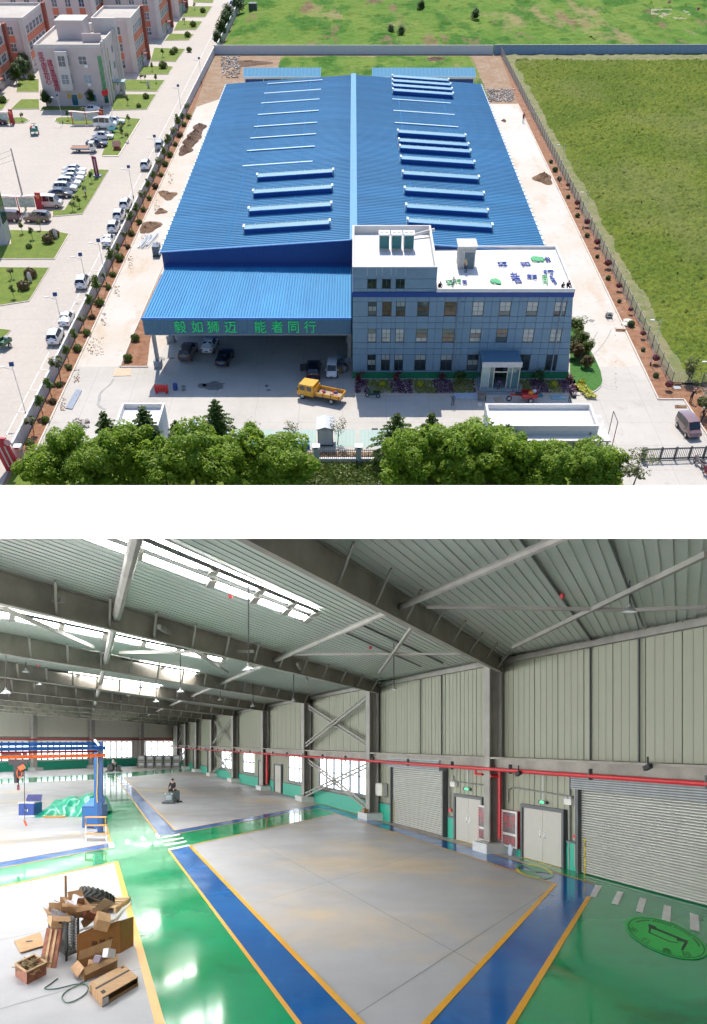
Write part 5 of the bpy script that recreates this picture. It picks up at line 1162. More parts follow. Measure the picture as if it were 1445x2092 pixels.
t2=totem(G(199,362),4.0,.9,'narrow purple red totem standing on the long campus lawn',stripes=False,mat=M('totem purple',(.25,.02,.08),.4));obj('pale_stripe',B().mm((-.1,-.03,.4),(.12,-.003,3.4)),M('totem pale',(.6,.45,.5),.6),t2,local=1);obj('plinth',B().mm((-.8,-.4,0),(.9,.9,.35)),M('totem plinth',(.2,.25,.4),.7),t2,local=1)
kn=thing('wooden_kennel',G(240,306),'small brick red kennel with a sloping roof on the lawn by the road','kennel')
obj('body',B().mm((-.7,-.5,0),(.7,.5,.9)),brick_r,kn,local=1);obj('roof',B().slab([(-.9,-.8,.85),(.9,-.8,.85),(.9,0,1.7),(-.9,0,1.7)],(0,0,.1)).slab([(-.9,.001,1.7),(.9,.001,1.7),(.9,.8,.85),(-.9,.8,.85)],(0,0,.1)),M('kennel roof',(.45,.24,.18),.8,var=.2),kn,local=1)
fl=thing('flagpole',G(229,232),'flagpole with a red and white flag at the corner of the pink building','flagpole')
obj('pole',B().tube((0,0,0),(0,0,5.2),.05),steel,fl,local=1);obj('flag',B().grid(lambda u,v:(-.1-1.6*u,.12*math.sin(u*7),5.1-v*1.1-u*.3),8,4),M('red flag',(.6,.01,.02),.7,var=0),fl,local=1)
for(x,y,lab)in((115,488,'white oval stone sign on the lower left lawn'),(63,578,'pink white leaning sign on the lowest full lawn'),(304,180,'pale egg shaped stone on the second campus lawn')):
    p=G(x,y);obj('garden_stone',B().ball((p.x,p.y,.9),(.4,.25,.9),10,7,.05),M('pale stone',(.68,.6,.56),.7),label=lab,cat='stone')
for x,y,lab in((28,252,'green wheelie bin beside the notice board at the left edge'),):
    p=G(x,y);obj('waste_bin',B().slab([(p.x-.3,p.y-.3,0),(p.x+.3,p.y-.3,0),(p.x+.36,p.y-.36,1.0),(p.x-.36,p.y-.36,1.0)],(0,.7,0)),M('bin green',(.01,.2,.08),.5),label=lab,cat='bin')
# =================================================================== gatehouse, hut, kiosk, fence, gate
def flathouse(name,x0,x1,yf,yb,h,label,cat,inner_h=.7,t_=.28):
    t=thing(name,((x0+x1)/2,yf,0),label,cat)
    obj('wall',B().mm((x0,yf,0),(x1,yb,h-inner_h)),M('hut wall',(.60,.62,.64),.8,var=.05),t);obj('roof',B().mm((x0+t_,yf+t_,h-inner_h),(x1-t_,yb-t_,h-inner_h+.05)),M('hut roof white',(.76,.75,.74),.8,var=.04),t)
    for a,c in(((x0,yf),(x1,yf+t_)),((x0,yb-t_),(x1,yb)),((x0,yf+t_),(x0+t_,yb-t_)),((x1-t_,yf+t_),(x1,yb-t_))):obj('parapet',B().mm((a[0],a[1],h-inner_h),(c[0],c[1],h)),M('hut parapet',(.70,.68,.66),.8,var=.04),t)
    return t
a1,a2=G(234,869,4.0),G(249,823,4.0);flathouse('small_hut',(a1.x+a2.x)/2,(G(324,869,4).x+G(336,823,4).x)/2,a1.y,a2.y,4.0,'small white flat roofed hut behind the left cedars','hut')
a1,a2=G(1004,870,4.2),G(995,824,4.2);gxl,gxr=(a1.x+a2.x)/2-.2,(G(1222,870,4.2).x+G(1207,824,4.2).x)/2+.1;gyf=a1.y
gh=flathouse('gatehouse',gxl,gxr,a1.y,a2.y,4.2,'long white flat roofed gatehouse with a side canopy near the sliding gate','gatehouse')
c0,c1_=G(1248,896,2.9),G(1230,848,2.9)
obj('canopy_slab',B().mm((gxl+4,gyf-1.4,2.75),(c0.x-.1,gyf-.003,2.95)),offw,gh);obj('canopy_slab',B().mm((gxr+.003,gyf,2.75),(c0.x-.1,c1_.y,2.95)),layered('stained canopy top',(.60,.58,.55),[((.45,.43,.40),1.2,.48,.62,(1,1,1),.8)],.9),gh)
for x in(gxr+.3,c0.x-.4):obj('post',B().mm((x-.12,gyf-1.2,0),(x+.12,gyf-.96,2.74)),offw,gh)
for x,w in((gxl+5.4,1.6),(gxl+8.0,1.6),(gxl+11,1.6)):wbox(gh,(x,gyf,0),(1,0,0),0,w,.9,2.4,2,1,dkglass)
for x in(gxl+.8,gxr-.9):obj('wall_light',B().box((x,gyf-.08,3.2),(.2,.15,.2)),greyp,gh)
kx0,kx1=G(650,912).x,G(681,912).x;ky=G(665,912).y
ks=thing('transformer_kiosk',((kx0+kx1)/2,ky,0),'tall grey metal kiosk with double doors and a pitched roof behind the fence','kiosk')
kh=V(665,877,ky).z;kyb=ky+2.0
obj('body',B().mm((kx0+.06,ky+.05,.2),(kx1-.06,kyb,kh)),M('kiosk steel',(.42,.47,.50),.5,.2),ks)
km=(kx0+kx1)/2
for a,c in((kx0+.1,km-.03),(km+.03,kx1-.1)):obj('door',B().mm((a,ky-.02,.3),(c,ky+.045,kh-.1)),M('kiosk door',(.45,.52,.56),.5,.2),ks);obj('warning_mark',B().lathe(((a+c)/2,ky-.021,kh*.6),[(.02,.01),(.14,.01),(.14,0)],3,(0,-1,0)),M('warning yellow',(.6,.6,.05),.5),ks)
obj('frame',B().mm((kx0,ky,0),(kx0+.06,ky+.1,kh)).mm((kx1-.06,ky,0),(kx1,ky+.1,kh)).mm((kx0,ky,0),(kx1,ky+.1,.18)),greyp,ks)
rb=G(660,848,kh+.5).y
for s_ in(-1,1):
    e=kx0-.2 if s_<0 else kx1+.2
    obj('roof',B().slab([(km,ky-.4,kh+.4),(e,ky-.4,kh+.05),(e,ky+2.9,kh+.05),(km,ky+2.9,kh+.4)],(0,0,.08)),M('kiosk roof',(.50,.52,.55),.5,.3),ks)
# front fence with pillars
fy_=G(647,943).y
ff=thing('front_fence',(0,fy_,0),'white pillared fence with dark bars along the front of the yard','fence')
pil=B().mm((-.35,-.35,0),(.35,.35,1.9)).mesh('pillar',M('pillar grey',(.42,.47,.53),.8));cap=B().mm((-.48,-.48,1.9),(.48,.48,2.25)).mesh('pillar_cap',white);lamp_=B().mm((-.22,-.52,1.98),(.22,-.481,2.16)).mesh('name_plate',M('plate dark',(.05,.06,.15),.5))
barm=B().mm((-.025,-.025,.45),(.025,.025,1.75)).mesh('bar',greyp)
px0=G(45,943).x;step=G(733,943).x-G(647,943).x;xs_=[G(647,943).x+step*k for k in range(-7,5)]
for i,x in enumerate(xs_):
    for nm,me in(('pillar',pil),('pillar_cap',cap),('name_plate',lamp_)):o=obj(nm,me,None,ff);o.matrix_basis=Matrix.Translation((x,0,0))
    if i==len(xs_)-1:break
    obj('low_wall',B().mm((x+.36,-.12,0),(x+step-.36,.12,.42)).mm((x+.36,-.2,.42),(x+step-.36,.2,.5)),M('fence wall white',(.66,.67,.70),.8),ff,local=1)
    obj('rail',B().mm((x+.36,-.03,.75),(x+step-.36,.03,.81)).mm((x+.36,-.03,1.55),(x+step-.36,.03,1.61)),greyp,ff,local=1)
    if 4<i<9:
        for q in range(18):o=obj('bar',barm,None,ff);o.matrix_basis=Matrix.Translation((x+.5+q*(step-1)/17,0,0))
    else:
        b=B()
        for q in range(18):b.mm((x+.475+q*(step-1)/17,-.025,.45),(x+.525+q*(step-1)/17,.025,1.75))
        obj('bar_row',b,greyp,ff,local=1,kind='stuff')
sheet('planting_bed',[(xs_[0],fy_+.3),(xs_[-1],fy_+.3),(xs_[-1],fy_+1.4),(xs_[0],fy_+1.4)],.03,redsoil)
sheet('lawn',[(-43,89.4),(33.4,89.4),(33.4,fy_-.4),(-43,fy_-.4)],.03,grass_m)
n=5200;c=np.stack([RNG.uniform(-9,7,n),RNG.uniform(95,fy_-.5,n),.05+.35*RNG.random(n)],-1);obj('grass_tufts',quads_mesh('grass_tufts',c,sph(n)+np.array([0,-.3,.6]),.35,leafmat('tuft leaves',(.06,.13,.015),(.17,.20,.04),.3)),None,kind='stuff',origin=(0,0,0))
n=900;c=np.stack([RNG.uniform(-14,8,n),RNG.uniform(fy_+.35,fy_+1.4,n),.1+.5*RNG.random(n)],-1);obj('bedding_plants',quads_mesh('bedding_plants',c,sph(n),.28,rustleaf),None,kind='stuff',origin=(0,0,0))
# sliding gate
g0,g1=G(1313,941),G(1470,936);sg=thing('sliding_gate',g0,'dark barred sliding gate across the entrance at the lower right','gate');L=(g1-g0).length;a=math.atan2(g1.y-g0.y,g1.x-g0.x);sg.matrix_basis=Matrix.Translation(g0)@Matrix.Rotation(a,4,'Z')
obj('end_post',B().mm((-.3,-.25,0),(.3,.25,1.75)),greyp,sg,local=1);gm=B().mm((-.025,-.03,.3),(.025,.03,1.5)).mesh('bar',greyp);fm=B().mm((-.12,-.08,.05),(.12,.08,1.8)).mesh('upright',greyp)
obj('top_rail',B().mm((.3,-.06,1.5),(L,.06,1.66)),greyp,sg,local=1);obj('bottom_rail',B().mm((.3,-.08,.12),(L,.08,.3)),greyp,sg,local=1)
for i in range(int(L/1.9)):o=obj('upright',fm,None,sg);o.matrix_basis=Matrix.Translation((2.2+1.9*i,0,0))
for i in range(int(L/.24)):o=obj('bar',gm,None,sg);o.matrix_basis=Matrix.Translation((.5+.24*i,0,0))
obj('gate_tracks',B().bar(G(1248,937)+Vector((0,0,.02)),g1+Vector((0,0,.02)),.06,.02).bar(G(1240,962)+Vector((0,0,.02)),G(1310,944)+Vector((0,0,.02)),.12,.02),greyp,kind='structure',origin=(0,0,0))
p=G(1247,928);hb=thing('banner_stand',p,'thin dark tall frame seen edge on beside the gatehouse','frame');q=V(1251,862,p.y)
obj('frame',B().bar((0,0,0),(0,0,q.z),.08,.08).bar((.25,3.5,0),(.25,3.5,q.z-.4),.08,.08).bar((0,0,q.z),(.25,3.5,q.z-.4),.08,.08),greyp,hb,local=1)
# ------------------------------------------------------------ loose things in the yard
def crate_pile(x,y,label,items):
    pass
p=G(331,802);bz=thing('road_barrier',p,'red plastic barrier lying in the canopy shade','barrier');brd=M('barrier red',(.6,.03,.03),.5)
obj('panel',B().mm((-.95,-.1,.15),(.95,.1,1.0)),brd,bz,local=1);obj('top_rail',B().mm((-1.0,-.14,1.0),(1.0,.14,1.12)),brd,bz,local=1)
for q in range(5):obj('slot',B().mm((-.8+q*.36,-.115,.35),(-.62+q*.36,-.101,.85)),M('barrier dark red',(.35,.02,.02),.5),bz,local=1)
for sx in(-.7,.7):obj('foot',B().mm((sx-.12,-.35,0),(sx+.12,.35,.15)),brd,bz,local=1)
p=G(359,796);obj('blue_barrel',B().lathe(p,[(.02,.9),(.3,.9),(.33,.8),(.35,.45),(.33,.08),(.3,0)],14),M('barrel blue',(.02,.06,.25),.5),label='small dark blue barrel standing in the canopy shade',cat='barrel')
for i,(x,y)in enumerate(((146,826),(152,816),(158,806))):
    pass
q=[G(134,835),G(148,837),G(168,799),G(156,797)]
ps=thing('metal_sheets',sum(q,Vector())/4,'stack of grey corrugated sheets lying on the path by the left kerb','sheet stack')
for k in range(7):
    u0,u1=k/7,(k+.8)/7;obj('sheet_rib',B().slab([q[0].lerp(q[1],u0),q[0].lerp(q[1],u1),q[3].lerp(q[2],u1),q[3].lerp(q[2],u0)],(0,0,.14)),M('sheet grey',(.22,.26,.33),.5,.3),ps)
p0,p1=G(293,506),G(312,480);pb_=thing('pipe_bundle',(p0+p1)/2,'loose bundle of pale steel pipes lying beside the hall','pipe bundle')
for k in range(12):
    o_=Vector((random.uniform(-1.0,1.0),random.uniform(-.8,.8),.08+.1*(k%3)));obj('pipe',B().tube(p0+o_,p1+o_+Vector((random.uniform(-.5,.5),0,0)),.07,6),M('pipe pale',(.55,.6,.66),.4,.3),pb_)
p=G(323,520);dg=thing('generator',p,'small dark machine against the left front corner of the hall','machine');obj('housing',B().mm((-.7,-1.2,.3),(.5,1.0,1.7)),M('machine blue grey',(.08,.12,.18),.5),dg,local=1);obj('skid',B().mm((-.75,-1.3,0),(.55,1.1,.28)),greyp,dg,local=1);obj('exhaust',B().tube((.1,.2,1.7),(.1,.2,2.2),.08),steel,dg,local=1)
obj('board_sheet',B().slab([G(232,769),G(268,768),G(268,753),G(236,753)],(0,0,.06)),M('plywood sheet',(.60,.44,.30),.8,var=.15,sc=2),label='pale plywood sheet on the ground at the canopy bed corner',cat='plywood sheet')
rk=thing('blue_rack',G(404,893),'bright blue metal rack beside the tallest cedar','rack');bb2=M('bright blue steel',(.02,.22,.6),.4)
for k in range(5):obj('rack_bar',B().bar((-.9+k*.4,0,.1),(-.4+k*.4,1.6,1.5),.09,.09),bb2,rk,local=1)
for k in range(3):obj('cross_bar',B().bar((-.9+k*.15,.1+k*.6,.3+k*.5),(1.0+k*.15,.1+k*.6,.3+k*.5),.08,.08),bb2,rk,local=1)
for(x,y,w,lab)in((436,912,5.5,'long low blue container edge behind the left fence near the rack'),(540,914,4,'blue tarpaulin covered crate behind the trees left of the kiosk'),(612,914,2.6,'blue crate just left of the fence pillar by the kiosk')):
    p=G(x,y);obj('blue_crate',B().mm((p.x-w/2,p.y-.3,0),(p.x+w/2,p.y+.5,.6)).mm((p.x-w/2-.05,p.y-.35,.6),(p.x+w/2+.05,p.y+.55,.68)),bb2,label=lab,cat='crate')
for i,(x,y)in enumerate(((378,877),(585,876),(766,877),(980,878))):
    p=G(x,y);obj('parking_stop',B().mm((p.x-.4,p.y-.08,.02),(p.x+.4,p.y+.08,.14)),greyp,label='small dark wheel stop on the turquoise bays, '+['beside the blue rack','left of the kiosk','between kiosk and cedars','behind the gatehouse tree'][i],cat='wheel stop',group='wheel stops')
def slabthing(name,x,y,dx,dy,dz,mat,label,cat,z=0,rz=0):
    p=G(x,y,z);return obj(name,B().box((p.x,p.y,z+dz/2),(dx,dy,dz),rz),mat,label=label,cat=cat)
slabthing('panel_stack',952,812,3.4,1.3,.35,M('pale panel blue',(.40,.48,.58),.6),'long pale panels stacked before the flower bed left of the steps','panel stack')
wt=thing('work_table',G(984,816),'low brown work table beside the stacked pale panels','table');obj('top',B().mm((-.6,-.5,.65),(.6,.5,.72)),M('table brown',(.25,.17,.13),.7),wt,local=1)
for sx in(-.5,.5):
    for sy in(-.4,.4):obj('leg',B().mm((sx-.05,sy-.05,0),(sx+.05,sy+.05,.65)),greyp,wt,local=1)
slabthing('board_sheet',1019,817,1.3,1.6,.05,M('card board',(.45,.35,.28),.9),'pale board lying before the porch steps','board',rz=.2)
slabthing('panel_stack',1096,809,1.8,.7,.2,M('teal panels',(.06,.2,.28),.5),'dark teal panels on the paving right of the red tricycle','panel stack')
slabthing('panel_stack',1140,813,2.0,1.0,.15,M('pale glass sheets',(.25,.42,.48),.3),'pale glass sheets leaning flat near the bed right of the porch','glass sheets',rz=.15)
slabthing('tool_box',1173,812,.6,.4,.4,black,'small black tool box beside the standing man at the office corner','tool box')
slabthing('white_bag',980,829,.6,.5,.35,offw,'crumpled white bag lying behind the gatehouse','bag')
slabthing('site_board',880,792,.9,.5,.3,white,'small white box standing in the office flower bed','box')
slabthing('manhole',1384,792,1.0,.8,.05,steel,'square steel manhole plate at the right kerb','manhole cover')
for i,(x,y)in enumerate(((1283,657),(1279,663))):p=G(x,y);obj('concrete_ring',B().lathe(p,[(.02,.2),(.75,.2),(.78,0)],16),M('pale ring',(.6,.58,.5),.9),label='round pale concrete lid in the right bed, '+['upper','lower'][i]+' of two',cat='concrete lid',group='two concrete lids')
for i,(x,y)in enumerate(((1269,677),(1382,788),(1392,834))):
    b=B();p=G(x,y)
    for k in range(6):b.bar((p.x-.8,p.y+k*.1,.05+k*.03),(p.x+.8,p.y+k*.1+random.uniform(-.3,.3),.05+k*.03),.1,.05)
    obj('timber_scraps',b,M('timber scraps',(.34,.19,.10),.9),label='brown timber scraps '+['on the right kerb beside the round lids','by the manhole at the right kerb','behind the plum brown minivan'][i],cat='timber scraps')
# rubbish pile under the canopy
b0=G(706,760)
for i in range(14):
    x,y=b0.x+random.uniform(-1.6,1.0),b0.y+random.uniform(-1.2,3.4);c=random.choice([(.1,.2,.35),(.25,.3,.35),(.05,.08,.12),(.4,.42,.45),(.3,.2,.1)])
    obj('rubbish_bag',B().ball((x,y,.35),(.5,.45,.4),8,5,.25),M('rubbish %d'%(i%5),c,.7),label='rubbish sack in the heap by the canopy column, '+['lowest left','lowest right','pale blue one at the front','at the front centre','half under a board','against the column base','brown one at the side','at the back left','at the back right','at the very back','in the middle','middle left','middle right','topmost'][i],cat='rubbish sack',group='rubbish sacks heaped at the canopy column')
b=B()
for k in range(6):b.box((b0.x+random.uniform(-1.5,.8),b0.y+random.uniform(1,4),.9+.2*k%.5),(1.6,.8,.06),random.uniform(0,3),(random.uniform(-.7,.7),0,0))
obj('scrap_boards',b,M('scrap boards',(.3,.35,.4),.8),label='loose scrap boards leaning in the rubbish heap under the canopy',cat='scrap boards')

# ------------------------------------------------------------ people
skin=M('skin',(.45,.26,.18),.6,var=0);hairm=M('black hair',(.012,.01,.01),.6,var=0)
def person(J,rad,label,top,legs,fr_loc,rz=0,s=1.0,hat=None,par=None):
    """J: joints (x, y, z) in metres facing +Y; skinned into one continuous body"""
    t=thing('person',(0,0,0),label,'person');t.matrix_basis=FR@Matrix.Translation(Vector(fr_loc))@Matrix.Rotation(rz,4,'Z')@Matrix.Scale(s,4)
    names=list(J);me=bpy.data.meshes.new('body')
    E_=[('hip','waist'),('waist','chest'),('chest','neck'),('neck','head'),('head','crown')]
    for q in 'lr':E_+=[('chest','sh'+q),('sh'+q,'el'+q),('el'+q,'wr'+q),('wr'+q,'ha'+q),('hip','th'+q),('th'+q,'kn'+q),('kn'+q,'an'+q),('an'+q,'to'+q)]
    me.from_pydata([J[n]for n in names],[(names.index(a),names.index(b))for a,b in E_],[])
    for m in(top,legs,skin):me.materials.append(m)
    o=bpy.data.objects.new('body',me);C.objects.link(o);o.parent=t
    sk=o.modifiers.new('skin','SKIN');o.modifiers.new('sub','SUBSURF').levels=1;o.modifiers['sub'].render_levels=1
    RD=dict(hip=.15,waist=.135,chest=.16,neck=.055,head=.095,crown=.08,sh=.075,el=.048,wr=.034,ha=.04,th=.095,kn=.062,an=.045,to=.045)
    sv=me.skin_vertices[0].data
    for i,n in enumerate(names):
        r=RD.get(n)or RD[n[:2]];sv[i].radius=(r,r)
    sv[names.index('hip')].use_root=True
    bpy.context.view_layer.update()
    ev=o.evaluated_get(bpy.context.evaluated_depsgraph_get());m2=bpy.data.meshes.new_from_object(ev);o.modifiers.clear();o.data=m2
    hip,neck=Vector(J['hip']),Vector(J['neck']);hd=Vector(J['head'])
    arms=[(Vector(J['wr'+q]),Vector(J['ha'+q]))for q in 'lr'];feet=[Vector(J['to'+q])for q in 'lr']
    keys={'top':[Vector(J[k])for k in('chest','waist','shl','shr','ell','elr')],'leg':[Vector(J[k])for k in('thl','thr','knl','knr','anl','anr','hip')],'sk':[hd,Vector(J['crown']),neck,Vector(J['hal']),Vector(J['har']),Vector(J['wrl']),Vector(J['wrr'])]}
    for p in m2.polygons:
        d={k:min((p.center-q).length for q in v)for k,v in keys.items()};p.material_index={'top':0,'leg':1,'sk':2}[min(d,key=d.get)];p.use_smooth=True
    up=(Vector(J['crown'])-hd).normalized();f=Vector((0,1,0))
    obj('hair',B().ball(hd+up*.07-f*.02,(.108,.115,.09),10,7),hat or hairm,t,local=1,smooth=1)
    fc=hd+f*.09+up*.02
    for sx in(-.035,.035):obj('eye',B().ball(fc+Vector((sx,.005,.0)),.012,6,4),hairm,t,local=1)
    obj('nose',B().ball(fc+Vector((0,.015,-.03)),(.012,.018,.02),6,4),skin,t,local=1);obj('mouth',B().ball(fc+Vector((0,.0,-.065)),(.025,.01,.006),6,4),M('lips',(.3,.1,.09),.6),t,local=1)
    for q in 'lr':
        w,h_=Vector(J['wr'+q]),Vector(J['ha'+q]);d=(h_-w).normalized();sd=d.cross(Vector((0,0,1)));sd=sd.normalized()if sd.length>.01 else Vector((1,0,0));b=B()
        for k in range(4):a=h_+sd*(k-1.5)*.02;m_=a+d*(.05+.008*(k in(1,2)));b.tube(a,m_,.01,5,.009).tube(m_,m_+(d*.6+Vector((0,0,-.8))).normalized()*.035,.009,5,.006)
        a=w.lerp(h_,.4)+sd*.03;b.tube(a,a+sd*.02+d*.045,.011,5,.008);obj('fingers',b,skin,t,local=1)
        foot=Vector(J['to'+q]);obj('shoe',B().ball(foot+Vector((0,-.02,.0)),(.055,.14,.05),8,5),M('dark shoes',(.03,.03,.035),.6),t,local=1,smooth=1)
    return t
def stand(lean=0,arms=0.0,stride=.0):
    s,c=math.sin(lean),math.cos(lean);U=lambda x,y,z:(x,y+(z-.92)*s,.92+(z-.92)*c)
    return dict(hip=(0,0,.95),waist=U(0,0,1.1),chest=U(0,0,1.36),neck=U(0,0,1.5),head=U(0,.02,1.62),crown=U(0,.01,1.72),shl=U(-.18,0,1.42),ell=U(-.24,.05+arms*.2,1.14+arms*.05),wrl=U(-.22,.15+arms*.4,.92+arms*.2),hal=U(-.21,.18+arms*.45,.84+arms*.22),shr=U(.18,0,1.42),elr=U(.24,.05+arms*.2,1.14+arms*.05),wrr=U(.22,.15+arms*.4,.92+arms*.2),har=U(.21,.18+arms*.45,.84+arms*.22),
                thl=(-.1,0,.86),knl=(-.11,.04+stride,.48),anl=(-.11,stride*.6,.08),tol=(-.12,.12+stride*.6,.04),thr=(.1,0,.86),knr=(.11,.04-stride*.4,.48),anr=(.11,-stride,.08),tor=(.12,.12-stride,.04))
def sit(h=.45,arms=.6,lean=.15):
    J=stand(lean,arms);dz=h+.08-.95
    J={k:(v[0],v[1],v[2]+dz)for k,v in J.items()}
    for q,s in(('l',-1),('r',1)):J['th'+q]=(s*.1,.05,h+.08);J['kn'+q]=(s*.13,.46,h+.08);J['an'+q]=(s*.13,.5,.1);J['to'+q]=(s*.13,.62,.05)
    return J
def squat():return sit(.14,.7,.5)
cB,cW,cK,cT=M('blue shirt',(.04,.14,.32),.8),M('white shirt',(.65,.64,.62),.8),M('black clothes',(.015,.015,.02),.8),M('tan work clothes',(.42,.33,.22),.8)
cP,cN=M('purple shirt',(.12,.06,.22),.8),M('navy trousers',(.02,.025,.05),.8);strawh=M('straw hat',(.55,.42,.22),.9)
Z2=12.13
for a in((stand(.5,.6),'worker in tan clothes bending in front of the stair hut door on the roof',cT,cN,G(952,556,Z2),R(150),1.05,strawh),
          (stand(.0,.5),'worker in pale blue sitting back near the front roof edge right of the higher block',cW,cN,G(926,589,Z2),R(0),.85,None),
          (squat(),'dark clothed worker crouching in the roof corner beside the higher block',cK,cK,G(899,589,Z2),R(180),1.1,None),
          (squat(),'dark clothed worker crouching at the right front roof corner, farther from it',cK,cN,G(1149,589,Z2),R(180),1.0,None),
          (squat(),'worker with brown hat crouching at the very right front roof corner',cK,cK,G(1160,588,Z2),R(180),1.2,M('brown hat',(.18,.09,.05),.9)),
          (stand(.9,.9),'worker in blue shirt bending down on the shaded paving left of the steps',cB,cK,G(925,827),R(180),1.1,None),
          (stand(.7,.7),'person bending over on the entrance steps',cP,cN,G(1018,795,.4),R(180),1.0,None),
          (stand(.05,.2,.05),'man in dark clothes standing at the right corner of the office bed',cN,cK,G(1164,819),R(190),1.15,None),
          (stand(.45,.7),'gardener with a pink hat bending in the right bed',cK,cK,G(1410,823),R(-60),1.2,M('pink hat',(.7,.3,.35),.9)),
          (stand(.3,.5),'gardener in dark clothes with a pale cap by the minivan',cK,cN,G(1434,862),R(60),1.2,cW),
          (stand(.1,.4),'distant person in dark red on the far part of the service path',M('dark red shirt',(.3,.03,.05),.8),cN,G(1069,250),R(180),1.2,None),
          (stand(.0,.3,.1),'pedestrian in pale clothes walking on the long campus lawn',cW,M('maroon trousers',(.2,.04,.06),.8),G(177,405),R(120),1.15,None),
          (stand(.0,.2),'rider in dark clothes beside the scooters outside the gate',cK,cK,G(1443,962),R(200),1.1,None)):
    person(a[0],None,a[1],a[2],a[3],a[4],a[5],a[6],a[7])
p=G(788,588)
# =================================================================== INSIDE THE WORKSHOP
FR=HALL
SC_=ws(352)                                              # far corner along the long wall
AF,BL,AN=SC_,-62.0,-10.0
def poly_sheet(name,pts,z,mat,kind='structure'):
    return obj(name,B().face([(p[0],p[1],z)for p in pts]),mat,kind=kind,origin=(0,0,0))
def fpx(*a):return[F(x,y)for x,y in a]
conc=layered('workshop concrete floor',(.36,.35,.375),[((.46,.45,.48),.08,.35,.62,(1,1,1),.8),((.62,.46,.28),.10,.52,.64,(1,.7,1),.75),((.30,.29,.295),.35,.45,.8,(1,.5,1),.5),((.32,.31,.31),1.6,.5,.8,(1,.3,1),.35),((.43,.42,.42),6,.45,.75,(1,1,1),.3)],.5,rvar=(.38,.55,.5))  # the warm tan layer paints patches of warm light into the floor colour
greenf=layered('green floor paint',(.002,.31,.11),[((.002,.38,.17),.12,.42,.6,(1,1,1),.7),((.012,.26,.13),.8,.52,.7,(1,.4,1),.6),((.002,.12,.045),.35,.55,.7,(1,1,1),.6)],.12,rvar=(.06,.14,.4),bump=.008,bsc=.9,spec=.22)
bluef=layered('blue floor paint',(.002,.105,.38),[((.004,.15,.48),.15,.45,.6,(1,1,1),.7),((.02,.17,.50),1.6,.56,.7,(1,.3,1),.5),((.006,.05,.24),.5,.55,.7,(1,1,1),.5)],.13,rvar=(.08,.22,.5),bump=.015,bsc=.9,spec=.28)
yelf=M('yellow floor line',(.80,.38,.005),.35,var=.06)
whf=M('white floor mark',(.72,.70,.70),.5,var=.08,sc=3)
c0,c1,c2,c3=[P0+AD*a+BD*b for a,b in((AN,0.4),(AF+2,.4),(AF+2,BL),(AN,BL))]
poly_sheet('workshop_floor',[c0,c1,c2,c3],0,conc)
Gs,Bs=[],[]
Gs+=[fpx((200,1583),(235,1584),(345,1738),(610,2095),(327,2095),(237,1762),(-40,1822),(-40,1782),(222,1733),(226,1722))]
Gs+=[fpx((322,1709),(649,1652),(687,1663),(421,1720),(388,1728),(345,1738),(330,1722))]
Gs+=[fpx((-20,1602),(-20,1593),(250,1579),(440,1565),(462,1569),(360,1578),(210,1592))]
Gs+=[fpx((1061,1757),(1075,1751),(1445,1851.5),(1560,1884),(1500,2300),(940,2300),(1045,2092),(1210,1822),(1218,1808))]
Bs+=[fpx((236,1587),(251,1587),(358,1697),(658,1643),(740,1669),(980,1737),(1218,1808),(1045,2092),(940,2290),(700,2290),(870,2092),(1135,1807),(687,1663),(649,1652),(362,1704),(322,1706))]
Bs+=[fpx((345,1738),(388,1728.5),(737,2092),(810,2170),(665,2170),(610,2092))]
Bs+=[fpx((-40,1769),(222,1723),(222,1733),(-40,1782))]
for i,g in enumerate(Gs):poly_sheet('green_floor_lane',g,.004+.0004*i,greenf)
for i,g in enumerate(Bs):poly_sheet('blue_floor_lane',g,.008+.0004*i,bluef)
def fline(pts,w0,w1=None,mat=yelf,z=.013):
    w1=w1 or w0;P=fpx(*pts);b=B();n=len(P)-1
    for i in range(n):
        p,q=P[i],P[i+1];wa=w0+(w1-w0)*i/n;wb=w0+(w1-w0)*(i+1)/n;d=(q-p).normalized();s_=Vector((-d.y,d.x,0))
        b.face([p-s_*wa+Vector((0,0,z)),q-s_*wb+Vector((0,0,z)),q+s_*wb+Vector((0,0,z)),p+s_*wa+Vector((0,0,z))])
    return obj('floor_line',b,mat,kind='structure',origin=(0,0,0))
lw=.055
for i,pts in enumerate((((237,1761),(329,2100)),((-40,1821),(237,1761)),((211,1662),(226,1722)),((-40,1769),(222,1723)),((-40,1782),(222,1733)),((236,1587),(321,1704)),((251,1587),(358,1697)),((358,1697),(658,1643)),((362,1704),(649,1652)),((421,1720),(687,1663)),((388,1728),(421,1720)),((649,1652),(687,1663)),
            ((345,1738),(612,2095)),((388,1729),(740,2095)),((687,1663),(1135,1807)),((658,1643),(740,1669),(980,1737),(1218,1808)),((1135,1807),(868,2095)),((1204,1833),(1043,2095)))):
    fline(pts,{0:.085,12:.05,13:.07,16:.075,17:.07}.get(i,lw*.9),z=.013+i*.0003)
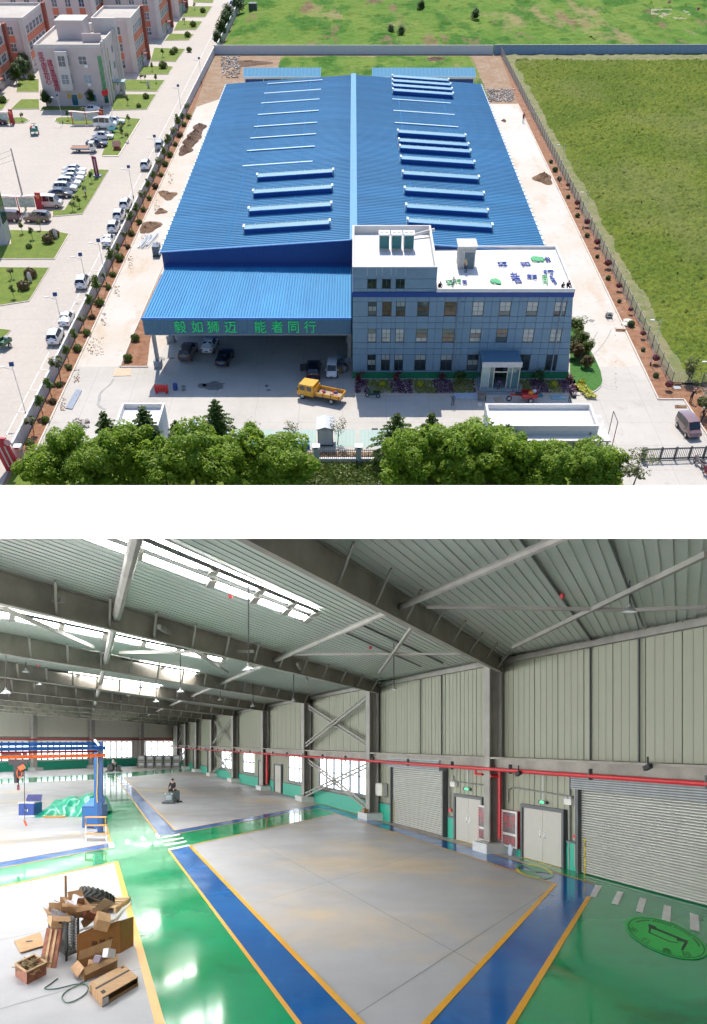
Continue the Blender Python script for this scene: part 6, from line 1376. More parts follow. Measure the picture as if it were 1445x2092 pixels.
for q in(((330,1711),(366,1704),(369,1706.5),(332,1714)),((331,1719),(374,1711.5),(376,1714),(333,1722)),((336,1727),(380,1718.5),(383,1721),(338,1730)),((343,1735),(386,1726.5),(389,1729),(345,1738.5)),((316,1705),(323,1704),(329,1713),(322,1715)),
          ((222,1723),(232,1721.5),(234,1732),(224,1734)),((255,1717),(263,1715.5),(267,1725),(258,1727)),((285,1711),(293,1709),(299,1718),(290,1720)),
          ((1217,1809),(1231,1811),(1217,1835),(1205,1833.5)),((1262,1822),(1275,1824),(1263,1850.5),(1249,1847)),((1308,1835),(1321,1838),(1313,1867),(1299,1863)),((1357,1850),(1372,1853),(1370,1885),(1352,1880)),((1410,1866),(1427.5,1871),(1430,1905),(1410,1900))):
    poly_sheet('floor_marking',fpx(*q),.019,whf)
# slab joints
jm=M('floor joint',(.14,.135,.13),.8,var=0)
for pts in(((700,2092),(1135,1810)),((470,1690),(1010,1990)),((525,1845),(940,1720)),((-20,2068),(300,1975)),((360,1640),(640,1600)),((250,1600),(520,1668)),((-20,1925),(200,1880))):fline(pts,.008,mat=jm,z=.003)
# round floor emblems
def disc(c,m,n,k0,k1,mat,z,t0=0,t1=360,N=48):
    """ring sector between radii k0 and k1 of the disc given by centre and two half axes"""
    ts=[R(t0+(t1-t0)*i/N)for i in range(N+1)]
    P=lambda k,t:F(c[0]+k*(m[0]*math.cos(t)+n[0]*math.sin(t)),c[1]+k*(m[1]*math.cos(t)+n[1]*math.sin(t)))+Vector((0,0,z))
    b=B()
    for a,q in zip(ts,ts[1:]):
        if k0>0:b.face([P(k0,a),P(k1,a),P(k1,q),P(k0,q)])
        else:b.face([P(0,a),P(k1,a),P(k1,q)])
    return b
dg1=M('emblem green',(.02,.50,.08),.5,var=.05);dg2=M('emblem dark green',(.002,.06,.02),.5,var=0)
cB1,mB1,nB1=(1362,1918),(84,32),(-12,31)
em=obj('floor_emblem',disc(cB1,mB1,nB1,0,1,dg1,.0205),dg1,label='large round bright green emblem painted on the green floor near the roller door',cat='floor emblem',origin=tuple(F(*cB1)))
obj('ring',disc(cB1,mB1,nB1,.90,.93,dg2,.022),dg2,em)
def PD(c,m,n,u,v,z):return F(c[0]+m[0]*u+n[0]*v,c[1]+m[1]*u+n[1]*v)+Vector((0,0,z))
for ch,u,v,r in(('来',-.78,.28,.55),('石',-.42,.62,.25),('鑫',.12,.74,-.15),('段',.58,.52,-.5)):
    vs,fs=text_bm(ch,1.0,.002);sgn=1;s_=.26;b=B()
    b.add([PD(cB1,mB1,nB1,u+s_*(p.x*math.cos(r)+p.y*math.sin(r)),v-s_*(p.y*math.cos(r)-p.x*math.sin(r))*1.2,.0225)for p in vs],[f for f in fs]);obj('character',b,dg2,em)
b=B()
for i in range(34):                                        # rim lettering too worn to read
    t=R(-160+i*4.3);k=.80
    if i%9==8:continue
    u,v=k*math.cos(t),k*math.sin(t);q=[PD(cB1,mB1,nB1,u+a,v+c*1.4,.0225)for a,c in((-.018,-.03),(.018,-.03),(.018,.03),(-.018,.03))];b.face(q)
obj('rim_marks',b,dg2,em,kind='stuff')
b=B()
for q in(((-.45,-.35),(.35,-.3),(.35,-.18),(-.42,-.22)),((-.5,-.42),(-.3,-.42),(-.3,-.2),(-.46,-.2)),((.2,-.3),(.5,-.3),(.48,-.18),(.25,-.05)),((.42,-.2),(.50,-.2),(.46,.38),(.40,.38)),((-.45,-.2),(-.40,-.2),(-.38,.1),(-.43,.1)),((-.4,.05),(.1,.12),(.3,0),(.3,.06),(.1,.18),(-.4,.11))):
    b.face([PD(cB1,mB1,nB1,u,v,.0225)for u,v in q])
obj('emblem_figure',b,dg2,em)
cS,mS,nS=(1092,1781.5),(38.5,10),(-8,12.5)
e2=obj('floor_emblem',disc(cS,mS,nS,.82,1,None,.0205),M('emblem mid green',(.01,.26,.09),.3),label='small round green and yellow emblem across the blue lane before the double door',cat='floor emblem',origin=tuple(F(*cS)))
obj('emblem_band',disc(cS,mS,nS,0,.80,None,.0205,-150,-20).add(*(lambda d:(d.v,d.f))(disc(cS,mS,nS,0,.80,None,.0208,40,165))),MATS['emblem mid green'],e2)
obj('yellow_arc',disc(cS,mS,nS,.82,1,None,.0215,-125,-20).add(*(lambda d:(d.v,d.f))(disc(cS,mS,nS,.82,1,None,.0215,62,160))),M('emblem yellow',(.75,.62,.01),.35),e2)
vs,fs=text_bm('大',1.0,.002);obj('character',B().add([PD(cS,mS,nS,.05+.35*p.x,.1-.5*p.y,.0228)for p in vs],fs),M('emblem navy',(.004,.03,.12),.3),e2)

# ------------------------------------------------------------ shell
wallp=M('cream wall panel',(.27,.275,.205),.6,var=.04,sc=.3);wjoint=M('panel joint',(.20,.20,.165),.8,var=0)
ceilp=M('pale ceiling panel',(.46,.50,.46),.42,var=.04,sc=.3,spec=.5);darkst=M('mill brown steel',(.26,.235,.20),.6,var=.25,sc=.8);grst=M('grey brown steel',(.26,.245,.22),.6,var=.18,sc=1)
dado=M('green dado',(.01,.32,.21),.5,var=.05)
lw_=thing('long_wall',WP(50,0),'long panelled side wall of the workshop on the right, with steel columns','wall')
ZW=HE+.35
def wbar(s0,s1,h0,h1,o0,o1):                          # box on the long wall
    return B().hexa([WP(s0,h0,o0),WP(s1,h0,o0),WP(s1,h0,o1),WP(s0,h0,o1),WP(s0,h1,o0),WP(s1,h1,o0),WP(s1,h1,o1),WP(s0,h1,o1)])
obj('wall_backing',wbar(AN,AF+.5,0,ZW,-.35,-.05),wjoint,lw_)
PW=1.85
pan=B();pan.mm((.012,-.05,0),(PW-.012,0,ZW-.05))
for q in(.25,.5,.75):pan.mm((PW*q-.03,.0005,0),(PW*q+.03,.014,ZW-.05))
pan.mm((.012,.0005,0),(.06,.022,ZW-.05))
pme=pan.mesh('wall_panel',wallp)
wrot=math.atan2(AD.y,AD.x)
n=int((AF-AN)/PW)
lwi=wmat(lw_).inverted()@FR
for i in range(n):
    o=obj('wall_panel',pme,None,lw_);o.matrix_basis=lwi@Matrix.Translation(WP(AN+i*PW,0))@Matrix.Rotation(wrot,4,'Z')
# horizontal steel members of the wall
hb0=lambda y,x=1445:HC-(y-CY)*WL(x,1600).y/FOC
hT,hBm=hb0(1563),hb0(1601)
obj('eave_strut',wbar(AN,AF,hb0(1280),hb0(1266),.06,.3),grst,lw_)
obj('crane_rail',wbar(AN,AF,hT-.06,hT+.02,.10,.75),darkst,lw_)
obj('crane_beam_web',wbar(AN,AF,hBm+.05,hT-.061,.30,.42),darkst,lw_)
obj('crane_beam_flange',wbar(AN,AF,hBm,hBm+.049,.15,.60),darkst,lw_)
rp=B();hp_=hb0(1597)-.02;rp.path([WP(AN+i*6,hp_,.75)for i in range(int((AF-AN)/6))],.08,10);
redpipe=M('red sprinkler pipe',(.50,.012,.02),.35,var=.05)
rpo=obj('sprinkler_pipe',rp,redpipe,label='long red sprinkler pipe running the length of the side wall under the crane beam',cat='pipe')
for i in range(24):o=obj('pipe_clip',wbar(AN+3+i*6,AN+3.08+i*6,hp_-.13,hp_+.25,.68,.82),greyp,rpo)
# columns with plinths
COLX=[1027,775,637,550,487,441,409,386,369]
plm=M('plinth white',(.50,.50,.49),.8,var=.08)
CS=[ws(x)for x in COLX]
ordc=['nearest','second','third','fourth','fifth','sixth','seventh','eighth','ninth']
for i,s in enumerate(CS):
    w=.30+.10*i*0;k=.42+.05*i
    c=thing('steel_column',WP(s,0,.45),f'grey steel column on a white plinth against the side wall, {ordc[i]} from the viewer','column','steel columns along the side wall')
    wd=.34+.11*i
    obj('web',wbar(s-.04,s+.04,.46,HE-.3,.25,.70),grst,c);obj('flange',wbar(s-wd/1.2,s+wd/1.2,.46,HE-.3,.70,.76),grst,c);obj('flange',wbar(s-wd/1.2,s+wd/1.2,.46,HE-.3,.17,.23),grst,c)
    obj('plinth',wbar(s-wd*2.1,s+wd*2.1,0,.42,.07,1.10),plm,c);obj('base_plate',wbar(s-wd*1.3,s+wd*1.3,.421,.46,.14,.90),grst,c)
# dado in the stretches between openings
OPEN=[(ws(1560),ws(1182)),(ws(1162),ws(1071)),(ws(994),ws(933)),(ws(918),ws(803)),(ws(580),ws(562)),(ws(546),ws(530))]
cuts_=sorted([AN]+[v for a in OPEN for v in a]+[AF])
k=0
def indoor(s):return any(min(a)-.01<s<max(a)+.01 for a in OPEN)
for a,c in zip(cuts_,cuts_[1:]):
    if c-a<.05 or indoor((a+c)/2):continue
    obj('dado',wbar(a+.02,c-.02,0,1.02,.05,.09),dado,lw_);obj('dado_cap',wbar(a+.02,c-.02,1.021,1.10,.05,.13),greyp,lw_)
# roller doors
slatm=M('roller slat',(.47,.47,.43),.4,.2,var=.03)
haz=M('hazard tape',(.65,.5,.02),.5,var=.5,sc=7,col2=(.02,.02,.02))
def roller(xa,xb,ytop,xref,label,nsl):
    s0,s1=ws(xa),ws(xb);s0,s1=min(s0,s1),max(s0,s1);h=HC-(ytop-CY)*WL(xref,1600).y/FOC
    t=thing('roller_door',WP((s0+s1)/2,0,.1),label,'roller door');dh=h/nsl
    a=WP(s0,0,.10);L=s1-s0
    sm=B().slab([(0,0,.01),(0,.045,dh*.35),(0,.045,dh*.6),(0,0,dh*.97),(0,-.03,dh*.97),(0,-.03,.01)],(L,0,0)).mesh('slat',slatm)
    ti=wmat(t).inverted()@FR
    for i in range(nsl):o=obj('slat',sm,None,t);o.matrix_basis=ti@Matrix.Translation(WP(s0,i*dh+.03,.12))@Matrix.Rotation(wrot,4,'Z')
    fw=.16*(1+(s0>30)*.6)
    for s in(s0-fw,s1):obj('guide_rail',wbar(s,s+fw,0,h+.1,.05,.30),greyp,t)
    obj('door_housing',wbar(s0-fw,s1+fw,h,h+.55,.05,.50),M('housing grey',(.26,.28,.28),.5,.3),t)
    for k_ in range(6):obj('housing_rib',wbar(s0-fw,s1+fw,h+.04+k_*.08,h+.08+k_*.08,.5005,.515),greyp,t)
    obj('hazard_strip',wbar(s0+.01,s0+.08,.02,1.3,.17,.175),haz,t);obj('hazard_strip',wbar(s1-.3,s1-.18,.02,1.3,.17,.175),haz,t)
    return t
roller(1560,1196,1612,1200,'large pale roller shutter door at the right edge of the workshop',34)
roller(914,808,1571,860,'smaller pale roller shutter door between two columns',30)
roller(434,428,1530,430,'far roller shutter door deep along the side wall',12)
roller(405,398,1526,400,'farthest roller shutter door near the end of the side wall',12)
# single and double doors
doorm=M('door cream',(.40,.385,.34),.5,var=.03)
def sdoor(xa,xb,ytop,label,leaves=2,fw=.16):
    s0,s1=sorted((ws(xa),ws(xb)));xm=(xa+xb)/2;h=HC-(ytop-CY)*WL(xm,1600).y/FOC
    t=thing('door',WP((s0+s1)/2,0,.05),label,'door')
    for a,c,z0,z1 in((s0,s0+fw,0,h),(s1-fw,s1,0,h),(s0+fw,s1-fw,h-.14,h)):obj('door_frame',wbar(a,c,z0,z1,.05,.2),greyp,t)
    L=(s1-s0-2*fw)/leaves
    for i in range(leaves):
        lf=obj('door_leaf',wbar(s0+fw+i*L+.01,s0+fw+(i+1)*L-.01,.02,h-.15,.07,.13),doorm,t)
        sh=s0+fw+(L if leaves==2 else L*.5)+(.12 if i else-.25);obj('handle',wbar(sh,sh+.16,1.0,1.04,.131,.19),chrome,lf);obj('lock_plate',wbar(sh+.03,sh+.12,.95,1.25,.131,.14),chrome,lf)
    obj('threshold_tape',wbar(s0+fw,s1-fw,.005,.018,.06,.25),haz,t);obj('hazard_strip',wbar(s0+fw,s0+fw+.07,.02,1.1,.131,.136),haz,t)
    return t
sdoor(1072,1161,1648,'wide cream double door right of the nearest column')
sdoor(934,993,1625,'cream double door left of the nearest column')
sdoor(563,579,1561,'cream door beyond the windows between the third and fourth columns',1,.3)
sdoor(531,540,1553,'narrow cream door just beyond the fourth column',1,.3)
# windows of the long wall
lit=glow('daylit window glass',(.93,.96,1.0),2.6)
wfrd=M('window bars slate',(.06,.085,.12),.5)
wind=thing
def bandwin(PT,x0,x1,y0,y1,xr,nx,nz,label,name='window_band'):
    """PT(s, h, off) gives points; x0,x1 as s-values"""
    s0,s1=sorted((x0,x1));t=thing(name,PT((s0+s1)/2,y0,.1),label,'window')
    def bx(a,c,z0,z1,o0,o1):return B().hexa([PT(a,z0,o0),PT(c,z0,o0),PT(c,z0,o1),PT(a,z0,o1),PT(a,z1,o0),PT(c,z1,o0),PT(c,z1,o1),PT(a,z1,o1)])
    fw=max(.10,(s1-s0)*.022)
    obj('sill',bx(s0,s1,y0-.08,y0,.05,.26),wfrd,t)
    for i in range(nx+1):
        s=s0+(s1-s0)*i/nx;obj('mullion',bx(s-fw/2,s+fw/2,y0,y1,.11,.17),wfrd,t)
    hs=[y0,y0+(y1-y0)*.52,y1]if nz==2 else[y0,y1]
    for z in hs:obj('transom',bx(s0,s1,z-(.03 if s1<60 else.07),z+(.03 if s1<60 else.07),.10,.16),wfrd,t)
    for i in range(nx):
        for j in range(len(hs)-1):
            a,c=s0+(s1-s0)*i/nx+fw/2,s0+(s1-s0)*(i+1)/nx-fw/2;obj('pane',bx(a,c,hs[j]+.03,hs[j+1]-.03,.07,.09),lit,t)
    return t
hw0,hw1=1.35,3.55
for(xa,xb,nx,lab)in((657,757,6,'daylit window between the second and third columns, crossed by a brace'),(594,627,3,'daylit window just beyond the third column'),(500,521,3,'daylit window between the fourth and fifth columns'),(455,481,3,'daylit window between the fifth and sixth columns, crossed by a brace'),(374,383,2,'daylit window last along the side wall by the far corner')):
    bandwin(WP,ws(xb),ws(xa),hw0,hw1,0,nx,2,lab)
# X braces
def xbrace(xa,xb,hlo,hhi,label):
    s0,s1=sorted((ws(xa),ws(xb)));t=thing('cross_brace',WP((s0+s1)/2,hlo,.4),label,'steel brace')
    for(a,c,o_)in(((s0,hlo),(s1,hhi),.40),((s0,hhi),(s1,hlo),.62)):
        w=.13
        for dz in(-w,w):obj('brace_chord',B().bar(WP(a[0],a[1]+dz,o_),WP(c[0],c[1]+dz,o_),.08,.10),grst,t)
        n_=16;b=B()
        for k_ in range(n_):
            u,v=k_/n_,(k_+1)/n_;z=lambda q:a[1]+(c[1]-a[1])*q;s_=lambda q:a[0]+(c[0]-a[0])*q
            b.bar(WP(s_(u),z(u)-w,o_),WP(s_(v),z(v)+w,o_),.04,.05)
        obj('lacing',b,grst,t)
for(xa,xb,nm)in((640,768,'second and third'),(444,484,'fifth and sixth'),(371,385,'last two')):
    xbrace(xa,xb,hT+.4,HE-.9,'large X shaped brace above the crane beam between the %s columns'%nm);xbrace(xa,xb,.55,hBm-.3,'X shaped brace below the crane beam between the %s columns'%nm)
# small wall fittings
def wthing(name,xa,xb,ya,yb,label,cat,mat,o0=.06,o1=.25):
    s0,s1=sorted((ws(xa),ws(xb)));dm=WL((xa+xb)/2,1600).y;h0,h1=HC-(yb-CY)*dm/FOC,HC-(ya-CY)*dm/FOC
    return obj(name,wbar(s0,s1,h0,h1,o0,o1),mat,label=label,cat=cat,origin=tuple(WP((s0+s1)/2,h0,o0))),s0,s1,h0,h1
exm=glow('exit sign green',(.03,.8,.25),1.6)
for i,(xa,xb,ya,yb)in enumerate(((952,966,1609,1615),(1106,1122,1636,1642))):
    o,s0,s1,h0,h1=wthing('exit_sign',xa,xb,ya,yb,'small lit green exit sign above the '+['left','right'][i]+' cream double door','exit sign',greyp,.06,.14)
    obj('lit_panel',wbar(s0+(s1-s0)*.25,s1-(s1-s0)*.25,h0+.02,h1-.02,.141,.15),exm,o)
    a=WP((s0+s1)/2-.08,h0+.06,.155);b=B().bar(a,WP((s0+s1)/2,h0+.16,.155),.02,.01).bar(WP((s0+s1)/2,h0+.16,.155),WP((s0+s1)/2+.1,h0+.08,.155),.02,.01);obj('running_figure',b,white,o)
    obj('hanger',wbar((s0+s1)/2-.015,(s0+s1)/2+.015,h1,hBm,.07,.09),steel,o)
conduit=M('conduit grey',(.25,.25,.235),.5,.3)
for x,y0,y1 in((922,1600,1655),(1168,1585,1775),(1180,1585,1770),(929,1585,1600)):
    s=ws(x);dm=WL(x,1600).y;obj('conduit',wbar(s-.03,s+.03,HC-(y1-CY)*dm/FOC,HC-(y0-CY)*dm/FOC,.05,.11),conduit,lw_)
obj('conduit',B().path([WP(ws(1042),2.2,.1),WP(ws(1042),2.75,.1),WP(ws(1050),2.85,.1),WP(ws(1175),2.75,.1)],.035),conduit,lw_);obj('conduit',B().path([WP(ws(922),2.85,.1),WP(ws(1012),2.8,.1)],.035),conduit,lw_)
for i,(xa,xb,ya,yb)in enumerate(((927,937,1598,1607),(1162,1177,1632,1644))):
    o,s0,s1,h0,h1=wthing('emergency_light',xa,xb,ya,yb,'small white twin emergency light '+['left of the left double door','beside the big roller door'][i],'emergency light',offw,.06,.2)
    for u in(.25,.75):obj('lamp',B().ball(WP(s0+(s1-s0)*u,h1+.04,.15),.07,8,5),M('lamp lens',(.5,.52,.52),.2),o)
o,s0,s1,h0,h1=wthing('electric_box',778,793,1600,1626,'grey electric box with striped edges beside the second column','electric box',M('box grey',(.42,.43,.42),.5),.06,.35);obj('box_door',wbar(s0+.1,s1-.1,h0+.06,h1-.06,.351,.365),offw,o);obj('hazard_strip',wbar(s0,s0+.09,h0,h1,.3505,.36),haz,o)
for i,(x,y)in enumerate(((923,1655),(1180,1709))):wthing('call_point',x-3,x+3,y-3,y+3,'tiny red fire call point '+['left of the left double door','between the right double door and big roller door'][i],'call point',redp,.06,.12)
camm=black
for i,(x,y)in enumerate(((1101,1580),(1375,1567))):
    p=WP(ws(x),HC-(y-CY)*WL(x,1600).y/FOC,.9);t=thing('wall_camera',p,'small black camera hanging at the red pipe '+['above the right double door','near the right picture edge'][i],'camera');obj('body',B().box((0,0,0),(.16,.26,.14),.5,(-.4,0,0)),black,t,local=1);obj('bracket',B().tube((0,0,.05),(0,0,.32),.03),black,t,local=1)
# fire hose cabinets
cabred=M('cabinet dark glass',(.13,.095,.10),.25,var=.2,sc=2,spec=.6);alum=M('cabinet aluminium',(.50,.47,.46),.4,.3)
redt=M('cabinet red text',(.45,.02,.03),.5,var=0)
for i,(xa,xb,ya,yb)in enumerate(((988,1013,1646,1719),(1037,1069,1656,1736))):
    s0,s1=sorted((ws(xa),ws(xb)));dm=WL((xa+xb)/2,1600).y;h0,h1=.32,HC-(ya-CY)*dm/FOC
    t=thing('fire_cabinet',WP((s0+s1)/2,h0,.25),'fire hose cabinet with a dark red glass front '+['left','right'][i]+' of the nearest column','fire cabinet','fire cabinets beside the nearest column')
    obj('case',wbar(s0,s1,h0,h1,.06,.25),M('cabinet red',(.25,.01,.015),.5),t);hm=h0+(h1-h0)*.36
    for a,c,z0,z1 in((s0,s0+.12,h0,h1),(s1-.12,s1,h0,h1),(s0+.12,s1-.12,h0,h0+.08),(s0+.12,s1-.12,h1-.08,h1),(s0+.12,s1-.12,hm-.05,hm+.05)):obj('frame',wbar(a,c,z0,z1,.251,.29),alum,t)
    obj('glass',wbar(s0+.12,s1-.12,h0+.08,hm-.05,.255,.27),cabred,t);obj('glass',wbar(s0+.12,s1-.12,hm+.05,h1-.08,.255,.27),cabred,t)
    for txt,z,sz in(('消火栓',hm+(h1-hm)*.62,.26),('火警119',hm+(h1-hm)*.35,.14),('灭火器',h0+(hm-h0)*.5,.24)):
        obj('lettering',letters(txt,sz*1.4,WP((s0+s1)/2,z,.275),-AD,(0,0,1),.004),redt,t)
    b=B()
    for q in range(12):b.hexa([WP(s,z,o_)for z,o_ in((h0+q*(h1-h0)/12,.291),(h0+(q+.5)*(h1-h0)/12,.291))for s in(s1-.1,s1-.02,s1-.02,s1-.1)][:0]or[WP(s1-.1,h0+q*(h1-h0)/12,.291),WP(s1-.02,h0+q*(h1-h0)/12,.291),WP(s1-.02,h0+q*(h1-h0)/12,.296),WP(s1-.1,h0+q*(h1-h0)/12,.296),WP(s1-.1,h0+(q+.5)*(h1-h0)/12,.291),WP(s1-.02,h0+(q+.5)*(h1-h0)/12,.291),WP(s1-.02,h0+(q+.5)*(h1-h0)/12,.296),WP(s1-.1,h0+(q+.5)*(h1-h0)/12,.296)])
    obj('warning_stripes',b,redp,t)
obj('red_riser',B().tube(WP(ws(1034),.6,.3),WP(ws(1034),hp_,.3),.09).tube(WP(ws(1034),hp_-.3,.3),WP(ws(1034),hp_-.3,.75),.07),redpipe,rpo)
obj('red_riser',B().path([WP(ws(1003),hp_,.75),WP(ws(1003),hp_-.25,.75),WP(ws(1018),hp_-.25,.75)],.06),redpipe,rpo)
obj('red_riser',B().tube(WP(ws(553),.6,.35),WP(ws(553),hp_,.35),.14),redpipe,rpo)
p=F(1050,1748);obj('paint_bucket_box',B().box((p.x,p.y,.22),(.35,.3,.45),.4,(.35,0,0)),M('printed box',(.35,.38,.45),.6,var=.4,sc=9),label='printed paint box leaning beside the nearest column plinth',cat='box',origin=tuple(p))
for i,(x,y)in enumerate(((772,1645),(780,1648))):p=WP(ws(x),.43,.85+.2*i);obj('carton',B().box((p.x,p.y,p.z+.12),(.3,.25,.22),.5),M('carton brown',(.30,.17,.09),.8),label='small carton left on the second column plinth, '+['left one','right one'][i],cat='carton',origin=tuple(p))

# ------------------------------------------------------------ end wall
ew=thing('end_wall',PC,'cream panelled end wall of the workshop with a band of daylit windows','wall')
def EP(u,h,off=0.0):                                    # u: metres from the corner toward the left
    p=PC-BD*u+NE*off;p.z=h;return p
def eu(x):return(PC-EL(x,1550)).dot(BD)
def ebar(u0,u1,h0,h1,o0,o1):return B().hexa([EP(u0,h0,o0),EP(u1,h0,o0),EP(u1,h0,o1),EP(u0,h0,o1),EP(u0,h1,o0),EP(u1,h1,o0),EP(u1,h1,o1),EP(u0,h1,o1)])
LE=75.0
obj('wall_backing',ebar(-1,LE,0,10.2,-.5,-.05),wjoint,ew)
eme=B().mm((.015,-.05,0),(1.6-.015,0,10.1)).mesh('wall_panel',M('end wall panel with painted light',(.74,.71,.63),.6,var=.03));erot=math.atan2(-BD.y,-BD.x);ei=wmat(ew).inverted()@FR  # paler than the side wall: its brighter light is put into the colour
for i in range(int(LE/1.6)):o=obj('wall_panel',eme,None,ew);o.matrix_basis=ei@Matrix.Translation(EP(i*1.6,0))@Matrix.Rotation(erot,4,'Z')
obj('green_dado',ebar(0,LE,0,1.5,.02,.1),dado,ew)
obj('wall_rail',ebar(0,LE,5.2,5.6,.1,.3),grst,ew)
def HE_(x,y):return HC-(y-CY)*EL(x,1550).y/FOC
for i,(xa,xb)in enumerate(((296,355),(189,269),(70,178),(-60,58))):
    bandwin(lambda s,h,o=0:EP(s,h,o+.05),eu(xb),eu(xa),1.75,4.75,0,[5,7,9,8][i],2,'daylit window band in the end wall, '+['nearest the far corner','second from the far corner','third from the far corner','cut by the left picture edge'][i])
for i,x in enumerate((284,183,64)):
    u=eu(x);t=thing('end_column',EP(u,0,.4),'pale steel column against the end wall, '+['nearest the far corner','middle of three','leftmost of three'][i],'column');w=1.0
    obj('shaft',ebar(u-w/2,u+w/2,.5,9.6,.12,.8),M('pale column',(.36,.34,.32),.6),t);obj('plinth',ebar(u-w,u+w,0,.5,.12,1.6),plm,t)
obj('red_end_pipe',B().path([EP(i*5,HC+.35,.9)for i in range(15)],.13),redpipe,label='red sprinkler pipe running along the end wall above the windows',cat='pipe')

# ------------------------------------------------------------ roof
rf=thing('workshop_roof',HP(40,-20),'pale ribbed roof lining on dark steel frames inside the workshop','roof lining')
rfi=wmat(rf).inverted()@FR
CW=1.9;LB=-BL
eb=Vector((-BD.x,-BD.y,RS));LBn=LB*eb.length
A1=AF+1.5
# a roof panel in local axes: x along the wall, y along the frame
Mx=Matrix(((AD.x,eb.x,0,0),(AD.y,eb.y,0,0),(0,eb.z,1,0),(0,0,0,1)))
cm_=B().mm((.008,0,0),(CW-.008,LB,.06))
for q in(0.0,.25,.5,.75):cm_.mm((CW*q+.02,0,-.018),(CW*q+.08,LB,-.0005))
def skewed(b,a0,drop=0.0):
    inv=rfi;return[tuple(inv@(HP(a0+v[0],-v[1],drop)+Vector((0,0,v[2]))))for v in b.v]
base_me=B();base_me.v=[tuple(x)for x in skewed(cm_,0)];base_me.f=cm_.f;base_me.mi=cm_.mi
cme=base_me.mesh('ceiling_panel',ceilp)
dA=rfi.to_3x3()@AD
# panels nearer than the cut by the white ledge are left out
def acut(b):return 0
i0=0
a_min=AN
n=int((A1-a_min)/CW)
DCUT=18.5                                               # the roof stops here, at the white edge
def bcut(a,d=None):
    if d is None:return max(-LB,(3.94/.275-P0.y-a*AD.y)/(BD.y+RS/.275))
    return max(-LB,(d-P0.y-a*AD.y)/BD.y)
for i in range(n):
    a=a_min+i*CW;bc_=bcut(a);bd_=bcut(a+CW)
    if bc_>-.5 or bd_>-.5:continue
    if bc_<=-LB:me_=cme
    else:
        q=B();q.v=[tuple(x)for x in skewed(B().add([(v[0],v[1]*-(bc_+(bd_-bc_)*v[0]/CW)/LB,v[2])for v in cm_.v],[]),0)];q.f=cm_.f;q.mi=cm_.mi;me_=q.mesh('ceiling_panel',ceilp)
    o=obj('ceiling_panel',me_,None,rf);o.matrix_basis=Matrix.Translation(dA*a)
fp_=[]
a0_,a1_=[(3.94/.275-P0.y-b_*(BD.y+RS/.275))/AD.y for b_ in(.5,-LB)]
fp_=[(a0_,.5),(A1,.5),(A1,-LB),(a1_,-LB)]
obj('roof_skin',B().hexa([HP(a,b_,-.12)for a,b_ in fp_]+[HP(a,b_,-.26)for a,b_ in fp_]),wjoint,rf)
# frames
def rafter(a,i):
    t=thing('roof_frame',HP(a,-1,.8),'deep dark steel roof frame spanning from the side wall, '+ordc[i]+' from the viewer','roof frame','steel roof frames')
    w=.16+.05*i
    def seg(b0,b1,d0a,d0b,d1a,d1b,hw,bz=None):
        bz=b1 if bz is None else bz;return B().hexa([HP(a-hw,b0,d1a),HP(a+hw,b0,d1a),HP(a+hw,bz,d1b),HP(a-hw,bz,d1b),HP(a-hw,b0,d0a),HP(a+hw,b0,d0a),HP(a+hw,b1,d0b),HP(a-hw,b1,d0b)])
    bt=bcut(a,16.9);bb_=bcut(a,14.6)
    obj('web',seg(-.3,bt,.08,.08,.66,.66+.49*-bt/LB,.02+.01*i,bb_),darkst,t);obj('bottom_flange',seg(-.3,bt,.66,.66+.49*-bt/LB,.72,.72+.49*-bt/LB,w,bb_),darkst,t);obj('top_flange',seg(-.3,bt,.04,.04,.079,.079,w),darkst,t)
    fb=B();nf=18
    for k_ in range(nf):
        b_=-1.5-k_*2.6
        if b_<bt+1:continue
        for sgn in(1,-1):
            if sgn<0 and i>2:continue
            obj('fly_brace',B().bar(HP(a-sgn*.02,b_,.80+.35*(-b_)/LB),HP(a-sgn*1.5,b_,.05),.05,.05)if 0 else B().bar(HP(a,b_,.68+.48*(-b_)/LB),HP(a-sgn*1.3,b_,.08),.055+.02*i,.055),grst,t)
for i,s in enumerate(CS):rafter(s,i)
# struts running along the building, and roof bracing
def strut(bv,r,label,drop=.45):
    a0=(15.4-P0.y-bv*BD.y)/AD.y+.1
    obj('roof_strut',B().path([HP(a,bv,drop)for a in[a0]+[q for q in CS if q>a0]+[AF]],r,8),grst,label=label,cat='steel tube',group='long roof struts',origin=tuple(HP(CS[0],bv,drop)))
p=RL(860,1222,.45);strut(bc(p)[1],.10,'round steel strut high on the right linking the roof frames')
p=RL(262,1165,.45);strut(bc(p)[1],.15,'thick round steel strut on the left crossing the roof light')
def rbar(pts,w,label,name='roof_brace',dr=.5):
    q=[RL(x,y,dr)for x,y in pts];b=B()
    for a_,c_ in zip(q,q[1:]):b.bar(a_,c_,w,w)
    obj(name,b,grst,label=label,cat='steel brace',origin=tuple(q[0]))
rbar(((1050,1322),(1445,1132)),.11,'diagonal brace rising to the right picture edge from the nearest column head')
rbar(((872,1240),(1300,1246),(1445,1240)),.09,'level tie across the right part of the nearest roof bay')
rbar(((640,1276),(870,1372)),.12,'diagonal brace in the second roof bay, falling right')if 0 else None
rbar(((325,1280),(465,1375)),.14,'diagonal brace crossing the roof lights right of the thick strut')
rbar(((245,1333),(520,1331)),.12,'level brace crossing below the roof lights')
rbar(((0,1240),(190,1322)),.13,'diagonal brace at the left edge falling right');rbar(((0,1237),(130,1227)),.12,'short brace at the left picture edge meeting a roof frame')
rbar(((608,1357),(628,1390)),.12,'short brace near the head of the third column');rbar(((852,1268),(775,1375)),.10,'diagonal brace in the second bay near the second column head');rbar(((605,1337),(970,1336)),.09,'level tie in the second roof bay')
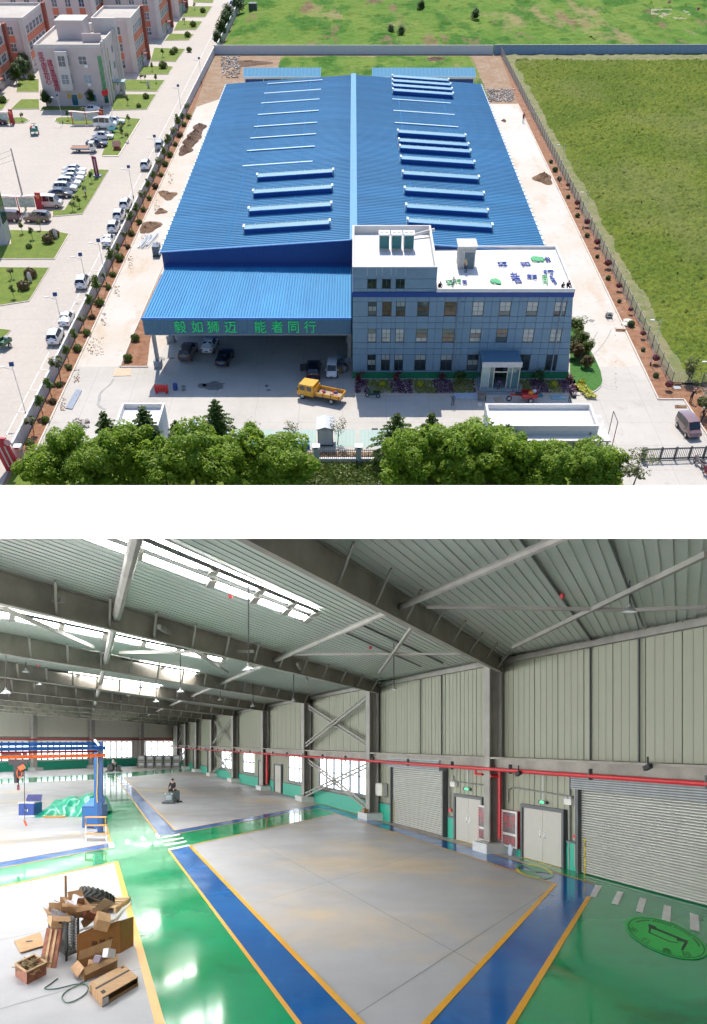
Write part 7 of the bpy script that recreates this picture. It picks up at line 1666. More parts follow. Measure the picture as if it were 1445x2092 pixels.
for k_,(xa,ya,xb,yb)in enumerate(((1063,1100,1210,1310),(1245,1100,1315,1280),(735,1275,905,1355),(700,1290,860,1362))):
    obj('roof_conduit',B().tube(RL(xa,ya,.06),RL(xb,yb,.06),.035),greyp,label='thin dark conduit under the roof lining, '+['above the middle of the nearest bay','at the right above the hanging lamp','in the second bay, right one','in the second bay, left one'][k_],cat='conduit')
for k_,x in enumerate((1210,1310,905,862)):obj('wall_conduit',wbar(ws(x)-.03,ws(x)+.03,hT,HE-.1,.05,.1),greyp,lw_)
# roof lights: bright glazed strips between the frames, and added fill strips in the far bays
rl=glow('roof light glass',(1.0,.99,.96),22)
def skylight(quad,label,bars=()):
    q=[RL(x,y,.10)for x,y in quad];t=thing('roof_light',q[0],label,'roof light');up=Vector((0,0,.05))
    obj('glazing',B().slab(q,up),rl,t)
    for u in bars:
        a,c=q[0].lerp(q[1],u),q[3].lerp(q[2],u);obj('glazing_bar',B().bar(a-Vector((0,0,.06)),c-Vector((0,0,.06)),.22,.1),grst,t)
    for a,c in((q[0],q[1]),(q[3],q[2])):obj('edge_trim',B().bar(a-Vector((0,0,.02)),c-Vector((0,0,.02)),.06,.1),greyp,t)
skylight(((292,1098),(648,1247),(640,1253),(284,1107)),'upper glazed strip of the nearest roof light, right of the thick strut',(.33,.6,.82,1))
skylight(((284,1120),(636,1256),(624,1267),(280,1137)),'lower glazed strip of the nearest roof light, right of the thick strut',(.0,.35,.61,.83,1))
skylight(((90,1050),(284,1120),(280,1137),(90,1067)),'stretch of the nearest roof light left of the thick strut',(.98,))
skylight(((-700,996),(-60,1180),(-60,1189),(-700,1005)),'part of the second bay roof light beyond the left picture edge')
skylight(((-700,1095),(-60,1232),(-60,1248),(-700,1120)),'part of the broad roof light beyond the left picture edge')
skylight(((-60,1180),(500,1323),(500,1330),(-60,1189)),'thin bright roof light strip just behind the second roof frame',(.2,.42,.62,.8,.95))
skylight(((-60,1232),(458,1343),(455,1352),(-60,1248)),'broad bright roof light strip in the second bay',(.12,.28,.44,.6,.76,.9,1))
skylight(((-60,1290),(404,1373),(402,1379),(-60,1300)),'bright roof light strip in the third bay',(.2,.4,.6,.8,1))
skylight(((-60,1345),(330,1402),(328,1405),(-60,1350)),'thin bright roof light strip in the fourth bay',(.5,))
for k_ in range(4,9):  # glowing strips added to brighten the far end, mostly hidden by the frames
    a_=(CS[k_]+(CS[k_-1]))/2
    q=[HP(a_,-9,.10),HP(a_,-58,.10),HP(a_+.9,-58,.10),HP(a_+.9,-9,.10)];t=thing('roof_light',q[0],'added glowing fill strip in the %s bay down the workshop'%['fifth','sixth','seventh','eighth','ninth'][k_-4],'roof light');obj('glazing',B().slab(q,(0,0,.05)),glow('far fill strip glow %d'%(k_>5),(1,.99,.96),14 if k_>5 else 4),t)
# hanging lamps
def lamp(x,yt,y,wpx,label):
    top=RL(x,yt,.08);k_=FOC/top.y;h=HC-(y-CY)/k_;r=wpx/2/k_
    t=thing('hanging_lamp',(top.x,top.y,h),label,'lamp','bell shaped hanging lamps')
    obj('cable',B().tube((0,0,r*.9),(0,0,top.z-h),.012+.008*top.y/30,5),black,t,local=1)
    obj('housing',B().lathe((0,0,0),[(.01,r*1.1),(r*.22,r*1.05),(r*.3,r*.55),(r*.45,r*.45)],12),MATS['conduit grey'],t,local=1)
    obj('shade',B().lathe((0,0,0),[(r*.4,r*.5),(r*.75,r*.2),(r,0),(r*.95,-.01)],16),M('lamp shade aluminium',(.42,.44,.45),.3,.5),t,local=1,smooth=1)
    obj('lens',B().lathe((0,0,0),[(r*.93,0),(.01,-.02)],14),M('lamp lens pale',(.6,.62,.62),.2,emit=.25,var=0),t,local=1)
LN=['largest pale one left of centre','one against the right roof bay with a dark neck','one hanging near the second column','one above the fourth column','one at the far left below the second frame','second from the left edge','one cut at the left picture edge','one left of centre near the fifth frame','one right of the pair over the end wall','one left of the pair over the end wall','lowest small one over the end wall','one above the far corner','one before the fifth column','one before the third column','one between the strut and centre']
for i,a in enumerate(((508,1187,1370,28),(1287,1186,1250,32),(805,1315,1408,14),(369,1318,1414,17),(53,1352,1373,15),(80,1385,1399,12),(12,1300,1417,22),(95,1402,1415,10),(287,1388,1406,12),(263,1405,1422,10),(246,1420,1434,9),(319,1362,1434,13),(517,1395,1443,10),(600,1350,1432,11),(450,1402,1430,9))):lamp(*a,'hanging bell lamp, '+LN[i])
for i,(x,y)in enumerate(((471,1218),(1149,1218),(50,1317),(757,1323),(78,1361))):
    p=RL(x,y,.12);obj('smoke_detector',B().lathe(p,[(.01,-.07),(.05,-.06),(.06,0),(.07,.06)],10),redp,label='tiny red smoke detector on the roof lining, '+['near the big roof light','right of centre in the nearest bay','upper left','in the second bay near its column','far left in the third bay'][i],cat='smoke detector',origin=tuple(p))

# ------------------------------------------------------------ closing walls out of view, with glowing window panes added as fill light
def fbox(pts,h0,h1):return B().slab([(p[0],p[1],h0)for p in pts],(0,0,h1-h0))
sw=thing('opposite_wall',P0+AD*60+BD*BL,'opposite side wall of the workshop, out of view to the left','wall')
q0,q1=P0+AD*AN+BD*BL,P0+AD*(AF+2)+BD*BL
obj('panel',fbox([q0,q1,q1+NI*.3,q0+NI*.3],0,11),wallp,sw)
for k_ in range(12):
    a_=P0+AD*(8+k_*14)+BD*BL-NI*.05;c_=a_+AD*11;obj('pane',fbox([a_,c_,c_-NI*.03,a_-NI*.03],1.4,7.5),glow('opposite window fill glow',(.95,.97,1.0),10),sw)  # unseen panes, enlarged and brightened to light the workshop from the left
nw=thing('near_wall',P0+AD*AN+BD*-30,'near end wall of the workshop behind the viewer','wall')
q0,q1=P0+AD*AN+BD*1,P0+AD*AN+BD*BL
obj('panel',fbox([q0,q1,q1-AD*.3,q0-AD*.3],0,11),wallp,nw)

# ------------------------------------------------------------ white roof edge between the two views
def ang(y):return(CY-y)/FOC
hA_=HC+ang(1100.5)*8.0
sl_=sp/cp
dlt=(HC+ang(991.5)*8.0-hA_)/(sl_-ang(991.5))
Bp=(8.0+dlt,hA_+sl_*dlt)
prof=[(8.0,hA_),Bp,(20.0,HC+ang(991.5)*20-.35),(20.0,HC+ang(1100.5)*20+.06)]
b=B().slab([(-12.0,d,h)for d,h in prof],(24.0,0,0))
obj('white_roof_edge',b,M('white roof edge',(.90,.90,.90),.9,var=0),kind='structure',origin=(0,0,0))
# ------------------------------------------------------------ heap of packaging at the lower left
card=M('cardboard',(.40,.225,.105),.85,var=.10,sc=5);cardL=M('light cardboard',(.50,.30,.15),.85,var=.10,sc=5);ply=M('reddish plywood',(.27,.095,.05),.7,var=.35,sc=6);plyL=M('pale plywood',(.50,.33,.17),.8,var=.12,sc=6);paper=M('white paper',(.62,.58,.60),.8,var=.05)
ink=M('printed ink',(.03,.025,.025),.8,var=0)
def vv(*p):return F(*p)
def openbox(t,a,e1,e2,h,mat,th=.02,z0=0.0,names=('side','base')):
    U=Vector((0,0,1));a=a+U*z0;n1,n2=e1.normalized()*th,e2.normalized()*th
    obj(names[1],B().slab([a,a+e1,a+e1+e2,a+e2],U*th),mat,t)
    for p,q,n in((a,e1,n2),(a+e2-n2,e1,n2),(a+n2,e2-n2*2,n1),(a+e1-n1+n2,e2-n2*2,n1)):obj(names[0],B().slab([p+U*th,p+q+U*th,p+q+n+U*th,p+n+U*th],U*(h-th)),mat,t)
def hpx(p,dy):return dy*p.y/FOC
# wooden crate
a,c,d=vv(55,2012),vv(95,1991),vv(31,1994);t=thing('wooden_crate',a,'small open reddish wooden crate full of twigs and scraps at the lower left','crate');H_=hpx(a,26)
openbox(t,a,c-a,d-a,H_,ply,.03);e1,e2=c-a,d-a
for u in(.0,):
    for(p,q)in((a,e1),(a,e2),(a+e1,e2),(a+e2,e1)):obj('rim',B().bar(p+Vector((0,0,H_)),p+q+Vector((0,0,H_)),.045,.02),plyL,t)
obj('hand_hole',B().slab([a+e1*.35+Vector((0,-.012,H_*.62)),a+e1*.65+Vector((0,-.012,H_*.62)),a+e1*.65+Vector((0,-.012,H_*.8)),a+e1*.35+Vector((0,-.012,H_*.8))],(.004,-.006,0)),plyL,t)
b=B();random.seed(5)
for _ in range(60):
    p=a+e1*random.uniform(.1,.9)+e2*random.uniform(.1,.9)+Vector((0,0,H_*random.uniform(.55,.95)));b.bar(p,p+Vector((random.uniform(-.25,.25),random.uniform(-.35,.35),random.uniform(-.03,.1))),.022,.014)
obj('scraps',b,M('twig scraps',(.28,.20,.10),.9,var=.5,sc=20),label='pale twigs and scraps filling the small wooden crate',cat='scraps',kind='stuff',origin=tuple(a))
# flat cardboard and leaning board
q=[vv(42,1950),vv(90,1935),vv(82,1908),vv(29,1926)];t=thing('cardboard_sheet',q[0],'flat pale cardboard sheet lying on the floor behind the crate','cardboard sheet');obj('sheet',B().slab([p+Vector((0,0,.02))for p in q],(0,0,.025)),cardL,t);c_=sum(q,Vector())/4;obj('stain',B().lathe(c_+Vector((-.05,.1,.046)),[(.09,0),(.01,.002)],9),ink,t)
a,c=vv(80,1975),vv(112,1979);top=Vector((vv(100,1945).x+.12,a.y+.8,hpx(a,62)));t=thing('leaning_board',a,'reddish plywood board leaning against the wire cage','board')
e=c-a;nn=Vector((.02,.03,.0));dtop=(top-a)
obj('board',B().slab([a,c,c+dtop,a+dtop],(.02,.05,.01)),ply,t)
for u in(.3,.62):obj('batten',B().slab([a+e*u+Vector((0,-.01,0)),a+e*(u+.14)+Vector((0,-.01,0)),a+e*(u+.14)+dtop+Vector((0,-.01,0)),a+e*u+dtop+Vector((0,-.01,0))],(0,-.02,0)),plyL,t)
# wire cage
cg0=vv(136,1966);w_,dpt=.66,1.6;hC=.86
t=thing('wire_cage',cg0,'dark wire mesh cage on short feet overflowing with cardboard','cage');wm=M('dark wire',(.05,.055,.05),.5,.5)
k0,k1,k2=vv(136,1966),vv(160,1956),vv(101,1940);E1,E2=k1-k0,k2-k0;U=Vector((0,0,1))
def meshpanel(a,e,h,n,m,r=.010):
    b=B()
    for i in range(n+1):b.bar(a+e*i/n+U*.12,a+e*i/n+U*h,r,r)
    for j in range(m+1):z=.12+(h-.12)*j/m;b.bar(a+U*z,a+e+U*z,r,r)
    return b
for nm,a_,e_,n_ in(('mesh_side',k0,E1,9),('mesh_side',k0,E2,16),('mesh_side',k0+E1,E2,16),('mesh_side',k0+E2,E1,9)):obj(nm,meshpanel(k0 if 0 else a_,e_,hC,n_,12),wm,t)
for p in(k0,k0+E1,k0+E2,k0+E1+E2):obj('corner_post',B().bar(p+U*.02,p+U*(hC+.02),.04,.04),wm,t)
obj('floor_panel',B().slab([k0+U*.12,k0+E1+U*.12,k0+E1+E2+U*.12,k0+E2+U*.12],U*.02),wm,t)
def carton(ctr,sx,sy,sz,rz,tilt,label,mat=card,flaps=True,group=None,name='carton',prt=None):
    t=thing(name,ctr,label,'carton',group,rot=(tilt[0],tilt[1],rz))
    th=.008;x,y,z=sx/2,sy/2,sz
    obj('base',B().mm((-x,-y,0),(x,y,th)),mat,t,local=1)
    for a_,c_ in(((-x,-y),(x,-y+th)),((-x,y-th),(x,y)),((-x,-y+th),(-x+th,y-th)),((x-th,-y+th),(x,y-th))):obj('side',B().mm((a_[0],a_[1],th),(c_[0],c_[1],z)),mat,t,local=1)
    if flaps:
        f_=y*.8
        obj('flap',B().slab([(-x,-y,z),(x,-y,z),(x,-y-f_*.8,z-f_*.35),(-x,-y-f_*.8,z-f_*.35)],(0,0,.008)),mat,t,local=1);obj('flap',B().slab([(-x,y,z),(x,y,z),(x,y+f_*.5,z+f_*.7),(-x,y+f_*.5,z+f_*.7)],(0,0,.008)),mat,t,local=1)
        obj('flap',B().slab([(-x,-y,z),(-x,y,z),(-x-f_*.7,y,z+f_*.3),(-x-f_*.7,-y,z+f_*.3)],(0,0,.008)),mat,t,local=1)
    else:obj('lid',B().mm((-x,-y,z+.001),(x,y,z+th+.001)),mat,t,local=1)
    if prt:
        vs,fs=text_bm(prt,min(sx*.28,sz*.5),.003);obj('lettering',B().add([(p.x,-y-.004,z*.5+p.y)for p in vs],[f for f in fs]),ink,t,local=1)
    return t
km=k0+E1*.5+E2*.5
def up(x,y,dep):return F(x,y,HC-(y-CY)*dep/FOC)          # point seen at (x, y) at distance dep
D0=km.y
carton(up(118,1889,D0-.3),.38,.5,.25,.5,(.1,.12),'open carton with white papers on the left of the wire cage',cardL,True,None,prt='▲')
carton(up(139,1870,D0+.2),.36,.5,.26,.4,(-.15,.1),'open carton piled highest on the wire cage, flap raised',card)
carton(up(163,1866,D0+.3),.34,.5,.28,.55,(.2,-.1),'brown carton leaning beside the tyre on top of the heap',card,True)
carton(up(172,1870,D0+.3),.36,.5,.16,.9,(.3,.3),'reddish flat carton wedged between the cage and the folded sheet',ply,False)
for i,(x,y,r_)in enumerate(((112,1866,.3),(152,1838,-.5),(134,1874,.8))):
    p=up(x,y,D0-.2);t=thing('paper_sheet',p,'crumpled white packing paper on the cartons, '+['leftmost','topmost','between the two open cartons'][i],'paper',rot=(.5,r_*.3,r_));obj('paper',B().grid(lambda u,v:(.32*(u-.5),.3*(v-.5),.05*math.sin(u*5+v*7)),5,5),paper,t,local=1)
# folded big sheet and loose pieces behind the big box
p=up(196,1868,D0+.1);q=[up(165,1884,D0),up(213,1836,D0+.6),up(235,1846,D0+.7),up(172,1898,D0+.1)]
t=thing('folded_cardboard',q[0],'folded dull cardboard sheet slanting across the top of the heap','cardboard sheet');obj('sheet',B().slab(q,(0,.02,.012)),M('dull cardboard',(.30,.20,.11),.85,var=.15,sc=4),t)
# big upright carton with dark characters
b0,b1=vv(157,1962),vv(245,1948);t=thing('large_carton',b0,'large upright brown carton with upside down dark Chinese characters','carton');e=b1-b0;H1,H2=hpx(b0,52),hpx(b1,66);bk_=Vector((.12,.75,0))
orange_c=M('orange brown cardboard',(.36,.155,.045),.8,var=.10,sc=4)
obj('front',B().slab([b0,b1,b1+U*H2,b0+U*H1],(.01,.02,0)),orange_c,t)
obj('side',B().slab([b1,b1+bk_,b1+bk_+U*(H2-.05),b1+U*H2],(-.012,0,0)),orange_c,t);obj('side',B().slab([b0,b0+bk_,b0+bk_+U*H1,b0+U*H1],(.012,0,0)),orange_c,t);obj('back',B().slab([b0+bk_,b1+bk_,b1+bk_+U*(H2-.06),b0+bk_+U*H1],(0,.012,0)),orange_c,t)
for i,ch in enumerate('工具柜'):
    u=.78-.19*i;o_=b0.lerp(b1,u)+U*(H1+(H2-H1)*u)*.50+Vector((0,-.008,0));obj('character',letters(ch,.15,o_,-e.normalized(),(0,0,-1),.004),ink,t)
# foam and strips sticking out of it
b=B()
for i,(x0,y0,x1_,y1_)in enumerate(((228,1886,252,1853),(232,1884,262,1848),(238,1882,268,1842),(234,1880,258,1850))):b.bar(up(x0,y0,b1.y+.3),up(x1_,y1_,b1.y+.5),.045,.012)
obj('metal_strips',b,M('pale strip',(.55,.56,.5),.4,.4),label='pale metal strips sticking out of the large upright carton',cat='metal strips')
b=B()
for i in range(5):b.bar(up(160+14*i,1903-4*i,b0.y+.4),up(180+14*i,1894-4*i,b0.y+.6),.05,.03)
obj('foam_strips',b,M('pale foam',(.55,.5,.46),.8),label='pale foam strips lying in the mouth of the large upright carton',cat='foam')
carton(up(205,1893,b0.y+.45),.30,.35,.26,.4,(.4,.3),'small carton sticking up out of the large upright one',cardL,False)
# open long carton in front
a,c,d=vv(172,2004),vv(240,1978),vv(159,1988);t=thing('open_carton',a,'long open carton with drooping flaps in front of the large upright one','carton');e1,e2=c-a,d-a;H_=hpx(a,26)
openbox(t,a,e1,e2,H_,card,.012)
obj('flap',B().slab([a+U*H_,c+U*H_,c+U*(H_+.0)+Vector((.05,-.12,-.06)),a+U*H_+Vector((.06,-.12,-.12))],(0,0,.01)),cardL,t)
obj('flap',B().slab([d+U*H_,d+e1+U*H_,d+e1+U*(H_+.18)+Vector((0,.15,0)),d+U*(H_+.16)+Vector((0,.12,0))],(0,0,.01)),cardL,t)
obj('flap',B().slab([a+U*H_,d+U*H_,d+Vector((-.16,0,H_-.16)),a+Vector((-.14,0,H_-.2))],(0,0,.01)),card,t)
for i,(x,y,w,m,lab)in enumerate(((190,1966,.2,cardL,'small brown box inside the long open carton, leftmost'),(201,1952,.16,M('violet box',(.25,.2,.25),.6),'violet and white small box inside the long open carton'),(223,1940,.2,paper,'white carton standing at the right end of the long open carton'))):
    p=up(x,y+8,a.y+.5);obj('small_box',B().box(p,(w,w*.9,w*.9),.4+i,(.3,.2,0)),m,label=lab,cat='box',origin=tuple(p))
# flat long carton
a,c,d=vv(209,2058),vv(282,2014),vv(182,2026);t=thing('flat_carton',a,'long flat printed carton lying nearest on the floor, side slot open','carton');e1,e2=c-a,d-a;H_=hpx(a,19)
for(p,q,n_)in((a,e2,e1*.02),(a+e1*.98,e2,e1*.02),(a+e2*.97,e1,e2*.03)):obj('side',B().slab([p,p+q,p+q+n_,p+n_],U*(H_-.012)),card,t)
obj('base',B().slab([a+U*.003,c+U*.003,c+e2+U*.003,d+U*.003],U*.012),card,t);obj('top',B().slab([a+U*(H_-.011),c+U*(H_-.011),c+e2+U*(H_-.011),d+U*(H_-.011)],U*.012),cardL,t)
obj('front_lip',B().slab([a+e1*.02,a+e1*.98,a+e1*.98+Vector((0,.01,0)),a+e1*.02+Vector((0,.01,0))],U*H_*.32),card,t)
P2=lambda u,v,z=.0015:a+e1*u+e2*v+U*(H_+z)
obj('dark_stripe',B().slab([P2(.02,.5),P2(.98,.5),P2(.98,.60),P2(.02,.60)],U*.001),ink,t)
obj('pale_label',B().slab([P2(.10,.68),P2(.42,.68),P2(.42,.95),P2(.10,.95)],U*.001),M('label buff',(.50,.33,.19),.8),t)
obj('print_mark',B().slab([P2(.06,.14),P2(.16,.14),P2(.16,.32),P2(.06,.32)],U*.001),ink,t);obj('print_mark',B().slab([P2(.86,.82),P2(.95,.82),P2(.95,.92),P2(.86,.92)],U*.001),ink,t)
for k_ in range(4):obj('strap',B().slab([a+e2*(.15+.22*k_)-e1*.004,a+e2*(.19+.22*k_)-e1*.004,a+e2*(.19+.22*k_)-e1*.004+U*H_,a+e2*(.15+.22*k_)-e1*.004+U*H_],-e1.normalized()*.006),ink if k_==3 else cardL,t)
obj('white_sticker',B().slab([a+U*.02+e1*.005-e2*.01,a+e1*.16+U*.02-e2*.01,a+e1*.16+U*(H_-.02)-e2*.01,a+e1*.005+U*(H_-.02)-e2*.01],-e2.normalized()*.004),paper,t)
# green strap on the floor
pts=[vv(x,y)+U*.02 for x,y in((118,2001),(104,2012),(91,2022),(110,2023),(135,2018),(155,2013),(172,2013),(180,2019),(178,2028),(168,2038),(150,2048),(135,2051),(127,2041),(132,2031),(147,2021),(163,2012),(176,2006))]
sm=[]
for i in range(len(pts)-1):
    p_,q_=pts[i],pts[i+1];a_,c_=pts[max(0,i-1)],pts[min(len(pts)-1,i+2)]
    for k_ in range(4):u=k_/4;sm.append(p_*(2*u**3-3*u*u+1)+q_*(3*u*u-2*u**3)+(q_-a_)*.5*(u**3-2*u*u+u)+(c_-p_)*.5*(u**3-u*u))
obj('green_strap',B().path(sm+[pts[-1]],.012,5),M('strap green',(.01,.09,.04),.5),label='dark green packing strap curled on the floor beside the flat carton',cat='strap')
obj('thin_wire',B().path([vv(x,y)+U*.2 for x,y in((34,2005),(38,1990),(45,1980))],.008,4),ink,label='thin black wire hanging out of the small wooden crate',cat='wire')
# tyre on a pallet, post
tc2=vv(206,1858);t=thing('tractor_tyre',up(196,1834,tc2.y),'large ribbed tractor tyre lying tilted behind the heap','tyre',rot=(-.5,.25,0))
r1,r0_,hw2=.50,.29,.14
obj('carcass',B().lathe((0,0,0),[(r0_,-hw2*.8),(r1*.85,-hw2),(r1*.96,-hw2*.7),(r1*.98,0),(r1*.96,hw2*.7),(r1*.85,hw2),(r0_,hw2*.8),(r0_-.02,0),(r0_,-hw2*.8)],36),M('tyre rubber',(.045,.047,.045),.7),t,local=1,smooth=1)
lug=B().hexa([(r1*.9,-.025,-hw2),(r1*1.05,-.025,-hw2),(r1*1.05,.03,-hw2),(r1*.9,.03,-hw2),(r1*.92,.10,0),(r1*1.06,.10,0),(r1*1.06,.16,0),(r1*.92,.16,0)]).mesh('lug',MATS['tyre rubber']);lug2=B().hexa([(r1*.92,.10,0),(r1*1.06,.10,0),(r1*1.06,.16,0),(r1*.92,.16,0),(r1*.9,-.025,hw2),(r1*1.05,-.025,hw2),(r1*1.05,.03,hw2),(r1*.9,.03,hw2)]).mesh('lug',MATS['tyre rubber'])
for i in range(22):
    for me in(lug,lug2):o=obj('lug',me,None,t);o.matrix_basis=Matrix.Rotation(2*math.pi*i/22,4,'Z')
obj('rim_filling',B().lathe((0,0,0),[(.02,.02),(r0_-.03,.0)],20),M('tyre filling board',(.5,.28,.1),.8),t,local=1)
q0_=vv(206,1866);t=thing('low_pallet',q0_,'small wooden pallet under the tractor tyre','pallet')
for k_ in range(4):obj('plank',B().mm((q0_.x-.45,q0_.y+k_*.45,.14),(q0_.x+.42,q0_.y+.3+k_*.45,.17)),plyL,t)
for x_ in(-.4,.0,.36):obj('bearer',B().mm((q0_.x+x_,q0_.y,0),(q0_.x+x_+.07,q0_.y+1.65,.14)),plyL,t)
p=vv(136,1935);obj('timber_post',B().bar(p,up(134,1789,p.y+.1),.045,.045),M('post brown',(.20,.11,.06),.8,var=.3,sc=9),label='thin brown timber post standing upright behind the cartons',cat='post')

# ------------------------------------------------------------ gantry crane
bl=M('gantry blue',(.003,.055,.21),.4,var=.08,sc=1);blp=M('gantry pale blue',(.005,.10,.32),.4,var=.05);orr=M('rail orange red',(.62,.10,.02),.4,var=.05)
gd_=vv(205,1703);D=gd_.y
def gp_(x,y,dd=0.0):d=D+dd;return Vector(((x-CX)*d/FOC,d,HC-(y-CY)*d/FOC))
t=thing('gantry_crane',gd_,'blue gantry crane frame with orange rails and a hanging hoist at the left','gantry crane')
obj('post',B().mm((gp_(199,0).x,D,0),(gp_(208,0).x,D+.3,HC)),bl,t);p2=gp_(192,0,3);obj('post',B().mm((gp_(192,0,2.4).x,D+2.4,0),(gp_(200,0,2.4).x,D+2.7,HC-.03)),blp,t)
obj('foot_plate',B().mm((gp_(194,0).x,D-.25,0),(gp_(212,0).x,D+.6,.06)),bl,t)
kk=D/FOC
def beam(y0,y1_,x0,x1_,dd,m,nm,dl=0.0):a_,c_=gp_(x0,(y0+dl),dd-6),gp_(x1_,y0,dd);h_=(y1_-y0)*(D+dd)/FOC;a_.z=HC-(y0+dl-CY)*(D+dd-6)/FOC;b=B().bar(a_-U*h_/2,c_-U*h_/2,.28,h_);return obj(nm,b,m,t)
beam(1516,1523,-60,206,.35,bl,'bridge_beam',.5);beam(1525,1531.5,-60,211,.05,bl,'bridge_beam',2.2);beam(1533,1537,-60,205,.5,M('rail crimson',(.45,.03,.04),.4),'rail_beam',3);beam(1540,1546.5,-60,212,-.05,orr,'rail_beam',5)
for x in(45,100,150):obj('rail_hanger',B().bar(gp_(x,1523,.1),gp_(x,1545,.1),.05,.05),steel,t)
obj('end_bracket',B().bar(gp_(193,1511,-.1),gp_(203,1524,-.1),.12,.1),steel,t)
obj('cable_trolley',B().box(gp_(38,1557),(.9,.4,.3),.2).box(gp_(30,1541,.3),(1.2,.3,.16),.2),M('trolley dark',(.05,.04,.045),.6),t)
ho=obj('hoist_body',B().box(gp_(38,1572),(.38,.4,.75)).box(gp_(34,1582),(.16,.3,.9)),M('hoist dark',(.035,.035,.04),.6),t);obj('hoist_motor',B().tube(gp_(42,1565,-.2),gp_(47,1573,-.2),.17,10),orr,ho)
obj('cable_loop',B().path([gp_(40+5*math.cos(a_),1580+10*math.sin(a_),-.25)for a_ in np.linspace(0,6.28,14)],.03,5),orr,t);obj('chain',B().tube(gp_(38,1590),gp_(37.5,1604),.03,5),greyp,t);obj('hook',B().box(gp_(37.5,1609),(.1,.1,.28)),M('hook dark red',(.2,.03,.04),.5),t)
obj('pendant_cable',B().tube(gp_(49.5,1570,-.3),gp_(50.5,1675,-.3),.018,5),black,t);obj('pendant_control',B().bar(gp_(49.5,1676,-.3),gp_(54.5,1688,-.3),.1,.08),orr,t)
obj('power_cable',B().path([gp_(200,1535,-.05),gp_(199,1600,-.05),gp_(198,1622,-.05),gp_(199,1640,-.05)],.03,5),M('cable yellow',(.6,.4,.03),.5),t);obj('drum',B().lathe(gp_(207,1635,.15),[(.01,.1),(.22,.1),(.22,0),(.01,0)],14,(0,-1,0)),bl,t)
# blue control cabinet and wooden steps by the post
d1=vv(181,1693);t=thing('blue_cabinet',d1,'large blue metal cabinet standing beside the gantry post','cabinet');k_=d1.y/FOC
x0_,x1_2=(168-CX)*k_,(197-CX)*k_
obj('body',B().mm((x0_,d1.y,.05),(x1_2,d1.y+2.2,1.22)),bl,t);obj('sloped_top',B().slab([(x0_,d1.y,1.221),(x1_2,d1.y,1.221),(x1_2,d1.y+1.7,1.55),(x0_,d1.y+1.7,1.55)],(0,.02,.03)),M('cabinet top blue',(.05,.22,.55),.35),t);obj('door',B().mm((x0_+.05,d1.y-.02,.12),(x1_2-.05,d1.y-.002,1.15)),blp,t)
d2_=vv(188,1718);t=thing('step_stand',d2_,'low wooden step stand with orange treads in front of the blue cabinet','step stand');k_=d2_.y/FOC;tread=M('tread orange wood',(.55,.27,.06),.6,var=.1);sf=M('striped frame',(.45,.30,.04),.6,var=.5,sc=6,col2=(.03,.03,.03))
for i in range(3):
    y_=d2_.y+1.0-i*.5;z_=1.06-i*.36;xa=(162+i*7-CX)*k_;obj('tread',B().box((xa+.53,y_,z_),(1.05,.34,.05)),tread,t)
    for x_ in(xa+.04,xa+1.02):obj('leg',B().mm((x_-.03,y_-.15,0),(x_+.03,y_-.09,z_-.03)),sf if i==0 else steel,t)
    obj('cross_rail',B().mm((xa+.05,y_-.14,.15),(xa+1.0,y_-.1,.19)),steel,t)
# blue tool cabinet
d3=vv(53,1670);k_=d3.y/FOC;t=thing('tool_cabinet',d3,'small dark blue two door tool cabinet with a slatted back panel','cabinet');xa,xb=(38-CX)*k_,(70-CX)*k_
obj('body',B().mm((xa,d3.y,.12),(xb,d3.y+1.4,.88)),M('navy cabinet',(.01,.04,.24),.4),t);obj('worktop',B().mm((xa-.02,d3.y-.05,.88),(xb+.02,d3.y+1.45,.93)),steel,t);obj('plinth',B().mm((xa,d3.y+.05,0),(xb,d3.y+1.35,.12)),steel,t)
for i in range(2):dr=obj('door',B().mm((xa+.04+i*(xb-xa)/2,d3.y-.03,.16),(xa-.04+(i+1)*(xb-xa)/2,d3.y-.002,.66)),M('navy door',(.008,.05,.28),.35),t);obj('handle',B().box(((xa+xb)/2+(i*2-1)*.08,d3.y-.045,.45),(.05,.03,.14)),chrome,dr)
obj('drawer',B().mm((xa+.04,d3.y-.03,.69),(xb-.04,d3.y-.002,.84)),MATS['navy door'],t)
bp=B().slab([(xa,d3.y+1.2,.94),(xb,d3.y+1.2,.94),(xb+.02,d3.y+1.4,1.36),(xa+.05,d3.y+1.4,1.36)],(0,.04,0));obj('back_panel',bp,M('navy panel',(.02,.03,.12),.5),t)
for i in range(12):x_=xa+.04+(xb-xa-.08)*i/11;obj('slat',B().slab([(x_,d3.y+1.19,.95),(x_+.03,d3.y+1.19,.95),(x_+.05,d3.y+1.38,1.35),(x_+.02,d3.y+1.38,1.35)],(0,-.02,0)),M('slat violet',(.12,.12,.35),.5),t)
# green tarpaulin over a machine
tg=M('green tarpaulin',(.005,.30,.18),.28,var=.15,sc=2,coat=.3)
d4=vv(130,1668);k_=d4.y/FOC
xa,xb=(64-CX)*k_,(197-CX)*k_
def tarp(u,v):
    x=xa+(xb-xa)*u;y=d4.y-.9+4.6*v+.5*u
    prof_=np.interp(u,[0,.06,.16,.28,.5,.66,.78,.86,.94,1],[0.02,.14,.5,.95,1.12,1.2,1.38,1.42,1.2,.15]);w=np.interp(v,[0,.12,.3,.5,.75,.92,1],[0.01,.42,.9,1.0,.95,.5,.01])
    n_=.07*math.sin(u*23+v*6)*(1-w*.5)+.05*math.sin(u*11-v*17)+.02*math.sin(u*57+v*37)
    return(x+.14*math.sin(v*25)*(1-w)+.04*math.sin(u*40),y+.12*math.sin(u*23)*(1-w),max(.01,prof_*w+n_*min(1,prof_*2)*min(1,w*3)))
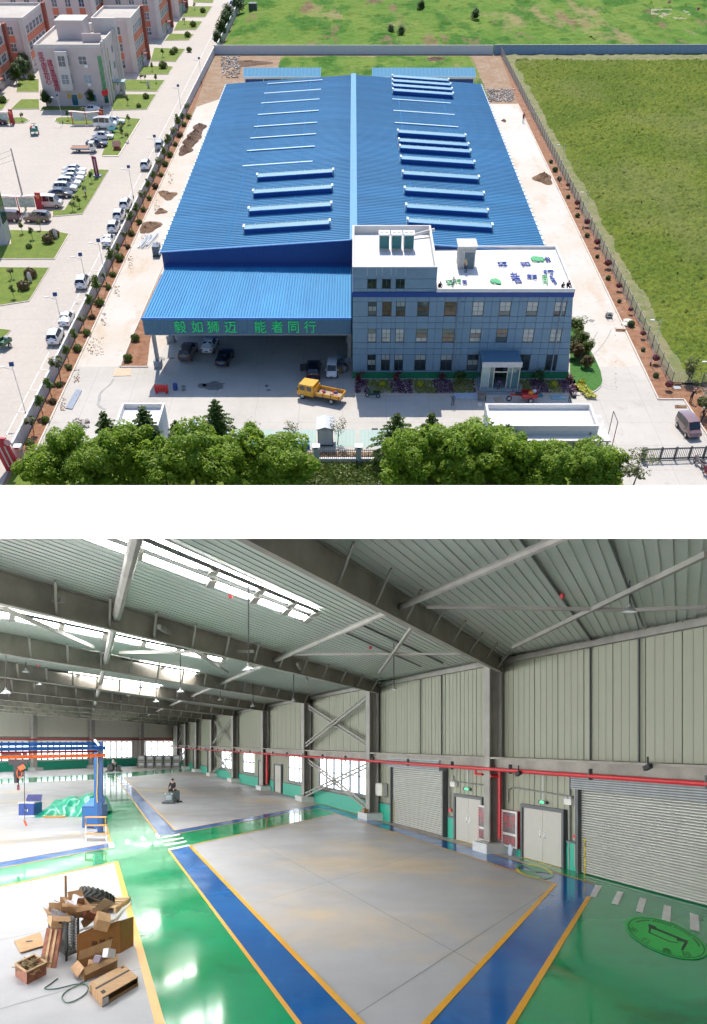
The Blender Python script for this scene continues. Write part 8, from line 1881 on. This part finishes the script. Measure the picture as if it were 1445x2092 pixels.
obj('tarpaulin',B().grid(tarp,90,46),tg,smooth=1,label='crumpled shiny green tarpaulin draped over a long machine on the floor',cat='tarpaulin',origin=tuple(d4))
obj('orange_skid',B().mm((xa+1.1,d4.y-1.0,.02),(xa+2.5,d4.y-.75,.12)),tread,label='orange beam showing under the front edge of the green tarpaulin',cat='beam')
# scrubbing machines with riders
gm_=M('scrubber grey',(.10,.13,.14),.45,var=.1);gl2=M('scrubber light grey',(.22,.26,.28),.4)
def scrubber(loc,rz,label,s=1.0,black_=False):
    m1=M('scrubber black',(.03,.032,.035),.5)if black_ else gm_
    t=thing('floor_scrubber',loc,label,'floor scrubber',rz=rz);t.matrix_basis=t.matrix_basis@Matrix.Scale(s,4)
    obj('tank',B().slab([(-.36,-.75,.18),(-.36,.0,.18),(-.36,.02,.55),(-.36,-.1,.95),(-.36,-.7,.98),(-.36,-.78,.6)],(.72,0,0)),m1,t,local=1,bev=.05)
    obj('front_cowl',B().slab([(-.34,.42,.15),(-.34,.82,.15),(-.34,.78,.6),(-.34,.62,.86),(-.34,.5,.84),(-.34,.42,.4)],(.68,0,0)),m1,t,local=1,bev=.05)
    obj('front_panel',B().slab([(-.25,.835,.3),(.25,.835,.3),(.22,.80,.66),(-.22,.80,.66)],(0,.02,0)),gl2,t,local=1)
    obj('deck',B().mm((-.33,0.021,.15),(.33,.419,.3)),m1,t,local=1);obj('seat',B().mm((-.24,-.42,.981),(.24,.0,1.06))if 0 else B().box((0,-.25,.99),(.44,.4,.12)),black,t,local=1)
    obj('brush_skirt',B().slab([(-.45,.55,.03),(.45,.55,.03),(.5,.95,.03),(-.5,.95,.03)],(0,0,.14)),greyp,t,local=1);obj('squeegee',B().bar((-.5,-.92,.08),(.5,-.92,.08),.06,.12),greyp,t,local=1)
    obj('steering_wheel',B().lathe((0,.45,1.12),[(.13,0),(.17,.015),(.17,-.015),(.13,0)],12,(0,-.5,.8)),black,t,local=1);obj('beacon_pole',B().tube((.25,-.6,.95),(.25,-.6,1.25),.015,6),steel,t,local=1)
    for sx in(-.34,.34):obj('wheel',B().lathe((sx-.05,-.35,.16),[(.02,0),(.16,0),(.16,.1),(.02,.1)],12,(1,0,0)),black,t,local=1)
    for sx in(-.26,.26):obj('headlight',B().box((sx,.83,.78),(.1,.04,.08)),lampw,t,local=1)
    return t
s1_=vv(352,1641);scrubber(s1_,R(172),'grey ride on floor scrubber facing the viewer, brushes down',1.0);person(sit(.92,.55,.1),None,'rider in black driving the nearer grey floor scrubber',cK,cK,(s1_.x,s1_.y+.25,0),R(172),1.05)
s2_=vv(233,1577);scrubber(s2_,R(-95),'black ride on floor scrubber seen from the side far down the aisle',1.25,True);person(sit(.92,.55,.1),None,'rider in a white shirt on the far black floor scrubber',cW,cK,(s2_.x-.2,s2_.y,0),R(-95),1.25)
# stacked equipment at the end wall
eqm=M('equipment casing',(.16,.165,.16),.5,.2,var=.15);eqp=M('equipment panel',(.30,.31,.32),.45);eqs=M('equipment screen',(.45,.5,.5),.3)
d5=vv(322,1570);k_=d5.y/FOC;first=True;ew_=(365-281)*k_/5
proto=thing('equipment_cabinet',(0,0,0),'x','equipment cabinet');w=ew_*.93;h5=13.6*k_
obj('casing',B().mm((-w/2,0,.12),(w/2,1.6,h5*.93)),eqm,proto,local=1);obj('front_panel',B().mm((-w*.36,-.03,h5*.3),(w*.36,-.002,h5*.82)),eqp,proto,local=1);obj('display',B().mm((-w*.2,-.05,h5*.52),(w*.25,-.031,h5*.72)),eqs,proto,local=1)
for sx in(-1,1):obj('post',B().mm((sx*w*.47-.05,-.06,0),(sx*w*.47+.05,.0,h5*.96)),greyp,proto,local=1)
obj('base_rail',B().mm((-w/2,-.05,0),(w/2,1.6,.119)),M('base rail tan',(.35,.24,.14),.7),proto,local=1);remember(proto)
for j in range(2):
    for i in range(5):
        put(proto,first,(d5.x+(i-2)*ew_,d5.y+i*.5,j*h5),R(8),('upper' if j else 'lower')+' tier grey equipment cabinet at the end wall, '+['leftmost','second from left','middle','second from right','rightmost'][i],'stacked grey equipment cabinets',1.0);first=False
